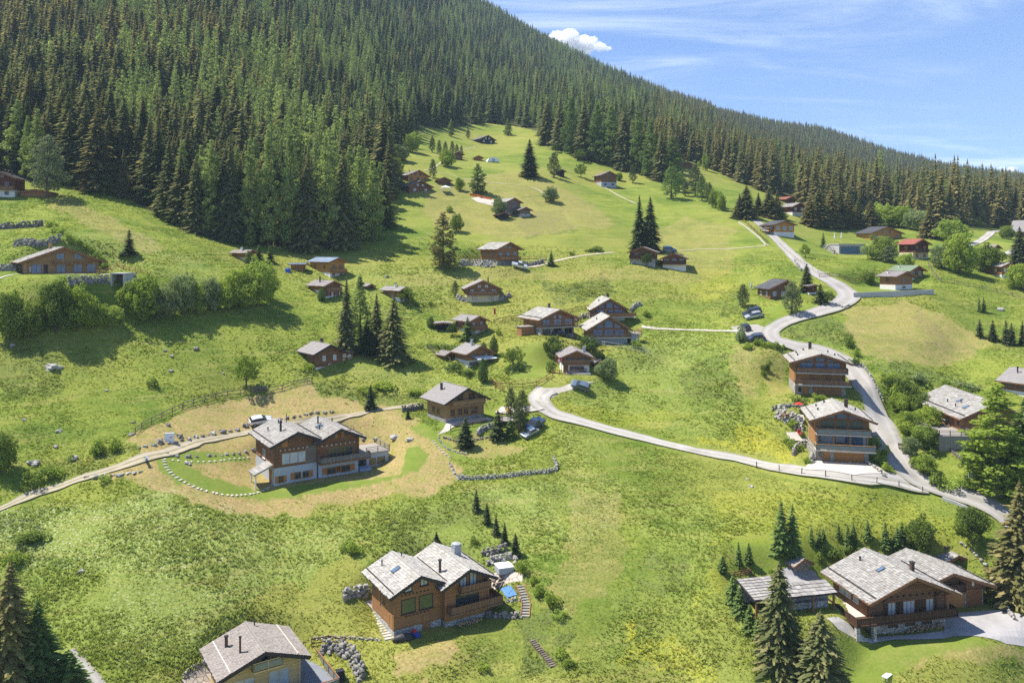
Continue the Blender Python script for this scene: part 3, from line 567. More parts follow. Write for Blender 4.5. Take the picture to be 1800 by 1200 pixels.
# --- single trees on the meadows, from the foreground back
T('spruce',18,1235,985,120,'brownish tall spruce at the lower left corner, behind the bright green spruce',mat='needles_brown')
T('spruce',66,1225,1052,105,'bright green spruce in the lower left corner in front of the brown one',mat='needles_green')
T('sapling',120,1215,1140,60,'low bright green spruce beside the asphalt road in the lower left corner')
T('spruce',1370,1172,985,92,'tall brown-green spruce in front of the stone terrace of the big slate-roofed chalet',mat='needles_spruce')
T('spruce',1442,1232,1072,110,'broad spruce cut by the lower picture edge, below the big slate-roofed chalet')
T('spruce',1792,1050,842,118,'large yellowish spruce between road and driveway at the right edge',mat='needles_brown')
T('spruce',1850,1010,830,100,'yellow-green spruce half outside the right picture edge',mat='needles_green')
T('larch',1752,872,676,128,'huge dense green spruce beside the house with the pale stone roof',mat='leaves_green')
T('spruce',1800,860,700,95,'spruce at the right picture edge behind the huge dense one',mat='needles_green')
T('leafy',1722,838,776,62,'leafy tree at the foot of the huge spruce near the road sign',mat='leaves_dark')
T('leafy',1706,948,888,52,'round grey-green tree between road bend and dry slope',mat='leaves_dark')
for i,(x,b,t,w) in enumerate([(1373,975,878,34),(1393,978,885,34)]): T('sapling',x,b,t,w,['left one of two slender tall spruces standing close together on the lawn','right one of two slender tall spruces standing close together on the lawn'][i],mat='needles_green')
ROW=[(1298,992,950,15),(1316,990,952,15),(1426,955,925,12),(1440,960,930,14),(1447,952,927,11),(1474,945,918,10),(1490,962,920,16),(1500,955,918,14),(1525,948,912,16),(1556,960,915,18),(1577,968,925,20),(1585,955,915,16)]
ROWL=['left of two small spruces on the lawn edge west of the oven hut','right of two small spruces on the lawn edge west of the oven hut','young spruce just right of the two slender tall spruces','second young spruce right of the two slender tall spruces','thin young spruce behind the second one right of the slender pair','smallest young spruce of the row on the meadow edge','bushy young spruce in the middle of the row behind the slate roof','young spruce standing right behind the bushy middle one of the row','lone young spruce with a clear gap either side in the row above the slate roof','young spruce left of the wide one in the row above the slate roof','wide young spruce in the row nearest the small roof ridge','thin young spruce left of the round leafy tree']
for (x,b,t,w),l in zip(ROW,ROWL): T('sapling',x,b,t,w,l,'young spruces along the meadow edge')
T('leafy',1618,972,905,48,'leafy garden tree behind the garage roof of the big chalet',mat='leaves_dark')
for x,b,w,l,m in [(1462,980,40,'spreading low bush behind the left end of the big slate roof','leaves_dark'),(1500,976,34,'mountain pine bush behind the big slate roof ridge','leaves_dark'),(1440,985,26,'small bush beside the oven hut lawn','leaves_green'),(1355,1012,22,'yellow-green bush on the gravel terrace beside the flat stone roof','leaves_light'),(1722,1030,30,'green bush beside the wooden shelter roof','leaves_green'),(1745,1060,26,'bush next to the garage driveway steps','leaves_dark')]: T('bush',x,b,b-w*.7,w,l,mat=m)
SP=[(1288,1062,1010,26,'larger of the small spruces left of the stone terrace'),(1300,1080,1030,26,'small spruce left of the terrace stairs'),(1318,1105,1060,24,'small spruce behind the tall brown-green one'),(1270,1005,975,18,'lone little spruce on the mown edge left of the terrace fence'),(1332,1120,1085,20,'tiny spruce at the left foot of the tall brown-green spruce')]
for x,b,t,w,l in SP: T('sapling',x,b,t,w,l)
for i,(x,b,t,w) in enumerate([(837,897,858,15),(856,921,882,14),(872,939,903,14),(887,955,917,15),(906,976,935,18)]):
    T('sapling',x,b,t,w,['topmost of five young spruces stepping down the meadow','second from the top of five young spruces stepping down the meadow','middle one of five young spruces stepping down the meadow','fourth of five young spruces stepping down the meadow','lowest of five young spruces, next to the hot tub wall'][i],'young spruces stepping down the meadow',mat='needles_dark')
T('sapling',767,953,933,12,'tiny spruce behind the ridge of the twin-gabled slate chalet',mat='needles_dark')
for x,b,w,h,l,m in [(917,1006,26,28,'round bush beside the hot tub terrace','leaves_green'),(935,1025,26,22,'bush right of the wooden garden stairs top','leaves_green'),(948,1048,30,26,'middle bush on the bank right of the wooden stairs','leaves_light'),(970,1062,36,32,'bushy shrub lowest on the bank right of the wooden stairs','leaves_green'),(985,1085,26,16,'low shrub below the bank of bushes','leaves_light'),(620,968,36,26,'bush on the meadow behind the left slate roof','leaves_green'),(655,1000,24,18,'small bush behind the left slate gable','leaves_green'),(835,955,18,14,'bush beside the grey chimney of the twin-gabled chalet','leaves_dark'),(850,1178,24,16,'dark shrub on the lower meadow','leaves_green'),(990,1150,34,18,'shrub beside the lower log steps','leaves_green'),(1000,1172,30,16,'shrub at the lower end of the log steps','leaves_green'),
  (610,965,30,20,'broad-leaved weed clump above the left slate gable','leaves_light'),(185,845,26,14,'tall weeds by the dirt track','leaves_light'),(165,800,44,36,'dense green bush below the rock field left of the dirt track','leaves_green'),(205,792,30,26,'bush with pale tips left of the dirt track','leaves_green'),(95,835,44,24,'low bush by the dirt track near the left edge','leaves_green'),(60,852,40,30,'bush on the shady track side at left','leaves_dark'),(128,808,22,14,'small scrub on the rough slope','leaves_light'),(52,955,64,24,'low scrub in the white flowering meadow at left','leaves_dark'),(30,985,50,20,'scrub at the left picture edge above the corner spruces','leaves_green'),(268,680,20,20,'small dark shrub alone on the open slope','leaves_dark')]: T('bush',x,b,b-h,w,l,mat=m)
T('leafy',2,830,755,50,'leafy tree cut by the left picture edge beside the dirt track',mat='leaves_dark')
T('round',433,684,618,44,'leafy tree beside the wooden rail fence on the slope',mat='leaves_green')
T('sapling',651,718,676,20,'young conifer on the hedge bank above the dirt track',mat='needles_dark')
T('sapling',717,735,715,9,'tiny conifer by the dry-stone planter',mat='needles_dark')
T('sapling',818,786,732,30,'bushy conifer in front of the honey coloured chalet',mat='needles_dark'); T('sapling',875,770,720,30,'conifer left of the garden deck with the yellow parasol',mat='needles_dark'); T('sapling',897,768,735,22,'small conifer right below the garden deck',mat='needles_green')
T('pine',898,736,678,32,'left conifer of the clump by the parked cars',mat='needles_dark'); T('pine',918,742,682,36,'tall conifer in the middle of the clump by the parked cars',mat='needles_dark'); T('pine',912,760,712,36,'round conifer in front of the clump by the parked cars',mat='needles_dark')
# --- the cluster of firs and the gardens
T('spruce',609,617,486,46,'tall spruce on the left of the cluster above the old barn'); T('larch',633,600,484,46,'light green larch inside the spruce cluster',mat='needles_larch'); T('spruce',662,615,515,40,'slim spruce in the middle of the cluster'); T('spruce',692,633,513,66,'big spreading spruce on the right of the cluster with visible trunk')
T('sapling',645,622,560,40,'small spruce filling the foot of the cluster',mat='needles_dark')
T('thuja',849,672,628,20,'egg-shaped thuja beside the awning of the small chalet'); T('thuja',868,625,588,18,'pointed thuja uphill of the round hedge trees'); T('thuja',850,616,600,12,'small thuja behind the small chalet roof'); T('sapling',822,598,556,26,'blue-green conifer in front of the little white-based chalet',mat='needles_green')
T('round',902,645,608,36,'dark round-crowned garden tree behind the clipped hedge',mat='leaves_dark'); T('round',973,630,588,34,'round garden tree left of the flag chalet',mat='leaves_hedge'); T('round',1032,626,586,36,'round tree in front of the lower glazed chalet'); T('leafy',1069,668,628,36,'grey-green fruit tree beside the parked hatchback',mat='leaves_grey'); T('thuja',1055,633,617,16,'small clipped tree beside the garden hut')
T('bush',878,588,572,16,'pair of clipped bushes by the rail fence'); T('thuja',757,575,555,16,'round thuja left of the dark shed'); T('round',795,590,567,18,'round bush tree right of the dark shed'); T('thuja',565,528,505,16,'egg-shaped thuja in front of the brown and white house'); T('round',717,535,505,26,'loose leafy tree beside the small white-based cabin',mat='leaves_green')
T('pine',800,520,492,16,'dark narrow conifer left of the cream-based chalet',mat='needles_dark')
T('larch',779,473,373,66,'broad olive-brown conifer alone on the mid slope',mat='needles_brown'); T('leafy',803,408,375,22,'round dark tree behind the broad olive-brown conifer',mat='leaves_dark')
T('sapling',969,467,441,16,'small green conifer by the gravel path end',mat='needles_green')
T('round',1137,468,442,20,'dense rounded tree in front of the brown-roofed barn',mat='leaves_hedge')
T('spruce',1124,440,343,42,'left one of two dark spruces standing together above the barns',mat='needles_dark'); T('spruce',1143,442,345,40,'right one of two dark spruces standing together above the barns',mat='needles_dark')
T('spruce',931,311,244,38,'dark spruce alone on the upper meadow',mat='needles_dark'); T('pine',974,312,266,32,'dark rounded conifer with a hut behind on the upper meadow',mat='needles_dark'); T('round',1021,312,287,20,'small round tree in the middle of the upper meadow',mat='leaves_dark'); T('leafy',968,355,328,26,'grey-green bushy tree below the upper meadow',mat='leaves_grey'); T('round',1021,284,262,22,'leafy tree near the upper end of the meadow'); T('round',976,268,250,12,'small conifer shrub near the top of the meadow')
T('larch',840,341,288,40,'open-branched larch in the middle of the upper meadow',mat='needles_green'); T('pine',761,313,278,20,'dark pine behind the upper chalets',mat='needles_dark'); T('leafy',786,293,262,26,'light green tree left of the little brown hut',mat='leaves_green'); T('larch',793,240,210,16,'small larch below the top of the meadow'); T('pine',823,244,226,10,'small pine left of the black farmhouse',mat='needles_dark'); T('larch',893,238,210,18,'small larch at the foot of the upper forest',mat='needles_green')
for i,(x,b,t,w) in enumerate([(760,268,238,15),(772,273,245,14),(783,272,247,12),(795,272,247,13),(803,275,252,11),(811,277,255,10)]): T('pine',x,b,t,w,['first and tallest pine of the short row on the upper slope','second pine of the short row on the upper slope','third pine of the short row on the upper slope','fourth pine of the short row on the upper slope','fifth pine of the row, beside the brown hut','last and smallest pine of the row behind the brown hut'][i],'row of pines on the upper slope',mat='needles_dark')
for x,b,t,w,l,m in [(672,318,262,30,'larch beside the white tent at the forest edge','needles_larch'),(697,308,275,22,'leafy tree above the white tent','leaves_green'),(702,284,252,34,'broad leafy tree at the forest edge above the upper chalets','leaves_grey'),(725,268,232,30,'light leafy tree at the tip of the forest','leaves_light'),(807,335,312,16,'leafy tree right of the gazebo','leaves_green')]: T('leafy' if 'leaves' in m else 'larch',x,b,t,w,l,mat=m)
T('leafy',878,382,346,24,'leafy tree in front of the ruin-like stone barn',mat='leaves_grey')
T('pine',83,347,231,76,'large round-crowned pine beside the chalet at the left edge'); T('sapling',189,342,303,22,'small light green tree at the dark forest edge',mat='needles_larch'); T('spruce',318,393,264,62,'spreading spruce in front of the forest edge',mat='needles_spruce')
T('sapling',227,447,403,27,'small dense spruce alone on the steep left meadow',mat='needles_dark'); T('larch',440,434,391,24,'young light green larch by the small cabin'); T('sapling',455,462,430,20,'young conifer right of the small cabin',mat='needles_green'); T('sapling',475,462,430,18,'young conifer left of the storage shed',mat='needles_green'); T('larch',436,470,440,20,'young larch in front of the small cabin',mat='needles_green')
BELT=[(18,598,508,60,'leafy tree at the left edge of the belt below the big chalet','leaves_dark'),(58,590,530,40,'low leafy tree second from left in the belt','leaves_dark'),(98,585,492,62,'tall dark tree under the left part of the gravel road','leaves_dark'),(135,582,500,56,'broad leafy tree right of the tall dark one in the belt','leaves_green'),(165,578,530,44,'bushy tree in the hollow of the belt','leaves_green'),(195,572,535,40,'light shrubby tree in the middle of the belt','leaves_light'),(252,562,482,60,'tall leafy tree right of the concrete garage opening','leaves_green'),(288,560,500,44,'leafy tree right behind the tall one by the garage opening','leaves_grey'),(322,553,478,50,'loose leafy tree in the right part of the belt','leaves_grey'),(345,550,492,36,'leafy tree with pale trunk in the belt','leaves_light'),(372,546,488,44,'leafy tree with thin crown in the belt','leaves_grey'),(402,545,488,44,'leafy tree at the right end of the belt','leaves_green'),(425,540,470,50,'dense leafy tree below the small cabin','leaves_green'),(455,537,452,60,'tallest light green tree below the small cabin','leaves_light'),(470,525,475,34,'leafy tree at the right side of the clump under the cabin','leaves_green')]
for x,b,t,w,l,m in BELT: T('leafy',x,b,t,w,l,'leafy trees below the left chalet',mat=m)
HB=[(90,398),(100,408),(112,412),(124,420),(134,430),(146,436),(156,444),(165,454),(172,462),(182,470)]
for i,(x,y) in enumerate(HB): T('bush',x,y,y-14,24,'bright green shrub in the sloping thicket above the left chalet','shrubs in the sloping thicket',mat='leaves_light')
# --- right side
RT=[('pine',1306,540,497,28,'dark conifer left of the dark house with blue windows','needles_dark'),('pine',1392,552,490,46,'bushy pine hiding the dark house with blue windows','needles_pine'),('spruce',1418,512,462,28,'spruce beside the road behind the red hut','needles_dark'),('sapling',1442,532,498,22,'conifer right of the red hut','needles_dark'),('round',1455,535,510,20,'bushy tree at the inner road bend','leaves_hedge'),('round',1416,453,428,16,'young tree on the meadow right of the road','leaves_green'),
 ('pine',1180,350,290,44,'rounded dark tree at the forest corner on the meadow tongue','needles_green'),('pine',1112,322,288,20,'dark conifer right of the small brown barn','needles_dark'),('leafy',1088,318,302,14,'small leafy tree beside the small brown barn','leaves_green'),('pine',1222,345,285,36,'dark conifer on the ridge of the right meadow','needles_dark'),('pine',1205,345,318,20,'conifer left on the ridge of the right meadow','needles_dark'),('pine',1247,358,318,20,'conifer right on the ridge of the right meadow','needles_dark'),('leafy',1258,365,332,24,'leafy tree low on the ridge of the right meadow','leaves_green'),('leafy',1268,370,340,18,'last leafy tree of the line on the ridge','leaves_green'),
 ('spruce',1312,383,325,44,'left spruce of the group at the top of the road','needles_spruce'),('spruce',1352,382,328,42,'right spruce of the group at the top of the road','needles_spruce'),('spruce',1333,378,338,26,'middle spruce of the group at the top of the road','needles_dark'),('leafy',1375,388,374,18,'bush at the top road turn','leaves_dark'),
 ('spruce',1440,398,330,46,'left spruce of the dark group right of the red-brown house','needles_spruce'),('spruce',1462,400,325,44,'middle spruce of the dark group right of the red-brown house','needles_brown'),('spruce',1490,400,335,44,'right spruce of the dark group right of the red-brown house','needles_brown'),('leafy',1440,395,365,26,'light green tree at the foot of the dark spruce group','leaves_green'),
 ('leafy',1548,398,358,44,'light green tree left of the dark-roofed house','leaves_light'),('leafy',1580,400,360,50,'leafy tree above the dark-roofed house','leaves_green'),('leafy',1612,405,368,44,'leafy tree above the red roof','leaves_grey'),('spruce',1634,418,358,44,'yellowish spruce behind the red-roofed house','needles_brown'),('leafy',1672,425,385,48,'broad light tree on the slope above the brown roof','leaves_light'),('leafy',1550,458,412,52,'large bushy tree in front of the dark-roofed house','leaves_dark'),('pine',1562,462,430,40,'pine bush left of the red-roofed house','needles_pine'),('leafy',1592,470,445,30,'light bush below the red-roofed house','leaves_light'),
 ('leafy',1655,472,430,36,'grey-green birch left of the tall garden tree','leaves_grey'),('leafy',1687,482,405,52,'tall garden tree casting a long shadow on the right slope','leaves_green'),('leafy',1733,478,428,56,'broad dark tree left of the right-hand wooden house','leaves_dark'),('leafy',1795,510,462,50,'leafy tree at the right picture edge','leaves_green'),('spruce',1792,465,398,40,'dark tree behind the right-hand wooden house','needles_dark'),('leafy',1770,420,395,26,'dark bush beside the light road at top right','leaves_dark'),('leafy',1527,498,475,22,'leafy bush left of the grey-roofed house','leaves_dark'),
 ('leafy',1648,372,355,30,'light tree at the right forest edge','leaves_light'),('leafy',1715,398,382,22,'light bush at the right forest edge','leaves_light'),('leafy',1755,395,380,22,'pale bush at the far right forest edge','leaves_green'),('pine',1325,300,285,16,'pale conifer at the forest edge over the right meadow','needles_larch'),('leafy',1240,300,270,12,'light tree in the corner of the upper right meadow','leaves_light'),('sapling',1447,435,408,12,'young conifer left of the grey garage','needles_green')]
for k,x,b,t,w,l,m in RT: T(k,x,b,t,w,l,mat=m)
for i,(x,b,t,w) in enumerate([(1722,592,560,14),(1745,598,562,18),(1768,604,562,18),(1778,606,566,16),(1797,606,562,14)]): T('sapling',x,b,t,w,['first young conifer from the left in the row on the right slope','second young conifer in the row on the right slope','third and widest young conifer in the row on the right slope','fourth young conifer in the row on the right slope','young conifer at the picture edge in the row on the right slope'][i],'young conifers on the right slope',mat='needles_dark')
for i,(x,b,t) in enumerate([(1721,548,518),(1729,548,520)]): T('sapling',x,b,t,9,['left one of two thin saplings on the right slope','right one of two thin saplings on the right slope'][i],mat='needles_green')
RB=[(1590,700,44,36,'leaves_dark'),(1570,690,30,24,'leaves_green'),(1612,730,44,44,'leaves_dark'),(1582,725,36,36,'leaves_green'),(1632,752,44,40,'leaves_green'),(1598,762,40,42,'leaves_green'),(1625,785,44,40,'leaves_light'),(1600,800,30,34,'leaves_grey'),(1625,830,38,34,'leaves_green'),(1640,850,40,30,'leaves_dark'),(1608,825,26,26,'leaves_green'),(1640,700,40,26,'leaves_green'),(1560,670,26,18,'leaves_green'),(1610,668,36,20,'leaves_grey'),(1660,682,34,18,'leaves_green'),(1700,682,40,16,'leaves_grey'),(1670,858,44,22,'leaves_light'),(1700,855,40,22,'leaves_green'),(1642,800,26,18,'leaves_dark'),(1500,640,22,16,'leaves_dark'),(1493,610,18,26,'leaves_dark'),(1505,625,16,18,'leaves_green')]
RBL=['topmost big dark bush on the road bank','bush touching the row of white stones','dark broad bush left of the pale stone roof','middle bush close to the road edge','bush in front of the pale stone roof','tall bush by the road beside the deck','light green bush left of the wooden deck','grey-green bush below the bench','bush above the outer road bend','lowest dark bush at the outer road bend','small bush between bench and road bend','bush above the corner of the pale stone roof','low bush at the upper road bank','greyish scrub above the pale stone roof','scrub left behind the pale stone roof','grey scrub behind the pale stone roof','yellowish shrub at the roadside near the sign','shrub beneath the road sign','dark bush by the boulder on the lawn','bush on the dry slope edge above the white stones','tall dark shrub at the dry slope corner','small shrub at the dry slope corner']
for (x,b,w,h,m),l in zip(RB,RBL): T('leafy' if h>30 else 'bush',x,b,b-h,w,l,'bushes on the road bank',mat=m)
HG=[(1418,815,18,14,'low bush at the stone steps of the lower balcony chalet','leaves_green'),(1400,790,30,18,'bush on the flower bank beside the stone wall','leaves_green'),(1385,780,22,16,'bush among yellow flowers','leaves_light'),(1408,770,16,18,'dark conifer bush beside the terrace','leaves_dark'),(1395,748,24,14,'shrub left of the rock garden','leaves_green'),(1405,705,30,12,'shrub row behind the rock garden','leaves_dark'),(1440,702,26,12,'shrub behind the lower balcony chalet roof','leaves_green'),(1298,600,30,36,'pale blossoming bush by the parking place','leaves_grey'),(1316,612,22,12,'bush below the parked silver car','leaves_green'),(1345,608,20,14,'first bush of the hedge below the road','leaves_green'),(1362,612,20,14,'second bush of the hedge below the road','leaves_dark'),(1378,614,16,12,'third bush of the hedge below the road','leaves_green'),(1332,606,18,14,'bush left of the hedge below the road','leaves_dark'),(1345,652,20,22,'dark shrub on the meadow left of the upper balcony chalet','leaves_dark'),(1343,662,14,14,'small shrub below the dark one left of the balcony chalet','leaves_dark'),
  (680,680,60,16,'hedge bank bush above the dirt track','leaves_green'),(640,690,50,14,'left hedge bank bush above the dirt track','leaves_green'),(730,690,40,12,'right hedge bank bush near the honey coloured chalet','leaves_green'),(545,648,30,14,'low shrub at the corner of the old barn','leaves_green'),(1230,292,12,12,'bush near the top of the right meadow','leaves_green'),(1050,440,26,9,'dark low scrub by the gravel path','leaves_dark'),(1035,442,18,8,'scrub left of the dark low one by the gravel path','leaves_green'),(1005,448,12,8,'little bush on the gravel path side','leaves_green'),(900,375,18,12,'bush right of the stone barn','leaves_light'),(790,372,16,12,'bush on the meadow left of the barn ruins','leaves_green'),
  (800,648,40,12,'hedge along the sloping garden fence','leaves_hedge'),(820,658,36,12,'lower hedge along the sloping garden fence','leaves_hedge'),(905,715,26,14,'pale bush by the house drive','leaves_grey'),(960,560,14,10,'small bush behind the middle chalet','leaves_green'),(1135,555,20,14,'shrub on the bank right of the upper glazed chalet','leaves_green'),(1118,610,20,16,'shrub under the glazed chalet annex','leaves_green'),(1690,690,30,14,'bush at the lawn behind the pale stone roof','leaves_green')]
for x,b,w,h,l,m in HG: T('bush',x,b,b-h,w,l,mat=m)
for i,(x,b,t) in enumerate([(1540,792,762),(1550,805,778),(1546,815,792),(1555,825,806)]): T('bush',x,b,t,24,['upper green shrub of the strip between driveway and road','second shrub of the strip between driveway and road','third shrub of the strip between driveway and road','lowest shrub of the strip between driveway and road'][i],'shrubs between driveway and road',mat='leaves_green')
FRONT=[('larch',655,424,285,60),('larch',632,429,258,56),('spruce',603,434,262,58),('larch',572,437,236,58),('spruce',542,440,252,54),('larch',510,438,232,54),('larch',472,434,222,52),('larch',440,430,246,48),('spruce',405,424,238,50),('larch',372,415,248,46),('spruce',345,407,272,50),('spruce',676,398,300,46),('larch',668,362,286,40)]
FL={('larch',0):'tall pale larch in the front row of the dark forest left of its tip',('spruce',0):'tall spruce in the front row of the dark forest left of its tip',('larch',1):'broad larch in the front row at the right tip of the dark forest',('spruce',1):'broad spruce in the front row at the right tip of the dark forest'}
for k,x,b,t,w in FRONT: T(k,x,b,t,w,FL[k,int(x>590)],'front row of the dark forest'+(' tip' if x>590 else ' slope'))
ST=[('spruce',985,263,168,40),('larch',1004,271,172,40),('spruce',1027,279,172,42),('larch',1050,286,182,42),('larch',1074,292,186,42),('spruce',1098,298,190,44),('larch',1121,304,196,44),('larch',1144,312,212,44),('spruce',1163,318,224,42),('larch',1181,321,240,40),('spruce',962,254,172,38)]
for k,x,b,t,w in ST: T(k,x,b,t,w,{'spruce':'tall spruce in the front row of the stand bordering the upper meadow','larch':'tall green larch in the front row of the stand bordering the upper meadow'}[k],'front row of the stand above the meadow',mat='needles_green' if k=='larch' else None)
for k,x,b,t,w,l,m in [('spruce',1300,383,340,34,'short spruce at the left end of the group at the top of the road','needles_spruce'),('spruce',1366,382,334,36,'spruce at the right end of the group at the top of the road','needles_brown'),('spruce',1424,397,346,40,'short spruce at the left end of the dark group near the red-brown house','needles_brown'),('spruce',1476,400,330,44,'tallest spruce in the dark group near the red-brown house','needles_spruce'),('spruce',1508,399,350,38,'last spruce at the right end of the dark group near the red-brown house','needles_spruce'),('pine',1194,338,300,32,'bushy conifer beside the rounded tree at the forest corner','needles_green'),('pine',1234,353,306,30,'conifer in the middle of the line on the ridge of the right meadow','needles_green'),('spruce',1530,398,352,38,'spruce between the dark group and the light green trees','needles_brown')]: T(k,x,b,t,w,l,mat=m)
# clipped hedges
def hedge(x0,y0,x1,y1,hp,wd,label):
    P=at(x0,y0);Q=at(x1,y1); m=mpx(P); L=(Q-P).length; n=max(3,int(L/(wd*.8))); M=MB()
    leaf_lumps(M,[(P.x+(Q.x-P.x)*i/(n-1)-P.x,P.y+(Q.y-P.y)*i/(n-1)-P.y,P.z+(Q.z-P.z)*i/(n-1)-P.z+hp*m*.5,wd*.62,wd*.62,hp*m*.56) for i in range(n)],.24,22,int(x0)); tag(M.build('hedge',mt('leaves_hedge'),None,P),label,'hedge')
hedge(892,656,916,652,13,1.3,'clipped hedge under the dark round garden tree'); hedge(964,655,973,655,20,1.0,'tall narrow clipped hedge left of the flag chalet'); hedge(733,538,757,538,8,1.2,'low clipped hedge right of the small white-based cabin'); hedge(755,611,806,615,8,1.4,'long hedge behind the wooden garden shed')

# ------------------------------------------------------------------ the forest
cand=[]
d=205.0
pts=[]
r2=np.random.default_rng(5)
def region(dmin,dmax,sp):
    xs=np.arange(-.78*dmax,.80*dmax,sp); ys=np.arange(dmin,dmax,sp*.9); gx,gy=np.meshgrid(xs,ys); gx=gx+np.where(np.arange(gy.shape[0])[:,None]%2,sp/2,0)
    gx=gx.ravel()+r2.uniform(-.42,.42,gx.size)*sp; gy=gy.ravel()+r2.uniform(-.42,.42,gy.size)*sp
    k=(np.abs(gx/gy)<.74)&(gy>=dmin)&(gy<dmax); return gx[k],gy[k]
fx=[];fy=[]
for a,b,s in ((200,330,6.3),(330,520,7.0),(520,900,8.8),(900,1700,10.5)):
    x,y=region(a,b,s); fx.append(x); fy.append(y)
fx=np.concatenate(fx); fy=np.concatenate(fy); fz=hgt(fx,fy); fpx=CX+F*fx/fy; fpy=YH-F*(fz-ZC)/fy
k=forest_mask(fpx,fpy)&(fpy<470)&(fpy>-260)&(fpx>-120)&(fpx<1930); fx,fy,fz,fpx,fpy=[a[k] for a in (fx,fy,fz,fpx,fpy)]
gap=vnoise(fx,fy,17,71)+.6*vnoise(fx,fy,6,72); kk_=(gap>-.46)|(r2.random(len(fx))<.12); fx,fy,fz,fpx,fpy=[a[kk_] for a in (fx,fy,fz,fpx,fpy)]
h=np.clip(r2.normal(1.0,.17,len(fx)),.5,1.35)*np.interp(fy,[200,400,800,1600],[23.5,22.5,18,14.5])*(1+.35*vnoise(fx,fy,31,73))*np.where((fpx>1250)&(fy>600),.78,1.0); h*=np.where(fpx>1150,1.0,1.0)
pl=np.interp(fpx,[0,150,250,600,700,900,1000,1190,1210,2000],[.24,.26,.38,.42,.30,.30,.42,.26,.05,.04])
clump=vnoise(fx,fy,26,51)+.5*vnoise(fx,fy,11,52); larch=(clump*1.1+.5+r2.uniform(-.22,.22,len(fx)))>(1-pl)
h=h*np.where(larch,.97,1.0)
# trees with the sun-side edge: rows whose foot is near the lower edge of the forest are the individual ones
order=np.argsort(fy); ns=nl=0; single=np.zeros(len(fx),bool)
for i in order:
    if not(-40<fpx[i]<1840): continue
    if fpy[i]-F*h[i]/fy[i]>1200: continue
    if larch[i] and nl<230: single[i]=True; nl+=1
    elif not larch[i] and ns<290: single[i]=True; ns+=1
FJ={kk:[joined(c,t,kk+'_tree',{'spruce':'needles_spruce','larch':'needles_larch'}[kk],'bark' if kk=='spruce' else 'bark_grey') for c,t,_ in FARP[kk]] for kk in FARP}
edge_i=[i for i in order if single[i]]
for n,i in enumerate(edge_i):
    kk='larch' if larch[i] else 'spruce'; s=h[i]/24; rz=float(r2.uniform(0,6.28)); sw=float(r2.uniform(.9,1.35))
    side='left' if fpx[i]<760 else ('middle' if fpx[i]<1195 else 'right')
    lab={('spruce','left'):'dark brownish spruce crowded in the big forest left of the meadow',('larch','left'):'fresh light green larch among dark spruces in the big forest left of the meadow',('spruce','middle'):'dark spruce in the forest stand above the upper meadow',('larch','middle'):'light green larch in the forest stand above the upper meadow',('spruce','right'):'brownish cone-laden spruce in the forest behind the right-hand houses',('larch','right'):'pale green larch in the forest behind the right-hand houses'}[kk,side]
    g={'left':'in the forest left of the meadow','middle':'in the stand above the upper meadow','right':'in the forest behind the right-hand houses'}[side]
    g={'spruce':'spruces ','larch':'larches '}[kk]+g
    loc=(fx[i],fy[i],fz[i]-.2)
    if n<130:
        vs=PROTO[kk]; c,t,pH,pR=vs[n%len(vs)]; q=h[i]/pH; root=empty(CATS[kk][0],loc,rz,(q*sw*1.1,q*sw*1.1,q)); co=link('crown',c,root); link('trunk',t,root)
        if kk=='spruce' and (side=='right' or r2.random()<.45): co.material_slots[0].link='OBJECT'; co.material_slots[0].material=mt('needles_brown' if r2.random()<.6 else 'needles_dark')
        tag(root,lab,'tree',g)
    else:
        o=link(CATS[kk][0],FJ[kk][n%len(FJ[kk])],None,loc); o.rotation_euler=(0,0,rz); o.scale=(s*sw,s*sw,s); tag(o,lab,'tree',g)
        if kk=='spruce' and side=='right': o.material_slots[0].link='OBJECT'; o.material_slots[0].material=mt('needles_brown')
# everything farther off is one wooded mass
rest=np.nonzero(~single)[0]
pc=bpy.data.collections.new('forest_sources')
names=[]
def src(kk,j,m1,m2):
    o=bpy.data.objects.new('zz_%02d'%len(names),joined(FARP[kk][j][0],FARP[kk][j][1],'far_tree',m1,m2)); pc.objects.link(o); names.append(o)
for j in range(4): src('spruce',j+2,'needles_spruce' if j%2 else 'needles_brown','bark')
for j in range(4): src('spruce',j,'needles_far','bark')
for j in range(3): src('larch',j,'needles_larch' if j else 'needles_larch_far','bark_grey')
idx=np.where(larch[rest],r2.integers(8,11,len(rest)),np.where((fy[rest]<480)|((fpx[rest]>1150)&(r2.random(len(rest))<.7)),r2.integers(0,4,len(rest)),r2.integers(0,8,len(rest))))
idx=np.where((idx<4)&(fpx[rest]>520)&(fpx[rest]<1150)&(r2.random(len(rest))<.7),r2.integers(4,8,len(rest)),idx)
me=bpy.data.meshes.new('forest'); me.vertices.add(len(rest)); me.vertices.foreach_set('co',np.stack([fx[rest],fy[rest],fz[rest]-.3],-1).ravel())
for nm,tp,val in (('idx','INT',idx.astype(np.int32)),('rot','FLOAT',r2.uniform(0,6.28,len(rest)).astype(np.float32)),('scl','FLOAT',(h[rest]/24).astype(np.float32))):
    a=me.attributes.new(nm,tp,'POINT'); a.data.foreach_set('value',val)
fo=tag(link('forest',me),'wooded mass of spruce and larch covering the mountainside','forest',kind='stuff')
ng=bpy.data.node_groups.new('plant_forest','GeometryNodeTree'); ng.interface.new_socket('Geometry',in_out='INPUT',socket_type='NodeSocketGeometry'); ng.interface.new_socket('Geometry',in_out='OUTPUT',socket_type='NodeSocketGeometry')
t=NT(ng); gi=ng.nodes.new('NodeGroupInput'); go=ng.nodes.new('NodeGroupOutput'); ci=t.n('GeometryNodeCollectionInfo'); ci.inputs['Collection'].default_value=pc; ci.inputs['Separate Children'].default_value=True; ci.inputs['Reset Children'].default_value=True
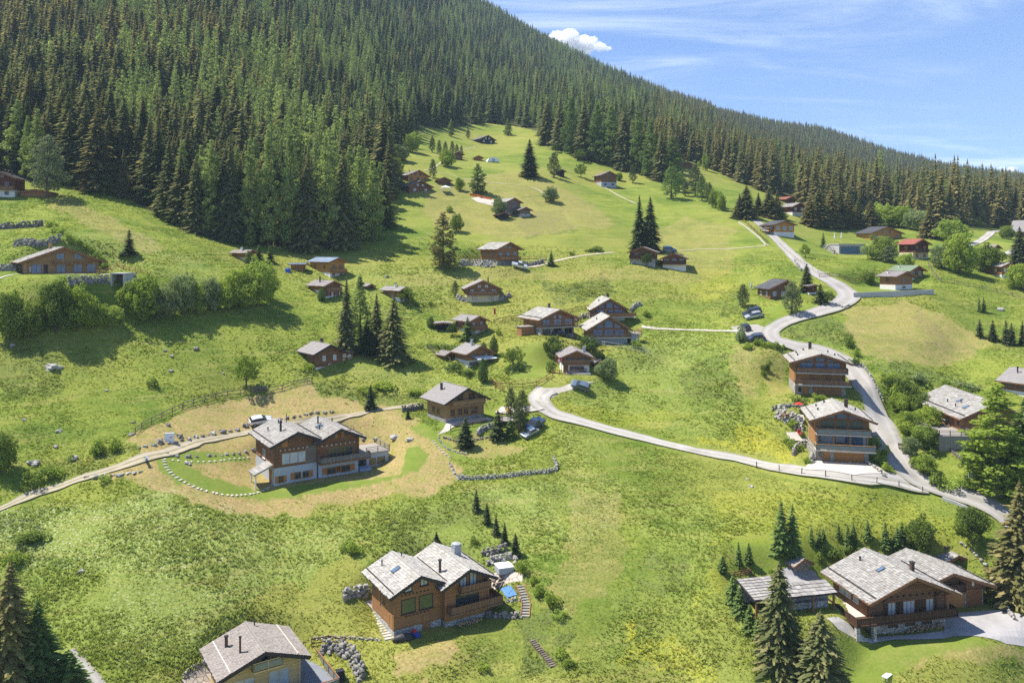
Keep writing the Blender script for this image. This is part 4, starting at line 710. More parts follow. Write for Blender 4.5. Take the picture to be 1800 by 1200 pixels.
def named(n,tp):
    x=t.n('GeometryNodeInputNamedAttribute',data_type=tp); x.inputs['Name'].default_value=n; return x.outputs[0]
io=t.n('GeometryNodeInstanceOnPoints'); ng.links.new(gi.outputs[0],io.inputs['Points']); ng.links.new(ci.outputs[0],io.inputs['Instance']); io.inputs['Pick Instance'].default_value=True; ng.links.new(named('idx','INT'),io.inputs['Instance Index'])
cx=t.n('ShaderNodeCombineXYZ'); ng.links.new(named('rot','FLOAT'),cx.inputs[2]); ng.links.new(cx.outputs[0],io.inputs['Rotation']); ng.links.new(named('scl','FLOAT'),io.inputs['Scale']); ng.links.new(io.outputs[0],go.inputs[0])
md=fo.modifiers.new('plant','NODES'); md.node_group=ng
print('forest', len(fx), 'single', single.sum(), ns, nl)
# ------------------------------------------------------------------ chalets
class House:
    def __init__(s,name,label,cat,c,yaw,fw,sw=None,L=None,group=None,dz=0,W=None):
        P=at(*c); s.k=mpx(P); u=P.x/P.y; a=R(yaw); s.yaw=a
        s.W=W or fw*s.k/(math.cos(a)-u*math.sin(a)); s.L=L or sw*s.k/max(.2,abs(math.sin(a)+u*math.cos(a)))
        s.ox=s.oy=s.oz=0; s.near=P.y<205; s.P=P
        s.root=empty(name,P+Vector((0,0,dz)),a); tag(s.root,label,cat,group)
    def block(s,ox,oy,W,L,oz=0): s.ox,s.oy,s.W,s.L,s.oz=ox,oy,W,L,oz; return s
    def mp(s,f,u,n,z):
        q={'F':(u,-n),'L':(-n,u),'R':(s.W+n,u),'B':(u,s.L+n)}[f]; return (q[0]+s.ox,q[1]+s.oy,z+s.oz)
    def fbox(s,M,f,u0,u1,n0,n1,z0,z1,m=0):
        a=s.mp(f,u0,n0,z0); b=s.mp(f,u1,n1,z1); M.box(min(a[0],b[0]),max(a[0],b[0]),min(a[1],b[1]),max(a[1],b[1]),a[2],b[2],m)
    def part(s,M,name,mats,parent=None): return M.build(name,[mt(x) for x in (mats if isinstance(mats,(list,tuple)) else [mats])],parent or s.root)
    def walls(s,Hw,pitch,wood,Hb=0,base=None,apex=.5,below=3.0,inset=0,stud=True,Hw2=None):
        s.Hw,s.tan,s.ap=Hw,math.tan(R(pitch)),apex; W,L=s.W,s.L; s.Hw2=Hw2 if Hw2 is not None else Hw
        ax=W*apex; az=Hw+ax*s.tan; s.az=az; s.tan2=(az-s.Hw2)/max(.01,W-ax)
        lo=Hb if base else -below
        if base:
            M=MB(); s.fbox(M,'F',0,W,-L,0,-below,Hb); s.part(M,'base',base)
        M=MB(); pr=[(0,lo),(W,lo),(W,s.Hw2),(ax,az),(0,Hw)]; M.prism([(x+s.ox,inset+s.oy,z+s.oz) for x,z in pr],(0,L-inset,0))
        if stud and s.near:   # corner posts, cross-wall log ends and purlin ends
            for x in (.0,W): s.fbox(M,'F',x-.14,x+.14,-.14,.10,lo+.02,(Hw if x==0 else s.Hw2)-.05)
            for x,z in ((.35,Hw),(ax/2,(Hw+az)/2),(ax,az),((W+ax)/2,(s.Hw2+az)/2),(W-.35,s.Hw2)): s.fbox(M,'F',x-.11,x+.11,0,.85,z-.36,z-.10)
        s.wall=s.part(M,'wall',wood); return s
    def roof(s,mat,ov=.9,og=1.1,ogb=.8,rows=.55,wid=.8,rough=1.0,fascia='fascia_wood',th=.2,right=True,left=True,guard=False,name='roof'):
        M=MB(); W,L=s.W,s.L; ax=W*s.ap; rr=random.Random(int(abs(s.P.x)*91+s.ox*7)); y0,y1=-og,L+ogb; o=Vector((s.ox,s.oy,s.oz))
        if not s.near: rows*=1.3; wid*=1.5
        for side,on in ((-1,left),(1,right)):
            if not on: continue
            tn=s.tan if side<0 else s.tan2; hw=s.Hw if side<0 else s.Hw2
            ex=-ov if side<0 else W+ov; ez=hw-ov*tn+.03; az=s.az+.03
            A0=Vector((ex,y0,ez));A1=Vector((ax,y0,az)); n=Vector((-tn if side<0 else tn,0,1)).normalized()
            M.hexa([p+o for p in (A0,A1,A1+Vector((0,y1-y0,0)),A0+Vector((0,y1-y0,0)),A0+n*th,Vector((ax,y0,az+th/n.z)),Vector((ax,y1,az+th/n.z)),A0+n*th+Vector((0,y1-y0,0)))],1)
            S=(A1-A0).length; dr=(A1-A0)/S; nr=max(3,round(S/rows)); rd=S/nr
            for k in range(nr):
                s0=k*rd-(.06 if k==0 else .04); s1=min(S+.02,(k+1)*rd+.08*rd); y=y0-.04
                while y<y1:
                    w=wid*(1+rough*.55*(rr.random()-.5)); ye=min(y+w,y1+.04)
                    if y1-ye<wid*.3: ye=y1+.04
                    j=rr.uniform(-.5,.5)*rd*.35*rough; l=.055+.05*rr.random()*rough; g=.008*rough; tint=min(1,max(0,.5+(rr.random()-.5)*rough))
                    a=A0+dr*(s0+j); b=A0+dr*s1; a=Vector((a.x,0,a.z)); b=Vector((b.x,0,b.z))
                    q=[a+n*(th+l+.015),a+n*(th+l+.015),b+n*(th+.02),b+n*(th+.02)]; ys=[y+g,ye-g,ye-g,y+g]
                    q=[p+Vector((0,yy,0))+o+Vector((0,0,rr.uniform(-.012,.012)*rough)) for p,yy in zip(q,ys)]
                    if side>0: q=q[::-1]
                    M.poly(q,0,tint); i0,i1=(0,1) if side<0 else (3,2); M.poly([q[i1],q[i0],q[i0]-n*(l+.01),q[i1]-n*(l+.01)],0,tint*.6)
                    y=ye
            for yy in ([y0-.05,y1+.05] if s.near else [y0-.05]):
                d=.24; M.bar(A0+o+Vector((0,yy-y0,0))+n*(.02),A1+o+Vector((0,yy-y0,0))+n*(.02)+dr*.0,.07,d+.15,2,up=n)
            if s.near: M.bar(A0+o+n*.1-dr*.06,A0+o+n*.1-dr*.06+Vector((0,y1-y0,0)),.09,.16,2)
            if guard:
                p=A0+dr*(S*.16)+n*(th+.2); M.bar(p+o+Vector((0,.2,0)),p+o+Vector((0,y1-y0-.2,0)),.07,.16,3)
        M.bar(Vector((ax,y0-.04,s.az+.03+th/math.cos(math.atan(s.tan))+.06))+o,Vector((ax,y1+.04,s.az+.03+th/math.cos(math.atan(s.tan))+.06))+o,.22,.07,0,r=.35)
        s.y0,s.y1=y0,y1; s.th=th
        s.rf=s.part(M,name,[mat,'fascia_wood' if fascia=='fascia_pale' else fascia,fascia,'metal_dark']); return s
    def zroof(s,x): 
        ax=s.W*s.ap; return (s.Hw+x*s.tan if x<ax else s.az-(x-ax)*s.tan2)+s.th+.05
    def chimney(s,x,y,h,r=.16,mat='metal_dark',square=False,cap=None,name='chimney'):
        M=MB(); z=s.zroof(x); p=Vector((x+s.ox,y+s.oy,z+s.oz))
        if square: M.box(p.x-r,p.x+r,p.y-r,p.y+r,p.z-.8,p.z+h,0); M.box(p.x-r-.08,p.x+r+.08,p.y-r-.08,p.y+r+.08,p.z+h,p.z+h+.1,1)
        else: M.tube([p-Vector((0,0,.5)),p+Vector((0,0,h))],r,8,0); M.tube([p+Vector((0,0,h)),p+Vector((0,0,h+.16))],r*1.45,8,1)
        if cap: M.tube([p+Vector((0,0,h+.1)),p+Vector((0,0,h+.35)),p+Vector((0,0,h+.55))],[r*1.2,r*1.3,r*.3],8,1)
        return s.part(M,name,[mat,'metal_dark' if not square or mat!='metal_grey' else 'metal_grey'],s.rf)
    def skylight(s,x,y,w=.9,l=1.2):
        side=-1 if x<s.W*s.ap else 1; tn=s.tan if side<0 else s.tan2; d=Vector((1,0,-side*tn)).normalized() if side>0 else Vector((1,0,tn)).normalized()
        n=Vector((-d.z,0,d.x)); p=Vector((x+s.ox,y+s.oy,s.zroof(x)+s.oz))+n*.1; e=Vector((0,1,0)); M=MB()
        def slab(hl,hw,a,b,m): M.hexa([p-d*hl-e*hw+n*a,p+d*hl-e*hw+n*a,p+d*hl+e*hw+n*a,p-d*hl+e*hw+n*a,p-d*hl-e*hw+n*b,p+d*hl-e*hw+n*b,p+d*hl+e*hw+n*b,p-d*hl+e*hw+n*b],m)
        slab(l/2,w/2,-.1,.06,0); slab(l/2-.12,w/2-.12,.062,.075,1); s.part(M,'skylight',['metal_dark','glass_blue'],s.rf)
    def win(s,f,u,z,w,h,cols=2,rows=1,frame='frame_wood',glass='glass_dark',shut=None,open_=True,fw=.09,inset=0,sill=True):
        u0,u1=u-w/2,u+w/2; M=MB(); n0,n1=-.02-inset,.07-inset
        s.fbox(M,f,u0,u1,n0,n1,z,z+fw); s.fbox(M,f,u0,u1,n0,n1,z+h-fw,z+h); s.fbox(M,f,u0,u0+fw,n0,n1,z+fw,z+h-fw); s.fbox(M,f,u1-fw,u1,n0,n1,z+fw,z+h-fw)
        for c in range(1,cols): x=u0+w*c/cols; s.fbox(M,f,x-fw*.45,x+fw*.45,n0,n1-.01,z+fw,z+h-fw)
        for r in range(1,rows): y=z+h*r/rows; s.fbox(M,f,u0+fw,u1-fw,n0,n1-.015,y-fw*.35,y+fw*.35)
        if sill and s.near: s.fbox(M,f,u0-.08,u1+.08,n0,n1+.08,z-.08,z)
        if s.near:
            o=s.part(M,'window',frame); g=MB(); s.fbox(g,f,u0+fw*.5,u1-fw*.5,n0,.03-inset,z+fw*.5,z+h-fw*.5); s.part(g,'pane',glass,o)
        else:
            s.fbox(M,f,u0+fw*.5,u1-fw*.5,n0,.03-inset,z+fw*.5,z+h-fw*.5,1); s.part(M,'window',[frame,glass])
        if shut:
            for q in (-1,1):
                sw=w*.5; M=MB(); a=(u0-sw-.02,u0-.02) if q<0 else (u1+.02,u1+sw+.02); s.fbox(M,f,a[0],a[1],.005,.06,z+.02,z+h-.02); s.part(M,'shutter',shut)
    def glaz(s,pts,frame='fascia_wood',glass='glass_blue',n=.09):   # a glazed panel in the gable, corners (u, z)
        c=(sum(p[0] for p in pts)/len(pts),sum(p[1] for p in pts)/len(pts)); M=MB()
        for a,b in zip(pts,pts[1:]+pts[:1]): M.bar(s.mp('F',a[0],.05,a[1]),s.mp('F',b[0],.05,b[1]),.16,.12,up=(0,1,0))
        o=s.part(M,'window',frame); g=MB(); g.prism([s.mp('F',p[0],.035,p[1]) for p in pts],(0,.05,0)); s.part(g,'pane',glass,o)
    def door(s,f,u,z,w,h,mat='gold_wood',name='door',lines=0,n=.05,inset=0):
        M=MB(); s.fbox(M,f,u-w/2,u+w/2,-.02-inset,n-inset,z,z+h)
        for i in range(lines): q=z+h*(i+1)/(lines+1); s.fbox(M,f,u-w/2,u+w/2,n-inset,n+.012-inset,q-.02,q+.02,1)
        s.fbox(M,f,u-w/2-.1,u-w/2,-.02-inset,n+.03-inset,z,z+h+.1,1); s.fbox(M,f,u+w/2,u+w/2+.1,-.02-inset,n+.03-inset,z,z+h+.1,1); s.fbox(M,f,u-w/2,u+w/2,-.02-inset,n+.03-inset,z+h,z+h+.1,1)
        return s.part(M,name,[mat,'frame_wood'])
    def railing(s,segs,z,style,parent,h=1.0,mat=None,wood='board_brown'):
        # segs: list of ((x,y),(x,y)) in house coordinates
        M=MB()
        for a,b in segs:
            A=Vector((a[0]+s.ox,a[1]+s.oy,z+s.oz)); B=Vector((b[0]+s.ox,b[1]+s.oy,z+s.oz)); Ln=(B-A).length; n=max(1,round(Ln/1.9))
            if style=='glass':
                for i in range(n+1):
                    p=A+(B-A)*i/n; M.bar(p-Vector((0,0,.25)),p+Vector((0,0,h)),.12,.12,0)
                M.bar(A+Vector((0,0,h)),B+Vector((0,0,h)),.14,.1,0); M.bar(A+Vector((0,0,.12)),B+Vector((0,0,.12)),.06,.06,0)
                d=(B-A).normalized(); M.bar(A+d*.08+Vector((0,0,.5)),B-d*.08+Vector((0,0,.5)),.03,h-.3,1)
            else:
                for i in range(n+1):
                    p=A+(B-A)*i/n; M.bar(p-Vector((0,0,.2)),p+Vector((0,0,h+.03)),.12,.12,0)
                M.bar(A+Vector((0,0,h)),B+Vector((0,0,h)),.15,.08,0); M.bar(A+Vector((0,0,.14)),B+Vector((0,0,.14)),.07,.08,0)
                if style=='board':
                    nb=max(2,int(Ln/.26)) if s.near else 1
                    for i in range(nb):
                        p=A+(B-A)*(i+.5)/nb; d=(B-A)/nb*(.43 if s.near else .5); M.bar(p-d+Vector((0,0,.53)),p+d+Vector((0,0,.53)),.035,h-.24,0)
                else:
                    M.bar(A+Vector((0,0,.42)),B+Vector((0,0,.42)),.06,.07,0); M.bar(A+Vector((0,0,.7)),B+Vector((0,0,.7)),.06,.07,0)
        return s.part(M,'railing',[wood,'glass_rail'],parent)
    def balcony(s,z,u0,u1,dep,style='board',wood='board_brown',left=0,right=0,h=1.0,slab='fascia_wood',posts=(),postz=None,th=.2):
        # along the front; left / right: how far it runs back along the sides
        M=MB(); s.fbox(M,'F',u0,u1,.0,dep,z-th,z)
        if left: s.fbox(M,'F',u0,-.02,-left,-.002,z-th,z)
        if right: s.fbox(M,'F',s.W+.02,u1,-right,-.002,z-th,z)
        for p in posts: s.fbox(M,'F',p-.12,p+.12,dep-.35,dep-.1,(postz if postz is not None else -1),z-th)
        o=s.part(M,'balcony',slab); e=.08
        seg=[((u0+e,-dep+e),(u1-e,-dep+e))]
        seg.append(((u0+e,left if left else 0),(u0+e,-dep+e))); seg.append(((u1-e,-dep+e),(u1-e,right if right else 0)))
        s.railing(seg,z,style,o,h,wood=wood); return o
def simple(name,label,c,yaw,fw,eh,sw=None,L=None,bh=0,pitch=23,wood='wood_brown',base='plaster_white',roof='roof_grey',ov=.8,og=.9,wins=2,bwins=2,bal=None,chim=None,glass='glass_dark',frame='frame_wood',shut=None,cat='chalet',apex=.5,side=1,rough=.5,gable=True,fascia='fascia_wood',door=None,balwood='board_brown',rows=.6,Hw2=None):
    h=House(name,label,cat,c,yaw,fw,sw,L); k=h.k; Hw=eh*k; Hb=bh*k
    h.walls(Hw,pitch,wood,Hb,base if bh else None,apex,Hw2=Hw2); h.roof(roof,ov,og,.6,rows,rows*1.2,rough,fascia)
    W=h.W; ww=min(1.1,W*.16); wz=Hb+max(.35,(Hw-Hb)*.32); wh=min(1.25,(Hw-Hb)*.55)
    if Hw-Hb>1.4 and wins:
        for i in range(wins): h.win('F',W*(i+.5+(.0))/wins if wins>1 else W*.5,wz,ww*1.15,wh,2,1,frame,glass,shut)
    if gable and h.az-Hw>1.5 and W>5:
        for q in ((-.11,.11) if W>7 else (0,)): h.win('F',W*(apex+q),Hw+.1,ww*.95,min(1.2,(h.az-Hw)*.48),2,1,frame,glass)
    if bh and Hb>1.3 and bwins:
        for i in range(bwins): h.win('F',W*(i+.5)/bwins,Hb*.3,ww*1.1,Hb*.5,2,1,frame,glass,shut)
    if side and Hw>1.9:
        n=1 if h.L<6 else 2
        for f in (('L',) if yaw>=-8 else ('R',)):
            for i in range(n): h.win(f,h.L*(i+.6)/(n+.2),wz,ww,wh,2,1,frame,glass)
    if bal: h.balcony(bal*k if bal>0 else Hb,-.1 if W<9 else .4,W+.1 if W<9 else W-.4,1.1,'board',balwood)
    if chim: h.chimney(W*chim[0],h.L*chim[1],chim[2],chim[3] if len(chim)>3 else .17,chim[4] if len(chim)>4 else 'metal_dark',len(chim)>4)
    if door: h.door('F',W*door,0,.95,2.0)
    return h
S=simple
# ---- the twin-gabled chalet on the brown mown plot
h=House('twin_gable_chalet','large twin-gabled wooden chalet with blue-grey plaster base on the brown mown plot','chalet',(482,855),33,76,33); k=h.k; W1,L1=7.5,11.4
h.block(0,0,W1,L1); h.walls(7.3,23,'wood_dark',3.1,'plaster_grey'); h.roof('roof_stone',1.05,1.3,1.0,.36,.48,.9,'fascia_dark',guard=True)
h.chimney(2.2,3.6,1.5,.2,cap=True); h.chimney(1.0,7.2,.6,.1); h.chimney(4.9,9.0,1.6,.06,name='antenna'); h.chimney(3.2,8.3,.5,.1)
h.win('F',1.15,.55,.95,1.15,2,1,shut='shutter_orange'); h.win('F',4.1,.75,1.15,1.15,2,1,'frame_wood',fw=.07); h.win('F',5.5,.75,1.15,1.15,2,1,'frame_wood',fw=.07); 
for u in (3.15,6.45): M=MB(); h.fbox(M,'F',u-.32,u+.32,.01,.07,.75,1.9); h.part(M,'shutter','shutter_orange')
h.win('F',3.4,3.5,4.3,2.0,3,1,'frame_wood','glass_pale'); h.win('F',4.6,7.5,1.0,1.25,2,1)
M=MB(); h.fbox(M,'F',1.3,2.3,.01,.07,6.55,7.9); h.part(M,'shutter','gold_wood')
M=MB(); h.fbox(M,'F',5.45,7.35,.015,.06,3.12,6.3); h.part(M,'cladding','wood_grey')
M=MB()
for i in range(7): h.fbox(M,'F',.9+i*.78,1.2+i*.78,.0,.14,5.95,6.15)
h.part(M,'beam_ends','fascia_pale')
for i,u in enumerate((2.6,4.4,8.4)): h.win('L',u,3.7,.8,1.3,2,1)
h.win('L',6.0,3.6,1.4,1.6,2,1,'frame_white')
W2=7.4
h.block(W1+.25,-.2,W2,L1-.4); h.walls(6.9,24,'wood_dark',3.0,'plaster_grey'); h.roof('roof_stone',1.0,1.3,1.0,.36,.48,.9,'fascia_dark',guard=True)
h.chimney(2.4,7.2,1.3,.14); h.chimney(1.6,4.0,.7,.1); h.chimney(5.8,9.0,.6,.1); h.skylight(2.1,6.0,.7,1.2); h.skylight(2.1,5.1,.7,1.2)
for u in (2.35,5.0): h.win('F',u,.75,1.7,1.2,2,1,'frame_wood',shut='shutter_orange',fw=.07)
h.win('F',4.1,3.3,4.6,2.1,6,1,'frame_wood','glass_dark',sill=False); h.win('F',2.6,7.0,.9,1.1,1,1,shut='gold_wood'); h.win('F',5.1,7.0,.9,1.2,2,1,shut='gold_wood')
M=MB()
for i in range(8): h.fbox(M,'F',.5+i*.85,.8+i*.85,.0,.14,5.75,5.95)
h.part(M,'beam_ends','fascia_pale')
h.balcony(2.95,-.15,9.3,1.3,'board','board_grey')
# side terrace with flat roof annex and hot tub
h.block(W1+.25+W2,1.6,6.8,6.2); M=MB(); h.fbox(M,'F',2.4,6.8,-6.2,-.1,-3,2.75); h.fbox(M,'F',0.12,2.4,-6.2,-3.2,-3,2.75); a=h.part(M,'annex','plaster_grey')
M=MB(); h.fbox(M,'F',.12,7.0,-6.4,.15,2.76,2.95); t=h.part(M,'terrace','deck_grey'); h.railing([((2.3,-.0),(6.9,-.0)),((6.9,-.0),(6.9,6.2))],2.95,'bar',t,wood='board_grey')
h.win('F',3.6,.8,1.2,1.1,1,1,'frame_wood','glass_green'); h.win('F',5.3,.8,1.5,1.1,1,1,'frame_wood','glass_green')
M=MB(); h.fbox(M,'F',.3,2.5,-.1,2.0,-.3,.75); h.part(M,'hot_tub_cover','tub_blue')
M=MB(); h.fbox(M,'F',7.0,7.2,-5,1.0,-3,.3); h.part(M,'stair_wall','stone_wall')
# porch roof on the left wall
h.block(0,0,W1,L1); M=MB(); n=Vector((-.42,0,1)).normalized()
p0=Vector((-3.3,.2,2.15)); 
M.hexa([p0,p0+Vector((3.25,0,1.35)),p0+Vector((3.25,3.6,1.35)),p0+Vector((0,3.6,0)),p0+n*.22,p0+Vector((3.25,0,1.35))+n*.22,p0+Vector((3.25,3.6,1.35))+n*.22,p0+Vector((0,3.6,0))+n*.22],0)
rr=random.Random(4)
for i in range(6):
    for j in range(5):
        a=p0+Vector((3.25,0,1.35))*(i/6)+Vector((0,j*.72,0))+n*.24; b=a+Vector((3.25,0,1.35))/6; M.poly([a+n*.05,a+n*.05+Vector((0,.7,0)),b+Vector((0,.7,0)),b][::-1],0,rr.random())
M.box(-3.1,-2.9,.4,.6,-2,2.2,1); M.box(-3.1,-2.9,3.3,3.5,-2,2.2,1); h.part(M,'porch',['roof_stone','frame_white'])
h.door('L',2.2,.2,1.0,2.1)
# ---- honey coloured chalet
h=House('log_chalet','honey coloured log chalet with grey shingle roof beside the garden deck','chalet',(784,744),35,66,34); h.L=7.6; h.W=8.7
h.walls(4.3,26,'wood_honey',.9,'stone_wall'); h.roof('roof_grey',1.0,1.2,1.1,.42,.42,.35,'fascia_dark'); h.chimney(2.2,5.6,1.3,.2,'metal_dark',True); 
h.balcony(3.3,.9,8.6,1.1,'board','wood_honey',slab='wood_honey'); 
for u in (1.5,3.2,4.6): h.win('F',u,1.3,1.1,1.3,2,2,'gold_wood')
h.win('F',6.6,1.2,1.7,1.5,3,2,'gold_wood'); h.win('F',3.3,3.9,1.4,1.5,2,2,'gold_wood'); h.win('F',6.0,3.9,1.6,1.5,2,2,'gold_wood'); h.win('L',3.0,1.5,1.2,1.1,2,1,'gold_wood'); h.win('L',4.9,1.5,1.2,1.1,2,1,'gold_wood')
M=MB(); h.fbox(M,'F',.6,9.4,.12,2.6,-.4,.22); h.part(M,'terrace','flagstone')
# ---- old barn house
h=House('old_barn','dark brown barn house with grey roof and white shed doors beside the spruce cluster','barn',(555,650),40,45,35); h.W=6.4; h.L=7.2
h.walls(3.7,25,'wood_dark',.5,'plaster_white'); h.roof('roof_grey',.9,.9,.8,.45,.45,.3,'fascia_dark'); h.chimney(3.9,5.0,1.1,.26,'metal_rust',True); h.win('F',2.0,1.9,.75,1.1,1,1,'frame_white','glass_pale'); h.win('F',4.6,1.9,.75,1.1,1,1,'frame_white','glass_pale'); h.door('L',2.2,.0,.9,1.9,'shutter_brown'); h.door('L',5.4,.0,1.0,2.0,'cover_black'); h.win('F',3.4,.45,.6,.7,1,1,'frame_white')
h.block(6.42,.5,2.9,5.0); h.walls(3.35,3,'wood_brown',2.0,'wood_dark',apex=.02,Hw2=2.95); h.roof('roof_grey',.0,.8,.4,.5,.5,.3,'fascia_dark',left=False,name='lean_to_roof'); h.win('F',.8,2.2,.9,.85,2,1,'frame_white','glass_pale'); h.win('F',2.1,2.2,.9,.85,2,1,'frame_white','glass_pale'); h.door('F',.6,.0,.9,1.75,'frame_white'); h.door('F',2.3,.0,.9,1.75,'frame_white')
# ---- small houses of the left slope
S('timber_house','bright orange timber house with bluish roof below the dark forest',(580,488),45,26,28,sw=36,bh=9,pitch=22,wood='wood_orange',roof='roof_blue',wins=2,chim=(.5,.6,.9),side=1,bal=9,balwood='board_orange')
S('timber_house','brown timber house with white ground floor, between the orange house and the tall spruce',(571,525),45,27,23,sw=28,bh=14,pitch=24,wood='wood_brown',roof='roof_purple',chim=(.25,.55,1.4,.2),shut='shutter_red',bal=13)
S('cabin','small brown and white cabin with white chimney among young larches',(434,462),58,13,18,sw=26,bh=9,wood='wood_brown',base='plaster_cream',roof='roof_brown',chim=(.3,.5,1.0,.25,'plaster_white'),cat='cabin')
S('cabin','small dark cabin with white base and pale roof behind the spruce cluster',(702,532),52,15,22,sw=29,bh=9,wood='wood_brown',roof='roof_grey',chim=(.3,.4,1.1,.2,'plaster_white'),cat='cabin')
S('storage_shed','low storage shed with dark roof left of the orange house',(533,478),82,4,13,sw=22,pitch=12,wood='wood_brown',roof='roof_blue',wins=0,side=0,cat='shed',gable=False)
S('garden_hut','tiny dark hut behind the larch of the spruce cluster',(646,508),45,7,6,sw=9,wood='wood_dark',roof='roof_grey',wins=0,side=0,cat='hut',gable=False)
h=House('timber_chalet','broad light-timber chalet with pale stone roof above the gravel road at left','chalet',(47,482),38,131,L=13); h.walls(24*h.k,21.5,'wood_honey'); h.roof('roof_slate',1.7,1.6,1.0,.6,.9,.9,'fascia_wood'); W=h.W; h.chimney(W*.42,10,1.5,.3,'wood_honey',True)
for q,w,g in ((.13,2.0,'glass_blue'),(.26,.9,'cover_black'),(.47,1.9,'glass_blue'),(.71,1.9,'glass_blue'),(.90,1.9,'glass_blue')): h.win('F',W*q,.15,w,2.1,2,1,glass=g,sill=False)
for q in (.46,.71): h.win('F',W*q,3.9 if False else 25*h.k,1.7,1.5,2,1,glass='glass_blue',sill=False)
h.balcony(21*h.k-.4,W*.36,W*.87,1.2,'bar','wood_honey'); h.door('F',W*.045,.5,.5,1.2,'fascia_pale')
S('old_chalet','reddish-brown chalet with white base cut by the left picture edge',(-30,346),12,56,34,L=8,bh=13,wood='wood_red',roof='roof_dark',chim=(.75,.5,1.5,.25,'metal_rust'),bal=13)
S('woodshed','long low wooden shed beneath the large round pine',(36,345),10,52,7,L=4,pitch=10,wood='wood_brown',roof='roof_brown',wins=0,side=0,cat='shed',gable=False)
# ---- upper hamlet
S('mountain_chalet','chalet with grey roof and orange timber gable, uppermost right of the white tent',(717,320),40,36,12,sw=14,wood='wood_orange',roof='roof_stone',rough=.8,wins=3,chim=(.3,.6,.9),side=0)
S('mountain_chalet','dark small chalet just below the orange-gabled one',(719,340),35,40,13,L=8,wood='wood_dark',roof='roof_brown',wins=2,glass='glass_pale',side=0)
S('hay_hut','low brown hut behind the dark pine and white gazebo',(770,323),20,21,6,L=5,wood='wood_dark',roof='roof_brown',wins=0,cat='hut',side=0,gable=False)
S('farmhouse','black farmhouse with white windows topmost on the meadow',(844,252),35,26,8,L=11,wood='wood_black',roof='roof_grey',frame='frame_white',glass='glass_pale',wins=2,side=0,cat='house')
S('hay_hut','brown hut right of the pine row on the upper slope',(797,280),25,16,9,L=5,wood='wood_dark',roof='roof_brown',wins=1,cat='hut',side=0)
S('hay_hut','tiny brown hut left of the white greenhouse',(835,282),15,12,5,L=3,wood='wood_brown',roof='roof_brown',wins=0,cat='hut',side=0,gable=False)
S('stone_barn','old grey timber barn complex with stone-slab roof beside the scree',(890,379),38,25,24,sw=23,bh=7,base='stone_wall',wood='wood_grey',roof='roof_slate',rough=1,cat='barn',wins=1,frame='frame_wood',bwins=1)
S('hay_hut','little timber hut on a stone base right of the stone-slab barn',(914,382),22,18,13,L=4,bh=6,base='stone_pale',wood='wood_grey',roof='roof_stone',wins=0,bwins=0,cat='hut',side=0)
S('hay_hut','small dark hut at the foot of the tree by the stone-slab barn',(877,386),20,16,9,L=4,wood='wood_black',roof='roof_dark',wins=0,cat='hut',side=0)
S('barn','small two-storey brown barn on the upper right meadow above the trail',(1057,328),22,27,20,L=7,bh=8,base='plaster_grey',wood='wood_dark',roof='roof_brown',wins=1,cat='barn',side=0)
S('hay_hut','dark hut half hidden by the dark rounded conifer',(982,310),15,10,9,L=4,wood='wood_black',roof='roof_dark',wins=0,cat='hut',side=0)
S('hay_hut','brown barn roof on the top right meadow tongue',(1199,294),15,18,5,L=6,wood='wood_dark',roof='roof_brown',wins=0,cat='hut',side=0,gable=False); S('hay_hut','grey hut roof at the forest edge of the right meadow tongue',(1281,311),15,9,4,L=4,wood='wood_grey',roof='roof_grey',wins=0,cat='hut',side=0,gable=False); S('hay_hut','grey hut roof at the forest edge left of the white tent',(654,301),20,12,5,L=4,wood='wood_grey',roof='roof_grey',wins=0,cat='hut',side=0,gable=False)
# ---- middle slope
h=S('timber_chalet','orange-brown chalet with pale stone roof standing on a boulder terrace at mid slope',(874,468),40,38,31,sw=30,bh=12,base='stone_wall',wood='wood_brown',roof='roof_slate',rough=1,bal=11,wins=3,ov=1.1,og=1.3,glass='glass_blue',balwood='board_orange')
S('timber_chalet','brown chalet with cream ground floor and boulder banks either side',(820,531),8,58,24,L=9,bh=13,base='plaster_cream',wood='wood_brown',roof='roof_grey',bal=13,wins=3,chim=(.7,.4,1.3,.18),pitch=24,glass='glass_pale',ov=.8)
S('small_chalet','little brown and white chalet behind the blue-green conifer',(826,591),38,27,27,sw=26,bh=12,wood='wood_brown',roof='roof_grey',bal=12,wins=2,pitch=22,glass='glass_pale')
h=S('small_chalet','small brown chalet with white awning along the sloping hedge',(822,646),34,42,25,sw=23,bh=12,wood='wood_brown',base='plaster_white',roof='roof_grey',wins=2,chim=(.4,.4,1.4,.22,'metal_grey'),pitch=24,glass='glass_blue',shut='shutter_brown')
M=MB(); M.hexa([(1.5,-2.2,1.9),(h.W+.3,-2.2,1.9),(h.W+.3,-.1,2.3),(1.5,-.1,2.3),(1.5,-2.2,1.98),(h.W+.3,-2.2,1.98),(h.W+.3,-.1,2.38),(1.5,-.1,2.38)]); h.part(M,'awning','cloth_white')
S('garden_shed','small brown garden shed left of the chalet with awning',(783,632),40,13,9,sw=11,wood='wood_brown',roof='roof_purple',wins=0,side=0,cat='shed',gable=False); S('garden_shed','black shed with flat pale roof behind round bushes',(768,580),6,22,11,L=3,pitch=5,wood='wood_black',roof='roof_grey',wins=0,side=0,cat='shed',gable=False); S('garden_shed','grey-roofed little hut beside the fruit tree',(1047,642),18,13,6,L=3,wood='wood_grey',roof='roof_purple',wins=0,side=0,cat='shed',gable=False)
h=House('timber_chalet','large chalet with pale slab roof, stone base and balcony, left of the two glazed chalets','chalet',(950,590),27,60,20); k=h.k; h.L=9; W=h.W
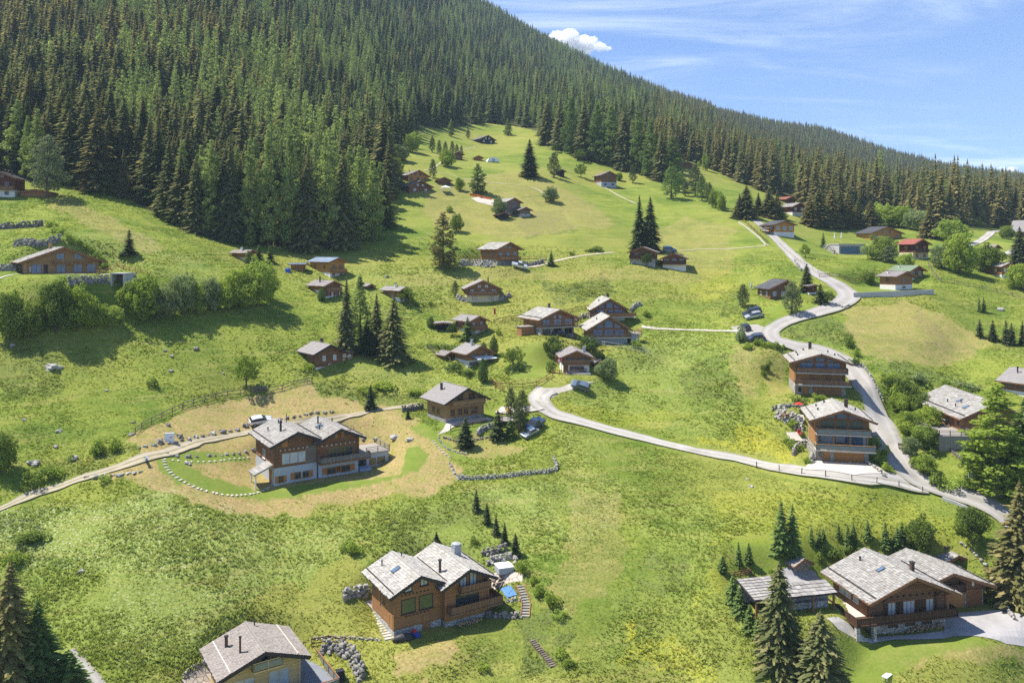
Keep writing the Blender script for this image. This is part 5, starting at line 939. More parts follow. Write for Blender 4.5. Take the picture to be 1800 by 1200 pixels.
h.walls(30*k,22,'wood_brown',14*k,'stone_pale'); h.roof('roof_slate',1.2,1.4,1.0,.6,.9,.9,'fascia_wood',guard=True); h.balcony(14.5*k,.3,W+.4,1.5,'bar','wood_honey',slab='fascia_pale'); h.chimney(W*.55,5,1.2,.25,'metal_rust',True)
for q in (.17,.5,.83): h.win('F',W*q,15*k,W*.24,1.9,2,1,'fascia_wood','glass_blue',sill=False); h.win('F',W*q,.2,W*.22,1.7,2,1,'fascia_wood','glass_dark',sill=False)
h.glaz([(W*.35,29*k),(W*.48,29*k),(W*.48,37*k),(W*.35,34*k)]); h.glaz([(W*.52,29*k),(W*.65,29*k),(W*.65,34*k),(W*.52,37*k)])
h.win('L',3,17*k,1.0,1.1); h.win('L',6.3,17*k,1.0,1.1)
h.block(-4.2,2.0,3.6,2.6); M=MB(); h.fbox(M,'F',0,3.6,-2.6,0,-2,2.1); h.part(M,'annex','wood_brown'); M=MB(); h.fbox(M,'F',-.2,3.8,-2.8,.2,2.11,2.25); h.part(M,'annex_roof','deck_grey')
def glazed(label,c,yaw,fw,L,eh,bh,bz,bu0,bu1,apexrise,style):
    h=House('glazed_chalet',label,'chalet',c,yaw,fw,L=L); k=h.k; W=h.W; pt=math.degrees(math.atan(apexrise*k/(W/2))); h.walls(eh*k,pt,'wood_brown',bh*k,'plaster_grey'); h.roof('roof_slate',1.0,1.4,1.0,.6,.9,.9,'fascia_wood'); z=bz*k
    h.balcony(z,bu0*W,bu1*W,1.6,style,'wood_brown' if style=='board' else 'wood_honey',slab='fascia_pale')
    for a,b in ((.08,.34),(.38,.62),(.66,.92)): h.win('F',W*(a+b)/2,z+.15,W*(b-a),eh*k-z-.45,2,1,'fascia_wood','glass_blue',sill=False)
    e=eh*k; t=h.tan; h.glaz([(W*.16,e),(W*.35,e),(W*.35,e+W*.35*t-.5),(W*.18,e+W*.16*t-.35)]); h.glaz([(W*.39,e),(W*.61,e),(W*.61,e+W*.39*t-.5),(W*.5,e+W*.5*t-.55),(W*.39,e+W*.39*t-.5)]); h.glaz([(W*.65,e),(W*.84,e),(W*.82,e+W*.16*t-.35),(W*.65,e+W*.35*t-.5)])
    h.chimney(W*.5+.6,6,1.2,.3,'metal_rust',True); h.chimney(W*.25,4,.5,.1); return h
h=glazed('upper one of two chalets with glazed gables and pale slab roofs',(1043,568),3,56,11,26,11,12,-.14,1.32,16,'board')
h.block(h.W,1.0,3.6,5); M=MB(); h.fbox(M,'F',.1,3.6,-5,0,-3,12*h.k-.3); h.part(M,'annex','wood_brown')
h=glazed('lower one of two chalets with glazed gables and pale slab roofs',(1037,604),3,66,10,27,10,12,-.04,1.05,20,'bar')
h.block(h.W+.5,1.2,2.4,6); M=MB(); h.fbox(M,'F',0.6,2.6,-5,0,-3,17*h.k-.3); a=h.part(M,'annex','concrete'); M=MB(); h.fbox(M,'F',-.4,3.4,-5.2,.4,17*h.k-.29,17*h.k-.1); tt=h.part(M,'terrace','deck_grey'); h.railing([((-.2,-.3),(3.2,-.3)),((3.2,-.3),(3.2,5))],17*h.k-.1,'bar',tt,wood='wood_honey')
h=S('small_chalet','little chalet with white ground floor and red flag beside the tall hedge',(990,655),3,46,28,L=8,bh=15,wood='wood_brown',roof='roof_purple',wins=2,bwins=0,bal=16,pitch=22,chim=(.86,.3,1.3,.28,'metal_grey'),glass='glass_blue',shut='shutter_brown')
h.win('F',h.W*.52,.5,h.W*.55,1.0,4,1,'frame_wood','glass_dark'); M=MB(); h.fbox(M,'F',h.W*.1,h.W*1.0,.08,2.2,-.3,.12); h.part(M,'terrace','flagstone'); h.door('F',h.W*.1,.1,.8,1.8,'shutter_brown')
S('old_barn','brown-roofed barn below the two dark spruces',(1107,463),-15,44,20,L=9,bh=7,base='stone_pale',wood='wood_dark',roof='roof_brown',wins=2,cat='barn',side=1,fascia='fascia_wood',bal=9,balwood='board_dark',pitch=20)
S('old_barn','dark barn with grey-purple roof and white base by the light path',(1165,470),-14,40,16,L=7,bh=5,wood='wood_dark',roof='roof_purple',wins=3,bwins=0,frame='frame_white',cat='barn',bal=6,balwood='board_dark')
# ---- right slope
h=S('timber_house','orange timber house with blue windows beside the top of the road',(1362,414),12,34,19,L=9,bh=6,wood='wood_orange',roof='roof_dark',wins=3,bwins=0,glass='glass_blue',frame='frame_white',pitch=20)
h.block(-3.4,1,3.3,3); M=MB(); M.hexa([(-3.6,.6,2.2),(.0,.6,2.9),(.0,4.4,2.9),(-3.6,4.4,2.2),(-3.6,.6,2.38),(.0,.6,3.08),(.0,4.4,3.08),(-3.6,4.4,2.38)]); M.box(-3.4,-3.2,.8,1,-2,2.22,1); M.box(-1.4,-1.2,.8,1,-2,2.5,1); M.box(-3.4,-3.2,4,4.2,-2,2.22,1); h.part(M,'porch',['roof_dark','gold_wood'])
S('timber_house','dark red house with white-framed windows left of the dark spruces',(1393,379),22,22,16,L=8,bh=6,wood='wood_red',roof='roof_grey',wins=2,frame='frame_white',glass='glass_pale',side=0); S('timber_house','house with red-brown roof behind the dark red one',(1382,357),20,16,7,L=6,wood='wood_red',roof='roof_red',wins=0,side=0,gable=False,cat='house')
S('timber_house','house with dark roof hidden behind bushy trees on the right slope',(1530,422),22,56,12,L=7,wood='wood_orange',roof='roof_dark',pitch=17,wins=3,glass='glass_blue',side=0)
S('timber_house','house with red roof and dark red gable over a cream base',(1605,456),25,27,27,sw=25,bh=12,base='plaster_cream',wood='wood_red',roof='roof_red',wins=2,frame='gold_wood',glass='gold_wood',bwins=2,pitch=22,bal=13,balwood='board_dark')
S('timber_house','brown house with green roof and white base',(1598,498),30,25,22,sw=33,bh=9,wood='wood_dark',roof='roof_green',wins=2,bwins=1,frame='frame_white',pitch=21,chim=(.2,.7,.8,.15,'plaster_white'))
S('timber_house','brown house with pale grey roof in front of the green-roofed one',(1574,510),28,30,24,sw=28,bh=9,wood='wood_brown',roof='roof_purple',wins=1,bwins=1,pitch=17,side=1,chim=(.2,.7,.8,.15,'plaster_white'))
S('dark_house','dark timber house with blue windows and a single steep roof behind the bushy pine',(1354,527),10,30,20,L=7,wood='wood_dark',roof='roof_dark',wins=2,glass='glass_blue',apex=.93,pitch=24,frame='frame_white',gable=False,bwins=0,Hw2=4.6)
S('garden_hut','small red hut on a white base beside the road bend',(1422,518),8,14,15,L=3,bh=4,wood='wood_red',roof='roof_grey',wins=1,bwins=0,cat='hut',pitch=10,side=0)
S('timber_house','wooden house with white base seen between trees at the right edge',(1761,489),8,22,21,L=9,bh=6,wood='wood_brown',roof='roof_stone',wins=2,frame='frame_white',glass='glass_pale'); S('timber_house','grey-roofed house cut by the right picture edge near the light road',(1806,418),50,14,11,sw=30,wood='wood_dark',roof='roof_grey',wins=0,side=0,gable=False,cat='house'); S('garden_hut','brown-roofed hut half hidden behind the broad dark tree',(1743,446),30,13,10,sw=10,wood='wood_brown',roof='roof_brown',wins=0,side=0,cat='hut',gable=False); S('hay_hut','orange-brown hut between the spruces behind the dark-roofed house',(1514,389),20,12,10,L=5,wood='wood_orange',roof='roof_stone',wins=0,side=0,cat='hut')
# modern garage
P=at(1500,448); h=House('garage','flat-roofed grey garage with dark blue doors on the right slope','garage',(1475,446),4,46,L=7); k=h.k; M=MB(); h.fbox(M,'F',0,h.W,-7,0,-3,16*k); h.part(M,'wall','concrete'); h.door('F',h.W*.42,.1,h.W*.72,12*k,'glass_blue','garage_door'); M=MB(); h.fbox(M,'F',-.2,h.W+.2,-7.2,.2,16*k+.002,17.5*k); t=h.part(M,'roof_terrace','concrete'); M=MB(); h.fbox(M,'F',h.W,h.W+9,-1.0,-.2,-3,12*k); h.part(M,'side_wall','concrete')
# ---- balcony chalets along the road
def roadchalet(label,c,fw,eh,b1,b2,rise,L,style,upper):
    h=House('balcony_chalet',label,'chalet',c,-12,fw,L=L); k=h.k; W=h.W; pt=math.degrees(math.atan(rise*k/(W/2+1.2))); z1,z2,zr=b1*k,b2*k,eh*k
    M=MB(); h.fbox(M,'F',-.05,W+.05,-L,0,-3,z1-.26); h.part(M,'base','stone_wall')
    if style=='glass':
        M=MB(); h.fbox(M,'F',.02,W-.02,-L+.1,-1.8,z1-.25,z2-.26); h.part(M,'lower_wall','plaster_grey'); M=MB(); h.fbox(M,'F',.0,.3,-1.8,0,z1-.05,z2-.26); h.part(M,'side_screen','wood_brown')
        h.win('F',W*.26,z1+.1,W*.3,z2-z1-.8,1,1,'fascia_wood','glass_pale',inset=-0+1.8,sill=False); h.win('F',W*.77,z1+.1,W*.34,z2-z1-.7,2,1,'fascia_wood','glass_blue',inset=1.8,sill=False)
        M=MB(); h.fbox(M,'F',W*.42,W*.66,-1.2,-.1,z1+.0,z1+.75); h.part(M,'bench','wood_brown')
        for u in (.02,.34,.66,.98): M=MB(); h.fbox(M,'F',W*u-.15,W*u+.15,-.1,.2,z1,z2-.26); h.part(M,'post','wood_honey')
    else:
        M=MB(); h.fbox(M,'F',.02,W-.02,-L+.1,0,z1-.25,z2-.26); h.part(M,'lower_wall','board_orange')
        for u in (.02,.33,.66,.98): M=MB(); h.fbox(M,'F',W*u-.14,W*u+.14,.05,.35,z1,z2-.26); h.part(M,'post','fascia_wood')
    h.walls(zr,pt,'wood_brown',z2-.25,None,below=-(z2-.25),stud=True)
    h.roof('roof_slate',1.2,1.7,1.0,.42,.55,.9,'fascia_wood',guard=True); h.L=L
    h.balcony(z2,-.1,W+.3,1.6,style,'wood_honey' if style=='glass' else 'board_brown',slab='fascia_pale'); h.balcony(z1,-.3,W+.9,2.2 if style=='glass' else 1.9,style,'wood_honey' if style=='glass' else 'board_brown',slab='fascia_pale',th=.25)
    e=zr; t=h.tan; w3=((.10,.36),(.40,.60),(.64,.90))
    for i,(a,b) in enumerate(w3): h.win('F',W*(a+b)/2,z2+.1,W*(b-a),e-z2-.3,2 if i!=1 else 1,1,'fascia_wood',upper,sill=False)
    h.glaz([(W*.12,e),(W*.37,e),(W*.37,e+W*.37*t-.5),(W*.14,e+W*.12*t-.25)],glass='glass_blue'); h.glaz([(W*.405,e),(W*.595,e),(W*.595,e+W*.405*t-.5),(W*.5,e+W*.5*t-.5),(W*.405,e+W*.405*t-.5)],glass='glass_blue'); h.glaz([(W*.63,e),(W*.88,e),(W*.86,e+W*.12*t-.25),(W*.63,e+W*.37*t-.5)],glass='glass_blue')
    h.door('F',W*.64,-.1,W*.54,z1-.6,'gold_wood' if style=='glass' else 'wood_brown','garage_door',3); h.door('F',W*.21,-.1,.95,z1-.5,'gold_wood'); h.win('F',W*.09,.7,.75,1.0,1,1,'frame_wood','glass_dark')
    h.win('L',3,z2+.6,1.2,1.3); h.win('L',6.5,z2+.6,1.2,1.3); M=MB(); h.fbox(M,'L',.5,L-1,.0,.08,z1-.2,z2-.3); h.part(M,'side_cladding','board_orange')
    h.chimney(W*.66,L*.42,1.5,.3,'metal_rust',True) if style=='glass' else h.chimney(W*.42,L*.85,1.5,.3,'metal_rust',True)
    for x,y in ((1.0,4),(1.2,7.5),(W-1.2,5),(W-2,8.5),(2.8,L-1)): h.chimney(x,y,.35,.12,name='vent_pipe')
    return h
roadchalet('upper of two tall balcony chalets by the road, with wooden board railings',(1398,694),87,60,21,41.5,16,9.8,'board','glass_blue')
h=roadchalet('lower of two tall balcony chalets by the road, with glass railings and paved forecourt',(1434,809),91,75,24,50,20,9.3,'glass','glass_green')
# ---- house with the pale stone roof and deck
h=House('stone_roof_house','house with broad pale stone roof and wooden deck beside the huge spruce','chalet',(1694,767),-3,108,L=18,dz=.5); k=h.k; W=h.W; h.walls(30*k,25,'wood_brown'); h.roof('roof_stone',1.1,1.0,1.0,.5,.7,1.0,'fascia_wood',guard=True); h.skylight(2.0,3.2); h.skylight(3.0,7.5); h.chimney(1.2,5.5,.5,.1); h.chimney(2.6,6.2,.5,.1); h.chimney(1.6,9.5,.5,.1)
h.win('L',2,1.2,1.0,1.1); h.win('L',6,1.1,1.0,1.2); h.door('L',4,.6,1,1.9,'shutter_brown')
M=MB(); h.fbox(M,'L',-3.5,7.5,.02,6.2,-3.2,.35); dk=h.part(M,'deck','deck_grey'); h.railing([((-6.1,-3.4),(-.2,-3.4)),((-6.1,-3.4),(-6.1,7.3)),((-.2,-3.4),(-.2,1.0))],.35,'bar',dk,wood='board_grey')
S('timber_house','grey-roofed house with dark upper floor and white base at the right picture edge',(1815,704),30,45,29,sw=58,bh=13,wood='wood_dark',roof='roof_grey',wins=2,bwins=1,shut='shutter_red',chim=(.3,.7,1.2,.15))
# ---- twin slate chalet in the foreground
h=House('slate_chalet','twin-gabled brown chalet with wavy pale slate roof and blue tarpaulin beside it','chalet',(693,1121),31,84,39); k=h.k
W1,L1=7.0,8.2; h.block(0,0,W1,L1); h.walls(6.1,24.5,'wood_brown',.95,'stone_pale',below=2.5); h.roof('roof_slate',1.0,1.0,1.2,.40,.46,1.0,'fascia_dark',guard=True); h.skylight(2.0,4.2,.9,1.3); h.chimney(1.2,7.4,.7,.09); h.chimney(4.4,7.8,.5,.1)
h.win('F',2.05,2.9,2.1,1.95,1,1,'fascia_dark','glass_green'); h.win('F',4.65,2.9,2.1,1.95,1,1,'fascia_dark','glass_green'); h.win('F',4.35,6.15,1.15,1.15,2,1,'fascia_dark','glass_pale'); h.win('F',2.0,5.75,1.15,.75,1,1,'fascia_dark','glass_pale'); h.door('F',4.7,.05,1.0,1.95,'wood_brown')
M=MB()
for z,u0,u1 in ((2.45,1.6,5.6),(5.35,1.0,5.9)):
    n=int((u1-u0)/.55)
    for i in range(n): h.fbox(M,'F',u0+i*.55,u0+i*.55+.2,0,.12,z,z+.16)
h.part(M,'beam_ends','fascia_dark')
M=MB(); h.fbox(M,'L',0,2.0,.0,.07,.95,2.6); h.part(M,'cladding','board_orange'); h.door('L',5.4,2.6,.95,2.0); h.win('L',3.6,3.3,.8,.9); h.door('L',1.0,.9,.9,1.8,'gold_wood')
W2,L2=6.7,9.6; h.block(W1+.2,-.9,W2,L2); h.walls(5.9,25,'wood_brown',.75,'stone_pale',below=2.5); h.roof('roof_slate',1.0,1.0,1.2,.40,.46,1.0,'fascia_dark',guard=True)
h.chimney(.6,3.0,1.7,.2,'metal_rust'); h.chimney(5.0,6.6,1.3,.55,'metal_grey',True,cap=True)
h.win('F',2.7,4.75,1.1,1.75,2,1,'fascia_dark','glass_pale'); h.win('F',4.3,4.75,1.15,2.2,2,1,'fascia_dark','glass_pale'); h.win('F',3.4,2.5,3.6,1.65,2,1,'fascia_dark','glass_dark',sill=False); h.balcony(4.55,1.9,6.75,1.0,'board','board_brown',h=.9,slab='board_brown'); h.balcony(2.0,.2,8.5,1.2,'board','board_brown',right=2.5,h=.95,slab='board_brown')
M=MB(); h.fbox(M,'F',.02,W2-.02,.0,.07,.76,1.75); h.part(M,'cladding','board_orange')
# ---- yellow timber chalet at the lower edge
h=House('timber_chalet','yellow timber chalet with brown shingle roof at the lower picture edge','chalet',(394,1253),33,139,L=7.0); k=h.k; W=h.W; h.walls(4.6,20,'wood_yellow',.4,'stone_pale'); h.roof('roof_brown',1.0,1.2,1.0,.3,.34,.8,'fascia_dark',th=.24); 
M=MB(); A=Vector((W+1.0-1.45,-1.0,h.Hw-.0+.0)); 
for sx in (1,): M.bar((W-.5,-1.1,h.zroof(W-.5)+.12),(W-.5,7.9,h.zroof(W-.5)+.12),.12,.16)
h.part(M,'snow_guard','fascia_pale',h.rf); M=MB(); M.bar((.45,-1.1,h.zroof(.45)+.1),(.45,7.9,h.zroof(.45)+.1),.07,.1); h.part(M,'snow_guard','frame_white',h.rf)
h.chimney(2.3,1.8,1.9,.13,'metal_rust'); h.chimney(1.4,4.9,1.3,.2,'metal_rust'); h.chimney(W*.6,7.0,.5,.08)
h.win('F',W*.53,6.2 if False else 4.9,1.0,1.3,1,1,'wood_yellow','glass_dark'); h.balcony(4.4,W*.34,W*.74,1.2,'glass','wood_yellow',slab='wood_yellow'); h.win('F',W*.25,1.1,2.6,2.3,2,1,'wood_yellow','glass_pale'); h.win('F',W*.72,1.1,2.6,2.3,2,1,'wood_yellow','glass_pale')
M=MB(); h.fbox(M,'F',W*.15,W+.0,.05,3.0,-.4,.62); h.fbox(M,'F',W+.05,W+4.2,-6.5,3.0,-.6,.62); dk=h.part(M,'terrace','tiles_dark'); h.railing([((W*.2,-2.9),(W+4.1,-2.9)),((W+4.1,-2.9),(W+4.1,6.4))],.62,'glass',dk,h=1.05,wood='fascia_wood')
# ---- big slate chalet with garage wing, lower right
h=House('slate_chalet','big dark chalet with broad slate roof, deck and garage wing at lower right','chalet',(1531,1116),12,133,L=8.6); k=h.k; W=11.8
h.block(0,0,W,8.6); h.walls(5.35,22.3,'wood_dark',2.1,'stone_wall'); h.roof('roof_stone',1.3,1.6,1.0,.38,.52,1.1,'fascia_wood',guard=True); h.skylight(4.1,3.4,.7,1.3); h.chimney(3.6,7.4,.5,.12); h.chimney(9.0,3.2,1.3,.24,'metal_rust',True)
for u,n in ((3.2,2),(5.9,3),(9.2,2)): h.win('F',u,2.35,.62*n,1.9,n,1,'frame_wood','glass_pale',shut='board_dark',sill=False)
h.win('F',5.9,6.6,1.3,1.2,2,1,'frame_wood','frame_wood'); h.win('F',3.6,5.6,1.0,.9,1,1,'frame_wood','frame_wood')
for u in (3.4,6.1,8.8): h.win('F',u,.75,1.55,1.15,1,1,'fascia_dark','board_dark',sill=False)
M=MB()
for i in range(9): h.fbox(M,'F',2.0+i*1.0,2.25+i*1.0,0,.2,4.85,5.05)
for x,z in ((1.8,5.6),(5.9,7.4),(10,5.6)):
    M.bar(h.mp('F',x,.05,z-1.2),h.mp('F',x,1.3,z+.1),.16,.16); 
h.part(M,'brackets','fascia_dark')
for i,u in enumerate((3.2,5.0,6.4)): h.win('L',u,3.2,1.1,.95,2,1,'frame_white','glass_pale')
h.door('L',1.4,2.15,1.2,1.9,'shutter_brown')
h.balcony(2.15,-3.2,W+.8,1.5,'board','board_dark',left=5.5,slab='board_dark'); 
for x in (-2.9,-2.9): pass
M=MB(); M.box(-3.1,-2.6,-1.3,-.8,-2,1.93); M.box(-3.1,-2.6,2.2,2.7,-2,1.93); M.box(-.5,0-.08,-1.3,-.9,-2,1.93); h.part(M,'pillar','stone_pale')
M=MB(); M.box(-2.9,-.1,1.0,5.4,2.152,2.19); h.part(M,'deck_paving','flagstone')
rr=random.Random(2); M=MB()
for i in range(60):
    x=5.2+rr.random()*5.6; z=.05+rr.random()*min(.75,(x-4.8)*.3); M.tube([(x,-.5+rr.uniform(-.05,.05),z),(x,-.09,z)],.09,6)
h.part(M,'firewood_stack','firewood')
h.block(9.4,4.6,12.8,7.5); h.walls(3.5,18.5,'wood_dark',2.5,'stone_wall',apex=.5); h.roof('roof_stone',1.0,1.5,1.0,.38,.52,1.1,'fascia_wood',guard=True)
h.door('F',8.0,.05,3.0,2.3,'gold_wood','garage_door',3); h.door('F',11.2,.05,2.5,2.35,'shutter_brown','garage_door',3); h.win('F',11.0,3.0,.6,.9,1,1,'frame_wood','frame_white'); 
h.balcony(2.9,5.8,9.0,1.0,'board','board_dark',slab='board_dark')
# ---- outdoor kitchen terrace of the big chalet
h=House('garden_pavilion','L-shaped low pavilion with flat stone roof on posts left of the big slate chalet','pavilion',(1375,1080),12,90,L=4.0); h.W=9.6
M=MB(); M.box(1.1,8.1,1.6,2.1,-2,2.2); M.box(-4.0,1.05,4.2,4.7,-2,2.4); h.part(M,'wall','stone_wall')
rr=random.Random(8); M=MB()
def slabroof(M,x0,x1,y0,y1,zl,zh):
    M.hexa([(x0,y0,zl),(x1,y0,zl),(x1,y1,zh),(x0,y1,zh),(x0,y0,zl+.2),(x1,y0,zl+.2),(x1,y1,zh+.2),(x0,y1,zh+.2)],1)
    ny=max(2,int((y1-y0)/.6)); nx=int((x1-x0)/.8)
    for j in range(ny):
        for i in range(nx):
            a=x0+(x1-x0)*i/nx; b=x0+(x1-x0)*(i+1)/nx; ya=y0+(y1-y0)*j/ny; yb=y0+(y1-y0)*(j+1.05)/ny; za=zl+(zh-zl)*(ya-y0)/(y1-y0)+.27+rr.uniform(0,.04); zb=zl+(zh-zl)*(yb-y0)/(y1-y0)+.22
            M.poly([(a+.02,ya+rr.uniform(-.08,.08),za),(b-.02,ya+rr.uniform(-.08,.08),za),(b-.02,yb,zb),(a+.02,yb,zb)],0,rr.random())
slabroof(M,1.0,8.2,-.4,2.4,2.25,2.95); slabroof(M,-4.2,.96,-.2,5.0,2.2,3.0); h.part(M,'roof',['roof_stone','fascia_dark'])
for x,y in ((1.4,-.1),(4.6,-.1),(7.8,-.1),(-3.8,.1),(-1.5,.1)): M=MB(); M.box(x-.12,x+.12,y-.12,y+.12,-2,2.3); h.part(M,'post','fascia_wood')
M=MB(); M.box(2.0,7.6,.9,1.55,-.5,.9); h.part(M,'counter','stone_pale')
S('oven_hut','stone oven hut with small gabled roof and two chimney pots on the gravel terrace',(1397,1005),22,22,14,L=2.2,wood='stone_wall',roof='roof_brown',pitch=26,wins=0,side=0,cat='hut',ov=.6,og=.7,gable=False,chim=(.5,.8,.8,.3,'metal_rust'),door=None)
h=S('shelter','small open wooden shelter with slate roof and chimney behind the garage wing',(1665,997),12,24,16,L=3,wood='wood_dark',roof='roof_stone',pitch=22,wins=0,side=0,cat='shelter',ov=.7,og=1.0,gable=False,chim=(.45,.5,.6,.5,'metal_rust'))
for x in (.4,1.5,2.6): M=MB(); M.box(x+h.W-1-.1,x+h.W-1+.1,-1.0,-.8,-2,16*h.k-.3); h.part(M,'post','fascia_wood')
# ------------------------------------------------------------------ fences, walls, stones
def fence(label,pts,hp=1.1,rails=3,step=2.2,mat='wood_grey',rw=.09,name='rail_fence',thick=.12,wire=False):
    W=resample([Vector((*at(x,y)[:2],)) for x,y in pts],.4); o=None; tot=0; P=[W[0]]
    acc=0
    for a,b in zip(W,W[1:]):
        acc+=(b-a).length
        if acc>=step: P.append(b); acc=0
    if (P[-1]-W[-1]).length>.5: P.append(W[-1])
    G=[Vector((p.x,p.y,h1(p.x,p.y))) for p in P]; root=empty(name,G[0]); tag(root,label,'fence'); me=None; g0=G[0]; rr=random.Random(len(pts)*7+int(G[0].x))
    M=MB(); M.bar((0,0,-.5),(0,0,hp+.08),thick,thick,up=(1,0,0)); me=M.mesh('post',mt(mat))
    for p in G: c=link('post',me,root,p-g0); c.rotation_euler=(rr.uniform(-.06,.06),rr.uniform(-.06,.06),rr.uniform(0,1.5))
    for r in range(rails):
        M=MB(); z=hp*(.35+.6*r/max(1,rails-1)) if rails>1 else hp*.9
        for a,b in zip(G,G[1:]): M.bar(a-g0+Vector((0,0,z+rr.uniform(-.04,.04))),b-g0+Vector((0,0,z+rr.uniform(-.04,.04))),.03 if wire else .06,.03 if wire else rw*1.5)
        M.build('wire' if wire else 'rail',mt(mat),root)
    return root
fence('dark wooden rail fence above the brown mown plot',[(238,763),(255,750),(300,728),(340,712),(400,697),(450,690),(485,690),(510,680),(548,672)],1.15,2,2.6)
fence('brown rail fence above the gravel parking, right part',[(870,680),(905,683),(935,682),(955,672),(972,662)],1.1,2,3.0,'wood_brown'); fence('short brown rail fence running down to the house drive',[(861,671),(868,677),(878,684),(886,690)],1.1,2,2.4,'wood_brown')
fence('thin posts with wire along the valley side of the concrete lane',[(1330,823),(1370,829),(1405,834),(1442,838),(1478,843),(1512,848),(1545,852),(1572,856),(1600,862),(1622,868)],1.2,2,3.9,'metal_dark',name='post_fence',thick=.13,wire=True)
fence('pale grey wooden fence below the glazed chalets',[(1030,602),(1060,608),(1100,614),(1140,622)],1.1,2,3,'fascia_pale'); fence('long grey fence across the right slope',[(1632,466),(1642,482),(1652,495),(1680,500),(1700,504),(1750,514),(1820,530)],1.1,2,3.5,'wood_grey')
fence('pale wooden guard rail along the upper road',[(1367,427),(1376,436),(1392,449),(1414,465)],.8,2,3,'fascia_pale',name='guard_rail'); fence('pale wooden guard rail at the junction above the road bend',[(1428,474),(1445,482),(1472,488)],.8,2,3,'fascia_pale',name='guard_rail')
fence('dark railing on the wall beside the top of the road',[(1306,389),(1322,402),(1336,415),(1350,428)],1.0,2,3,'wood_dark',name='guard_rail'); fence('rail fence at the garden edge of the grey-roofed house',[(1440,488),(1480,489),(1520,490)],1.0,2,3.5,'wood_dark')
fence('short dark rail fence left of the garden pavilion',[(1290,1018),(1305,1014),(1322,1010)],1.1,3,1.6,'wood_dark'); fence('brown rail fence around the boulder bank at the lower edge',[(548,1136),(578,1130),(606,1137),(624,1155),(640,1184)],1.1,2,2.2,'wood_dark')
fence('wooden railing beside the garage opening of the left chalet',[(170,483),(195,474),(217,474),(245,479),(268,490)],1.0,2,2.5,'wood_honey'); fence('rail fence behind the middle chalet',[(868,569),(900,563),(925,559)],1.1,2,2.6,'wood_dark'); fence('rail fence between the middle chalet and the upper glazed chalet',[(985,552),(1010,548),(1035,543)],1.0,2,3,'wood_dark')
fence('wooden rail in front of the honey coloured chalet',[(792,757),(812,752),(835,748),(854,741)],1.0,2,2.2,'wood_dark'); fence('low dark fence before the flag chalet',[(968,656),(1000,659),(1030,655)],.9,2,2.2,'wood_dark'); fence('brown board fence down the sloping garden',[(751,613),(775,628),(792,637)],1.0,2,2,'wood_grey')
fence('wooden fence on the boulder terrace of the mid-slope chalet',[(813,456),(842,456),(870,458)],1.0,2,3,'wood_brown'); fence('rail fence right of the mid-slope chalet',[(915,456),(940,456),(962,458)],1.0,2,3,'wood_brown'); fence('dark fence at the top of the road',[(1338,383),(1356,386),(1372,388)],1.2,3,2.5,'wood_dark')
def rockwall(label,pts,hp,sz=.55,mat='rock',name='stone_wall',up=0.0,cat='stone wall',hback=.0,flat=1.0,slope=.3):
    """boulders stacked along a line; hp metres high"""
    W=resample([Vector((*at(x,y)[:2],)) for x,y in pts],.3); g0=Vector((W[0].x,W[0].y,h1(W[0].x,W[0].y))); M=MB(); rr=random.Random(int(abs(g0.x)*13)+3); sz*=.72; rowsn=max(1,int(hp/(sz*1.0)+.5)); acc=0; k=0
    for a,b in zip(W[::4],W[4::4]):   # earth and smaller stones fill the joints
        za,zb=h1(a.x,a.y)-g0.z,h1(b.x,b.y)-g0.z; hh=max(.1,rowsn*sz*.55); d=(b-a).normalized(); nn=Vector((-d.y,d.x)); nn=nn if nn.y>0 else -nn; o=nn*(sz*slope*rowsn*.6+sz*.15); M.bar((a.x+o.x-g0.x,a.y+o.y-g0.y,za+hh/2-.3),(b.x+o.x-g0.x,b.y+o.y-g0.y,zb+hh/2-.3),sz*.4+sz*slope*rowsn*.4,hh+.3,r=.0)
    for r in range(rowsn):
        last=None; gap=0
        for i,p in enumerate(W):
            if last is not None and (p-last).length<gap: continue
            last=p; s=sz*rr.uniform(.55,1.5); gap=s*1.25; d=(W[min(i+1,len(W)-1)]-W[max(i-1,0)]); nr=Vector((-d.y,d.x)).normalized() if d.length>0 else Vector((0,1))
            if nr.y<0: nr=-nr
            q=p+nr*(r*sz*slope+rr.uniform(-.08,.08)); z=h1(p.x,p.y)+sz*(.25+r*.95)+rr.uniform(-.06,.06)
            M.rock((q.x-g0.x,q.y-g0.y,z-g0.z),s*.85,s*.7,s*.6*flat,rr.random()*1e6,0,math.atan2(d.y,d.x)+rr.uniform(-.2,.2),(7,4))
    return tag(M.build(name,mt(mat),None,g0),label,cat)
rockwall('low dry-stone wall around the uncut meadow plot',[(806,842),(830,843),(880,840),(930,834),(974,829),(976,818),(972,806)],1.0,.42,'rock_pale')
rockwall('stone edging from the brown plot to the dry-stone wall',[(790,815),(797,830),(806,842)],.4,.35,'rock_pale'); rockwall('curved pale stone edging below the honey coloured chalet',[(771,770),(778,783),(795,793),(822,799)],.35,.25,'rock_pale',flat=.8); rockwall('garden terrace edging under the conifers',[(780,770),(815,777),(850,771),(876,764)],.5,.3,'rock')
rockwall('dry-stone planter wall beside the dirt track',[(708,724),(725,722),(745,718)],1.3,.4,'rock_dark'); rockwall('boulders below the garden deck',[(842,765),(855,755),(868,752)],1.3,.6,'rock_pale')
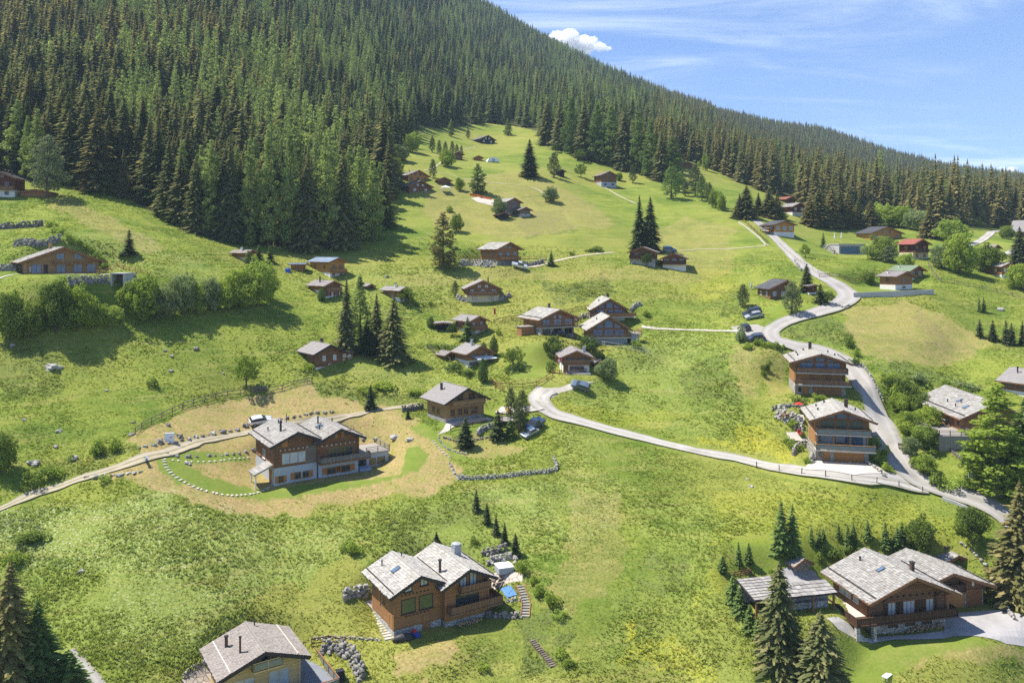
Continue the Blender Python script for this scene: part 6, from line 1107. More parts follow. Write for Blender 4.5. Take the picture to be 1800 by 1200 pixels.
rockwall('upper dark boulder wall on the terraces at the left edge',[(-10,404),(25,402),(50,400),(78,398)],1.9,.7,'rock_dark'); rockwall('lower boulder wall on the terraces above the left chalet',[(25,434),(60,433),(85,430),(106,424)],1.8,.7,'rock'); rockwall('boulder bank left of the concrete garage opening',[(122,500),(150,499),(175,498),(193,497)],1.8,.7,'rock'); rockwall('boulder bank right of the concrete garage opening',[(219,499),(228,496),(236,490)],1.9,.6,'rock'); rockwall('pale boulders behind the left chalet',[(-10,477),(20,476),(45,476)],1.6,.6,'rock_pale')
rockwall('boulder terrace under the mid-slope chalet, left part',[(810,468),(830,468),(850,469),(866,470)],2.1,.8,'rock_pale'); rockwall('boulder bank right of the mid-slope chalet',[(914,468),(935,467),(958,463)],1.7,.75,'rock'); rockwall('boulder bank left of the cream-based chalet',[(803,526),(812,529),(820,531)],1.6,.7,'rock_pale'); rockwall('boulder bank right of the cream-based chalet',[(880,530),(890,526),(899,521)],1.6,.7,'rock')
rockwall('rock garden wall left of the lower balcony chalet',[(1364,734),(1380,742),(1395,752),(1412,758)],2.6,.55,'rock_pale',slope=.55); rockwall('upper rock edge of the terrace left of the lower balcony chalet',[(1358,722),(1375,717),(1395,716),(1410,716)],1.1,.5,'rock'); rockwall('curved stone wall at the front steps of the lower balcony chalet',[(1396,801),(1405,790),(1420,786),(1430,800),(1428,815)],1.6,.5,'rock_pale'); rockwall('boulders edging the paved forecourt',[(1524,815),(1535,822),(1548,832),(1556,838)],.7,.5,'rock_pale')
rockwall('row of white boulders on the bank right of the road',[(1511,640),(1522,650),(1531,663),(1541,684),(1552,704)],.8,.5,'rock_pale'); rockwall('boulder wall left of the twin-gabled slate chalet',[(608,1056),(618,1050),(634,1048),(652,1046)],2.0,.8,'rock_pale'); rockwall('upper boulder wall behind the hot tub',[(850,976),(862,974),(878,971),(892,967)],1.1,.6,'rock'); rockwall('boulder wall around the hot tub',[(858,992),(870,988),(885,985),(900,983),(906,992)],1.0,.55,'rock_pale'); rockwall('boulders along the patio edge by the blue tarpaulin',[(892,1058),(905,1056),(916,1058)],.8,.5,'rock_pale'); rockwall('boulder footing under the wooden balcony',[(858,1084),(875,1086),(895,1086),(915,1085)],1.0,.7,'rock')
rockwall('dark boulder bank beside the yellow timber chalet',[(566,1150),(580,1148),(598,1150),(612,1160),(622,1178),(632,1198)],2.0,.65,'rock',slope=.5); rockwall('line of flat stones behind the yellow timber chalet',[(552,1123),(580,1121),(610,1122),(640,1124),(668,1126)],.35,.3,'rock_pale',flat=.7); rockwall('stone edge left of the yellow timber chalet',[(322,1190),(335,1178),(350,1170),(362,1164)],.5,.35,'rock_pale'); rockwall('boulders at the garage end of the driveway',[(1762,1064),(1775,1078),(1785,1090)],.9,.6,'rock_pale'); rockwall('pile of boulders at the left end of the pavilion',[(1306,1040),(1318,1045),(1330,1055)],1.8,.6,'rock_pale'); rockwall('boulder retaining bank under the grey garage',[(1448,436),(1458,441),(1470,447)],1.5,.8,'rock_pale'); rockwall('stones along the upper road edge',[(1398,461),(1402,466),(1408,476)],.8,.6,'rock_pale'); rockwall('boulder bank between the middle chalet and the glazed chalets',[(1010,565),(1022,560),(1036,556)],1.3,.6,'rock_pale'); rockwall('boulders at the annex of the upper glazed chalet',[(1110,548),(1118,540),(1128,536)],1.5,.6,'rock_pale'); rockwall('dry streambed stones on the slope right of the shelter',[(1690,955),(1705,965),(1725,985),(1745,1005)],.5,.5,'rock_pale',slope=1.6); rockwall('stone bank above the inner road bend',[(1476,540),(1484,543),(1492,540)],1.0,.6,'rock')
def wallstrip(label,pts,hp,mat,w=.3,name='retaining_wall'):
    W=[at(x,y) for x,y in pts]; g0=W[0].copy(); M=MB()
    for a,b in zip(W,W[1:]): M.bar(a-g0+Vector((0,0,hp/2-.6)),b-g0+Vector((0,0,hp/2-.6)),w,hp+1.2)
    return tag(M.build(name,mt(mat),None,g0),label,'wall')
wallstrip('long pale concrete retaining wall below the grey-roofed house',[(1500,523),(1545,521),(1600,519),(1641,517)],1.3,'concrete'); wallstrip('white concrete wall beside the top of the road',[(1298,391),(1318,405),(1334,418),(1346,431)],.35,'concrete'); wallstrip('concrete kerb wall at the inside of the lower road curve',[(1655,877),(1680,886),(1706,897)],.45,'concrete',.35)
h=House('garage_opening','concrete garage opening set into the bank under the left chalet','garage',(194,501),4,25,L=5); k=h.k; M=MB(); h.fbox(M,'F',0,.35,-5,0,-1,19*k); h.fbox(M,'F',h.W-.35,h.W,-5,0,-1,19*k); h.fbox(M,'F',0,h.W,-5,.1,19*k+.003,21*k); h.part(M,'frame','concrete'); M=MB(); h.fbox(M,'F',.36,h.W-.36,-3.2,-3,-1,19*k-.01); h.part(M,'garage_door','wood_dark')
# single boulders
def boulder(x,y,wpx,label,group=None,mat='rock_pale',hk=.62):
    P=at(x,y); s=wpx*mpx(P)/2; M=MB(); M.rock((0,0,s*hk*.18),s,s*.8,s*hk,int(x*31+y),0,(x*7)%3,(9,6)); return tag(M.build('boulder',mt(mat),None,P),label,'boulder',group)
g='boulders edging the dirt track'
for i,(x,y,w) in enumerate([(245,788,8),(255,785,11),(270,783,13),(283,781,9),(296,779,10),(309,777,9),(319,774,10),(332,772,13),(344,768,12),(356,767,10),(366,764,6),(374,762,14),(391,760,16),(405,758,9),(417,756,12),(431,749,16),(440,745,12),(452,742,10)]): boulder(x,y,w,'pale boulder in the row above the dirt track left of the white car',g,'rock_pale' if i%3 else 'rock_dark')
for x,y,w in [(493,737,10),(505,735,11),(517,733,10),(527,731,9),(537,729,9),(547,727,10),(558,725,11),(571,725,10),(583,724,10)]: boulder(x,y,w,'boulder in the row above the dirt track right of the white car',g,'rock')
for x,y,w in [(294,797,7),(300,801,9),(311,802,12),(331,803,14),(345,803,8),(367,801,10),(377,801,8),(390,801,6),(398,799,10),(410,798,8),(420,797,8),(432,794,10),(445,791,12)]: boulder(x,y,w,'boulder in the lower row between brown bank and stepping stones','boulders below the brown bank','rock')
for x,y,w in [(152,838,12),(170,838,18),(185,835,9),(198,835,9),(211,835,16),(226,832,11),(236,831,12),(247,829,9)]: boulder(x,y,w,'flat pale boulder in the row below the parked motorcycle','boulders below the motorcycle','rock_pale',.45)
for x,y,w,l in [(330,815,15,'single boulder on the green lawn left of the twin-gabled chalet'),(640,772,10,'left one of three boulders right of the side terrace roof'),(661,771,12,'middle one of three boulders behind the side terrace'),(694,769,20,'flat boulder behind the terrace railing'),(720,773,17,'big pale boulder on the brown plot right of the terrace'),(1637,803,11,'squared pale boulder on the small lawn under the deck'),(23,608,16,'grey rock in the shade of the left tree belt'),(290,616,9,'pale rock on the rough left slope'),(302,626,10,'white rock below another on the rough left slope'),(344,613,14,'dark rock on the rough left slope'),(93,647,32,'long flat rock outcrop at the edge of the shade'),(187,687,8,'small white rock on the left slope'),(42,738,9,'small rock far left on the slope'),(103,758,13,'brownish rock on the left slope'),(235,743,10,'dark rock above the fence end'),(231,764,13,'dark boulder at the lower fence end'),(301,652,11,'flat rock on the open left slope'),(392,656,7,'little rock near the leafy tree by the fence'),(130,806,22,'grey rock heap in the scrub left of the dirt track'),(60,815,24,'brown flat rocks above the shady trackside'),(98,785,12,'pale rock above the scrub'),(680,487,12,'grey rock on the slope right of the orange house'),(741,419,5,'white rock on the mid slope'),(752,413,6,'second white rock on the mid slope'),(1758,545,16,'pale log-like rock on the right slope'),(1313,842,7,'white stone below the concrete lane'),(1320,855,10,'pale stone in the meadow below the lane'),(143,1004,16,'small grey rock in the lower left meadow'),(282,772,0,'')]:
    if w: boulder(x,y,w,l,None,'rock' if 'dark' in l or 'grey' in l else 'rock_pale',.5)
def slabs(pts,n,label,group,size=.55):
    W=resample([Vector((*at(x,y)[:2],)) for x,y in pts],.25); L=[0]
    for a,b in zip(W,W[1:]): L.append(L[-1]+(b-a).length)
    rr=random.Random(n); M=MB(); M.hexa([(-.5,-.34,-.1),(.5,-.34,-.1),(.46,.36,-.1),(-.48,.34,-.1),(-.5,-.34,.05),(.5,-.34,.05),(.46,.36,.05),(-.48,.34,.05)]); me=M.mesh('stepping_stone',mt('flagstone'))
    for i in range(n):
        q=L[-1]*i/(n-1); j=min(range(len(L)),key=lambda k:abs(L[k]-q)); p=W[j]; d=W[min(j+1,len(W)-1)]-W[max(j-1,0)]
        o=link('stepping_stone',me,None,(p.x,p.y,h1(p.x,p.y)+.04)); o.rotation_euler=(0,0,math.atan2(d.y,d.x)+1.57+rr.uniform(-.2,.2)); s=size*rr.uniform(.9,1.2); o.scale=(s*1.2,s*.8,1); tag(o,label,'paving slab',group)
slabs([(288,808),(292,820),(305,835),(330,850),(360,862),(400,870),(440,868),(462,862),(478,852)],30,'pale stepping stone in the curved path across the lawn left of the twin-gabled chalet','stepping stones on the lawn')
slabs([(290,807),(330,811),(380,810),(435,804)],16,'pale stepping stone in the straight upper path to the porch','stepping stones to the porch',.5)
slabs([(763,775),(770,785),(778,794),(790,803)],8,'pale stepping stone below the honey coloured chalet','stepping stones below the log chalet',.5)
# ------------------------------------------------------------------ cars
def car(label,x,y,yaw,Lm,paint,kind='hatch',col=None):
    P=at(x,y); P.z+=.08
    if paint not in MATS:
        m,t,b=newmat(paint); b.inputs['Base Color'].default_value=(*col,1); b.inputs['Roughness'].default_value=.25; b.inputs['Metallic'].default_value=.35; b.inputs['Coat Weight'].default_value=.6; b.inputs['Specular IOR Level'].default_value=.5; MATS[paint]=m
    e=.25; n1=hgt([P.x+math.cos(yaw)*1.3,P.x-math.cos(yaw)*1.3,P.x-math.sin(yaw)*.8,P.x+math.sin(yaw)*.8],[P.y+math.sin(yaw)*1.3,P.y-math.sin(yaw)*1.3,P.y+math.cos(yaw)*.8,P.y-math.cos(yaw)*.8])
    root=empty('parked_car',P); fx=Vector((math.cos(yaw),math.sin(yaw),(n1[0]-n1[1])/2.6)).normalized(); fy=Vector((-math.sin(yaw),math.cos(yaw),(n1[2]-n1[3])/1.6)); fz=fx.cross(fy).normalized(); fy=fz.cross(fx); root.matrix_world=Matrix.Translation(P)@Matrix((fx,fy,fz)).transposed().to_4x4()
    tag(root,label,'car'); s=Lm/4.4; tall={'hatch':1.0,'van':1.15,'sedan':.95,'pickup':1.15}[kind]; Wd=.88
    prof={'hatch':[(-2.15,.35),(-2.2,.75),(-2.1,1.0),(1.0,1.0),(1.95,.85),(2.2,.62),(2.15,.32)],'van':[(-2.2,.35),(-2.2,1.05),(1.1,1.1),(2.0,.95),(2.2,.7),(2.15,.32)],'sedan':[(-2.2,.35),(-2.2,.85),(-1.6,.95),(1.0,.93),(2.0,.78),(2.2,.6),(2.15,.32)],'pickup':[(-2.3,.45),(-2.3,1.05),(-.6,1.08),(1.1,1.08),(2.0,1.0),(2.25,.75),(2.2,.42)]}[kind]
    cab={'hatch':[(-2.05,1.0),(-1.75,1.42),(-.9,1.52),(.25,1.48),(1.05,1.0)],'van':[(-2.18,1.05),(-2.05,1.72),(-1.2,1.78),(.5,1.74),(1.25,1.08)],'sedan':[(-1.55,.95),(-.95,1.36),(-.2,1.42),(.35,1.36),(1.05,.93)],'pickup':[(-.75,1.08),(-.6,1.7),(.35,1.7),(1.1,1.08)]}[kind]
    M=MB(); M.prism([(a*s,-Wd*s,z*s*tall if tall<1 else z*s) for a,z in prof],(0,2*Wd*s,0)); b=M.build('body',mt(paint),root); bv=b.modifiers.new('bevel','BEVEL'); bv.width=.07*s; bv.segments=2; bv.limit_method='ANGLE'
    M=MB(); n=len(cab); lo=[(a*s,z*s) for a,z in cab]; L=[(a,-Wd*s*(.96 if i in(0,n-1) else .80),z) for i,(a,z) in enumerate(lo)]; Rr=[(a,-y,z) for a,y,z in L]
    for i in range(n-1): M.poly([L[i],L[i+1],Rr[i+1],Rr[i]],1 if (0<i<n-2) else 0)
    M.poly(L[::-1],0); M.poly(Rr,0); M.build('window',[mt('glass_dark'),mt(paint)],root)
    M=MB()
    for i in range(1,n-2): a,c=lo[i],lo[i+1]; M.hexa([(a[0],-Wd*s*.8,a[1]),(c[0],-Wd*s*.8,c[1]),(c[0],Wd*s*.8,c[1]),(a[0],Wd*s*.8,a[1]),(a[0],-Wd*s*.76,a[1]+.05),(c[0],-Wd*s*.76,c[1]+.05),(c[0],Wd*s*.76,c[1]+.05),(a[0],Wd*s*.76,a[1]+.05)])
    M.build('roof',mt(paint),root)
    M=MB(); M.tube([(0,-.11*s,0),(0,.11*s,0)],.33*s,12); wm=M.mesh('wheel',mt('rubber')); M=MB(); M.tube([(0,-.115*s,0),(0,.115*s,0)],.2*s,8); rm=M.mesh('rim',mt('metal_grey'))
    for a in (-1.35,1.4):
        for q in (-1,1): w=link('wheel',wm,root,(a*s,q*.8*s,.33*s)); link('rim',rm,w)
    for q in (-1,1):
        M=MB(); M.box(2.08*s,2.2*s,(q*.62-.16)*s,(q*.62+.16)*s,.62*s,.76*s); M.build('headlight',mt('glass_pale'),root); M=MB(); M.box(-2.24*s,-2.1*s,(q*.66-.14)*s,(q*.66+.14)*s,.72*s,.9*s); M.build('tail_light',mt('shutter_red'),root)
    return root
car('steel-blue hatchback parked on the grass edge of the gravel parking',1020,681,2.95,4.2,'paint_steel','hatch',(.17,.22,.28)); car('dark blue pickup parked beside the conifer clump',939,752,4.0,4.8,'paint_blue','pickup',(.05,.08,.14)); car('pale grey car parked in front of the dark blue pickup',931,764,3.9,3.9,'paint_grey','sedan',(.42,.47,.47)); car('white car half hidden behind the left gable roof',458,744,.55,4.5,'paint_pearl','hatch',(.75,.75,.76))
car('dark van parked side by side with a silver car above the road bend',1322,555,3.1,4.8,'paint_black','van',(.02,.025,.03)); car('silver car parked directly before the dark van',1325,559,3.1,4.4,'paint_silver','hatch',(.45,.47,.5)); car('dark blue-grey car on the asphalt parking place below the road bend',1328,597,3.0,4.2,'paint_slate','hatch',(.09,.11,.15)); car('black car at the rear of the parking place',1311,578,1.7,3.8,'paint_dark','hatch',(.03,.035,.04)); car('blue off-roader behind the dark barn',1177,443,.1,4.6,'paint_sky','van',(.10,.22,.42)); car('white pickup in front of the mid-slope chalet',913,471,.1,4.8,'paint_snow','pickup',(.6,.62,.65)); car('black car under the balcony of the middle chalet',985,591,.3,4.2,'paint_coal','sedan',(.02,.02,.022)); car('dark car at the upper right light road',1766,409,.2,4.2,'paint_navy','hatch',(.10,.13,.2))
# motorcycle
P=at(257,815); r0=empty('motorcycle',P+Vector((0,0,.08)),-1.0); tag(r0,'blue and white motorcycle parked on the dirt track','motorcycle')
for x in (-.75,.75): M=MB(); M.tube([(x,-.06,.33),(x,.06,.33)],.33,12); M.build('wheel',mt('rubber'),r0)
M=MB(); M.prism([(-.85,-.13,.75),(-.2,-.14,.85),(.2,-.14,1.05),(.6,-.12,.95),(.5,-.12,.5),(-.3,-.12,.4)],(0,.26,0)); M.build('body',mt('tub_blue'),r0); M=MB(); M.prism([(-.95,-.14,.8),(-.2,-.14,.86),(-.25,-.14,.95),(-.95,-.14,.92)],(0,.28,0)); M.build('seat',mt('cover_black'),r0)
M=MB(); M.bar((.5,-.4,1.12),(.5,.4,1.12),.05); M.bar((.5,0,1.1),(.78,0,.33),.07); M.build('handlebar',mt('metal_grey'),r0); M=MB(); M.prism([(.55,-.2,1.0),(.75,-.16,1.05),(.5,-.18,1.4)],(0,.36,0)); M.build('windscreen',mt('plaster_white'),r0)
# ------------------------------------------------------------------ garden things
def thing(name,label,cat,x,y,rz=0,dz=0,group=None): return tag(empty(name,at(x,y)+Vector((0,0,dz)),rz),label,cat,group)
t0=thing('hot_tub','hot tub with white cover in its boulder niche behind the slate chalet','hot tub',886,1000,R(20)); M=MB(); M.box(-1.15,1.15,-1.1,1.1,-.3,.55); M.build('body',mt('plaster_grey'),t0); M=MB(); M.box(-1.2,1.2,-1.15,1.15,.552,.68); M.build('cover',mt('cloth_white'),t0)
sheet('patio',[(858,1010),(900,1003),(920,1010),(918,1022),(880,1031),(862,1040)],'paving_warm',.06)
t0=thing('picnic_table','wooden picnic table with benches on the patio beside the slate chalet','picnic table',874,1026,R(28),.08); M=MB()
for i in range(4): M.box(-.95,.95,-.4+i*.2,-.22+i*.2,.72,.77)
M.build('tabletop',mt('wood_grey'),t0)
for q in (-1,1): M=MB(); M.box(-.95,.95,q*.72-.14,q*.72+.14,.42,.47); M.build('bench',mt('wood_grey'),t0); M=MB(); M.bar((q*.65,-.7,0),(q*.65,.25,.72),.09); M.bar((q*.65,.7,0),(q*.65,-.25,.72),.09); M.box(q*.65-.04,q*.65+.04,-.75,.75,.36,.42); M.build('leg',mt('wood_grey'),t0)
# blue tarpaulin, crumpled
c=[at(x,y) for x,y in ((880,1036),(897,1030),(909,1046),(892,1052))]; g0=c[0]; M=MB(); N=9; rr=random.Random(3); G=[[None]*(N+1) for _ in range(N+1)]
for i in range(N+1):
    for j in range(N+1):
        a=c[0]+(c[1]-c[0])*(i/N); b=c[3]+(c[2]-c[3])*(i/N); p=a+(b-a)*(j/N); G[i][j]=Vector((p.x-g0.x,p.y-g0.y,h1(p.x,p.y)-g0.z+.08+rr.uniform(0,.13)))
for i in range(N):
    for j in range(N): M.poly([G[i][j],G[i+1][j],G[i+1][j+1],G[i][j+1]])
tag(M.build('tarpaulin',mt('tarp_blue'),None,g0),'crumpled bright blue tarpaulin on the ground beside the slate chalet','tarpaulin')
def stairs(name,label,pts,w,n,mat,rail=None,hz=.0):
    W=[at(x,y) for x,y in pts]; g0=W[0]; root=empty(name,g0); tag(root,label,'stairs'); L=[0]
    for a,b in zip(W,W[1:]): L.append(L[-1]+(b-a).length)
    for i in range(n):
        q=L[-1]*(i+.5)/n; j=max(k for k in range(len(W)-1) if L[k]<=q); f=(q-L[j])/(L[j+1]-L[j]); p=W[j]+(W[j+1]-W[j])*f; d=(W[j+1]-W[j]); d.z=0; d.normalize(); s=Vector((-d.y,d.x,0)); z=Vector((0,0,h1(p.x,p.y)-g0.z)); o=Vector((p.x-g0.x,p.y-g0.y,0)); M=MB(); b=L[-1]/n*.36
        M.hexa([o+z-s*w/2-d*b+Vector((0,0,-.35)),o+z+s*w/2-d*b+Vector((0,0,-.35)),o+z+s*w/2+d*b+Vector((0,0,-.35)),o+z-s*w/2+d*b+Vector((0,0,-.35)),o+z-s*w/2-d*b+Vector((0,0,.12)),o+z+s*w/2-d*b+Vector((0,0,.12)),o+z+s*w/2+d*b+Vector((0,0,.12)),o+z-s*w/2+d*b+Vector((0,0,.12))]); M.build('step',mt(mat),root)
    if rail:
        for q in (-1,1):
            M=MB()
            for a,b in zip(W,W[1:]):
                d=(b-a); d.z=0; d.normalize(); s=Vector((-d.y,d.x,0))*(w/2+.06)*q; M.bar(a-g0+s+Vector((0,0,.1)),b-g0+s+Vector((0,0,.1)),.1,.3)
            M.build('stringer',mt(rail),root)
stairs('garden_stairs','wooden garden stairs with brown stringers right of the blue tarpaulin',[(914,1028),(920,1043),(925,1060),(923,1085)],1.1,12,'deck_grey','wood_brown'); stairs('log_steps','weathered log steps down the lower meadow',[(936,1124),(950,1142),(964,1158),(973,1172)],.9,14,'wood_grey')
stairs('stone_stairs','pale stone stairs along the left wall of the slate chalet',[(659,1072),(666,1086),(676,1104),(687,1124)],1.5,11,'flagstone'); sheet('landing',[(642,1058),(658,1053),(668,1066),(656,1073)],'flagstone',.15)
stairs('stone_stairs','stone steps climbing beside the garage wing',[(1757,1070),(1768,1060),(1762,1050),(1756,1046)],1.6,7,'flagstone'); stairs('wooden_stairs','wooden stairs leading down from the deck to the small lawn',[(1672,787),(1682,798),(1694,808)],1.0,8,'deck_grey','wood_grey')
t0=thing('covered_boat','dark covered mound, like a tarpaulined boat, at the corner of the slate chalet','covered boat',708,1125,R(15)); M=MB(); M.tube([(-1.4,0,.1),(-1.0,0,.25),(0,0,.35),(1.0,0,.3),(1.5,0,.15)],[.1,.45,.6,.5,.12],10); o=M.build('cover',mt('metal_dark'),t0); smooth(o)
t0=thing('sledge','blue plastic sledge leaning by the slate chalet wall','sledge',731,1118,R(-50)); M=MB(); M.hexa([(-.6,-.3,.05),(.7,-.25,.05),(.7,.25,.05),(-.6,.3,.05),(-.7,-.35,.5),(.85,-.3,.42),(.85,.3,.42),(-.7,.35,.5)]); M.build('body',mt('plastic_blue'),t0); M=MB(); M.hexa([(-.65,-.3,.5),(-.1,-.28,.5),(-.1,.28,.5),(-.65,.3,.5),(-.6,-.25,.75),(-.2,-.2,.7),(-.2,.2,.7),(-.6,.25,.75)]); M.build('cushion',mt('cloth_red'),t0)
P=at(800,1106); M=MB(); rr=random.Random(6)
for i in range(55): M.tube([(rr.uniform(-1.6,1.9),-.25,rr.random()*.55),(rr.uniform(-1.6,1.9),.25,0) if False else (0,0,0)],.01,3) if False else None
for i in range(46): x=rr.uniform(-1.8,1.8); z=.1+rr.random()*.5; M.tube([(x,-.3,z),(x+.05,.15,z)],.09,6)
o=M.build('firewood_pile',mt('firewood'),None,at(826,1095)+Vector((0,-.3,0))); o.rotation_euler=(0,0,R(31)); tag(o,'small pile of split firewood against the slate chalet','firewood pile')
t0=thing('electrical_cabinet','white electrical cabinet with red marks among rocks above the dirt track','cabinet',298,776,R(12)); M=MB(); M.box(-.75,.75,-.4,.4,-.2,1.45); M.build('body',mt('paint_white'),t0); M=MB(); M.box(-.8,.8,-.45,.45,1.452,1.53); M.build('lid',mt('metal_grey'),t0)
for q in (.2,.42): M=MB(); M.box(q-.06,q+.06,-.415,-.402,.75,1.0); M.build('warning_mark',mt('cloth_red'),t0)
for x,y,w,l in ((281,777,17,'dark rock left of the electrical cabinet'),(316,768,15,'split pale rock right of the electrical cabinet'),(296,748,12,'dark flat rock above the electrical cabinet')): boulder(x,y,w,l,None,'rock_dark',.75)
# garden deck with parasol, flags
t0=thing('garden_deck','round wooden garden deck with railing under the conifer clump','deck',893,742,0,0); M=MB(); M.tube([(0,0,.55),(0,0,.72)],2.3,12); M.build('platform',mt('deck_grey'),t0)
for a in range(0,12): q=a*math.pi/6; M=MB(); M.bar((2.2*math.cos(q),2.2*math.sin(q),-.8),(2.2*math.cos(q),2.2*math.sin(q),1.65),.1); M.build('post',mt('wood_grey'),t0)
M=MB()
for z in (1.15,1.6):
    for a in range(3,14): q=a*math.pi/6; p=q+math.pi/6; M.bar((2.2*math.cos(q),2.2*math.sin(q),z),(2.2*math.cos(p),2.2*math.sin(p),z),.06,.1)
M.build('railing',mt('wood_grey'),t0)
t0=empty('parasol',at(893,739)+Vector((0,0,.72))); tag(t0,'closed yellow-orange parasol on the garden deck','parasol'); M=MB(); M.tube([(0,0,0),(0,0,2.6)],.04,6); M.build('pole',mt('metal_grey'),t0); M=MB(); M.tube([(0,0,.9),(0,0,1.4),(0,0,2.2),(0,0,2.55)],[.22,.3,.14,.03],8); M.build('canopy',mt('cloth_yellow'),t0)
def parasol(x,y,label,mat,h=2.4):
    t0=thing('parasol',label,'parasol',x,y); M=MB(); M.tube([(0,0,0),(0,0,h)],.05,6); M.build('pole',mt('metal_grey'),t0); M=MB(); M.tube([(0,0,.7),(0,0,1.2),(0,0,h-.2),(0,0,h+.05)],[.16,.26,.12,.03],8); M.build('canopy',mt(mat),t0)
parasol(1321,510,'left closed grey parasol in the rock garden of the dark house','plaster_grey'); parasol(1342,512,'right closed grey parasol in the rock garden of the dark house','plaster_grey')
t0=thing('parasol','open red parasol behind the eave of the lower balcony chalet','parasol',1404,726); M=MB(); M.tube([(0,0,0),(0,0,2.2)],.05,6); M.build('pole',mt('metal_grey'),t0); M=MB(); M.tube([(0,0,1.9),(0,0,2.3)],[.9,.05],8); M.build('canopy',mt('cloth_red'),t0)
for x,y,l in ((1467,424,'left white closed parasol on the garage roof terrace'),(1479,423,'right white closed parasol on the garage roof terrace')):
    parasol(x,y,l,'cloth_white',3.0)
t0=thing('flag','flag with white cross on red on a pole before the little white-based chalet','flag',987,657); M=MB(); M.tube([(0,0,0),(0,0,3.8)],.05,6); M.build('pole',mt('metal_grey'),t0)
M=MB(); M.poly([(-.05,0,3.7),(-1.2,-.2,3.25),(-1.05,-.1,2.3),(-.05,0,2.7)]); M.build('banner',mt('cloth_red'),t0); M=MB(); M.bar((-.85,-.16,2.85),(-.3,-.06,3.1),.03,.22); M.bar((-.55,-.12,2.62),(-.6,-.13,3.3),.03,.22,up=(1,0,0)); M.build('white_cross',mt('cloth_white'),t0)
t0=thing('flag','red and white flag hanging at the corner of the honey coloured chalet','flag',846,731); M=MB(); M.tube([(0,0,0),(0,0,3.2)],.04,6); M.build('pole',mt('metal_grey'),t0); M=MB(); M.hexa([(-.35,0,.7),(.05,0,.8),(.05,.04,.8),(-.35,.04,.7),(-.3,0,1.7),(.05,0,1.7),(.05,.04,1.7),(-.3,.04,1.7)]); M.build('banner',mt('cloth_red'),t0); M=MB(); M.hexa([(-.3,0,1.702),(.05,0,1.702),(.05,.04,1.702),(-.3,.04,1.702),(-.28,0,2.9),(.05,0,2.9),(.05,.04,2.9),(-.28,.04,2.9)]); M.build('banner_top',mt('cloth_white'),t0)
t0=thing('flag','small red and white flag on a pole above the rail fence','flag',868,558); M=MB(); M.tube([(0,0,0),(0,0,2.6)],.05,5); M.build('pole',mt('metal_grey'),t0); M=MB(); M.hexa([(0,0,.9),(.5,0,.8),(.5,.05,.8),(0,.05,.9),(0,0,2.5),(.5,0,2.4),(.5,.05,2.4),(0,.05,2.5)]); M.build('banner',mt('cloth_red'),t0)
# road sign
t0=thing('road_sign','white square road sign with a blue-grey ring on a pole at the lower road bend','road sign',1706,848,R(15)); M=MB(); M.tube([(0,0,-.2),(0,0,1.7)],.05,6); M.build('pole',mt('metal_grey'),t0); M=MB(); M.box(-.5,.5,-.07,-.03,.95,1.95); M.build('panel',mt('paint_white'),t0); M=MB()
for i in range(20): a=i*math.pi/10; b=a+math.pi/10; M.bar((.33*math.cos(a),-.085,1.45+.33*math.sin(a)),(.33*math.cos(b),-.085,1.45+.33*math.sin(b)),.09,.02,up=(0,1,0))
M.build('ring_mark',mt('tub_blue'),t0)
# gazebo, tent, greenhouse
t0=thing('gazebo','white pavilion tent on four legs beside the dark small chalet','gazebo',783,339,R(20)); M=MB(); M.hexa([(-1.8,-1.8,2),(1.8,-1.8,2),(1.8,1.8,2),(-1.8,1.8,2),(-.1,-.1,2.9),(.1,-.1,2.9),(.1,.1,2.9),(-.1,.1,2.9)]); M.build('canopy',mt('cloth_white'),t0)
for a in (-1.7,1.7):
    for b in (-1.7,1.7): M=MB(); M.bar((a,b,-.6),(a,b,2),.12); M.build('leg',mt('cloth_white'),t0)
t0=thing('white_tent','white peaked tent at the forest edge left of the uppermost chalets','tent',688,314,R(10)); M=MB(); M.box(-2.3,2.3,-2,2,-.8,1.2); M.build('side_cloth',mt('cloth_white'),t0); M=MB(); M.hexa([(-2.5,-2.2,1.2),(2.5,-2.2,1.2),(2.5,2.2,1.2),(-2.5,2.2,1.2),(-.1,-.1,2.6),(.1,-.1,2.6),(.1,.1,2.6),(-.1,.1,2.6)]); M.build('roof',mt('cloth_white'),t0)
t0=thing('polytunnel','white arched polytunnel on the upper meadow','polytunnel',866,285,R(12)); M=MB(); M.prism([(2.9*math.cos(a),-2.0,2.4*math.sin(a)-.1) for a in [math.pi*i/8 for i in range(9)]],(0,6,0)); o=M.build('cover',mt('cloth_white'),t0); M=MB(); M.box(-.7,.7,-2.06,-2.01,0,1.5); M.build('door',mt('plaster_grey'),t0)
P=at(848,349); M=MB(); rr=random.Random(9); pts=[(826,344),(838,346),(850,349),(864,352)]; W=[at(x,y) for x,y in pts]
for a,b in zip(W,W[1:]): M.bar(a-W[0]+Vector((0,0,.5)),b-W[0]+Vector((0,0,.5+rr.uniform(-.2,.2))),.08,1.0)
tag(M.build('safety_net',mt('cloth_orange'),None,W[0]),'orange safety netting along the scree beside the stone-slab barn','netting')
def bench(label,x,y,rz,w=1.7,mat='wood_dark',dz=.05):
    t0=thing('bench',label,'bench',x,y,rz,dz); M=MB(); M.box(-w/2,w/2,-.25,.2,.42,.48); M.build('seat',mt(mat),t0); M=MB(); M.hexa([(-w/2,.2,.5),(w/2,.2,.5),(w/2,.26,.5),(-w/2,.26,.5),(-w/2,.32,.95),(w/2,.32,.95),(w/2,.38,.95),(-w/2,.38,.95)]); M.build('backrest',mt(mat),t0)
    for q in (-1,1): M=MB(); M.box(q*(w/2-.1)-.05,q*(w/2-.1)+.05,-.22,.2,-.1,.42); M.build('leg',mt(mat),t0)
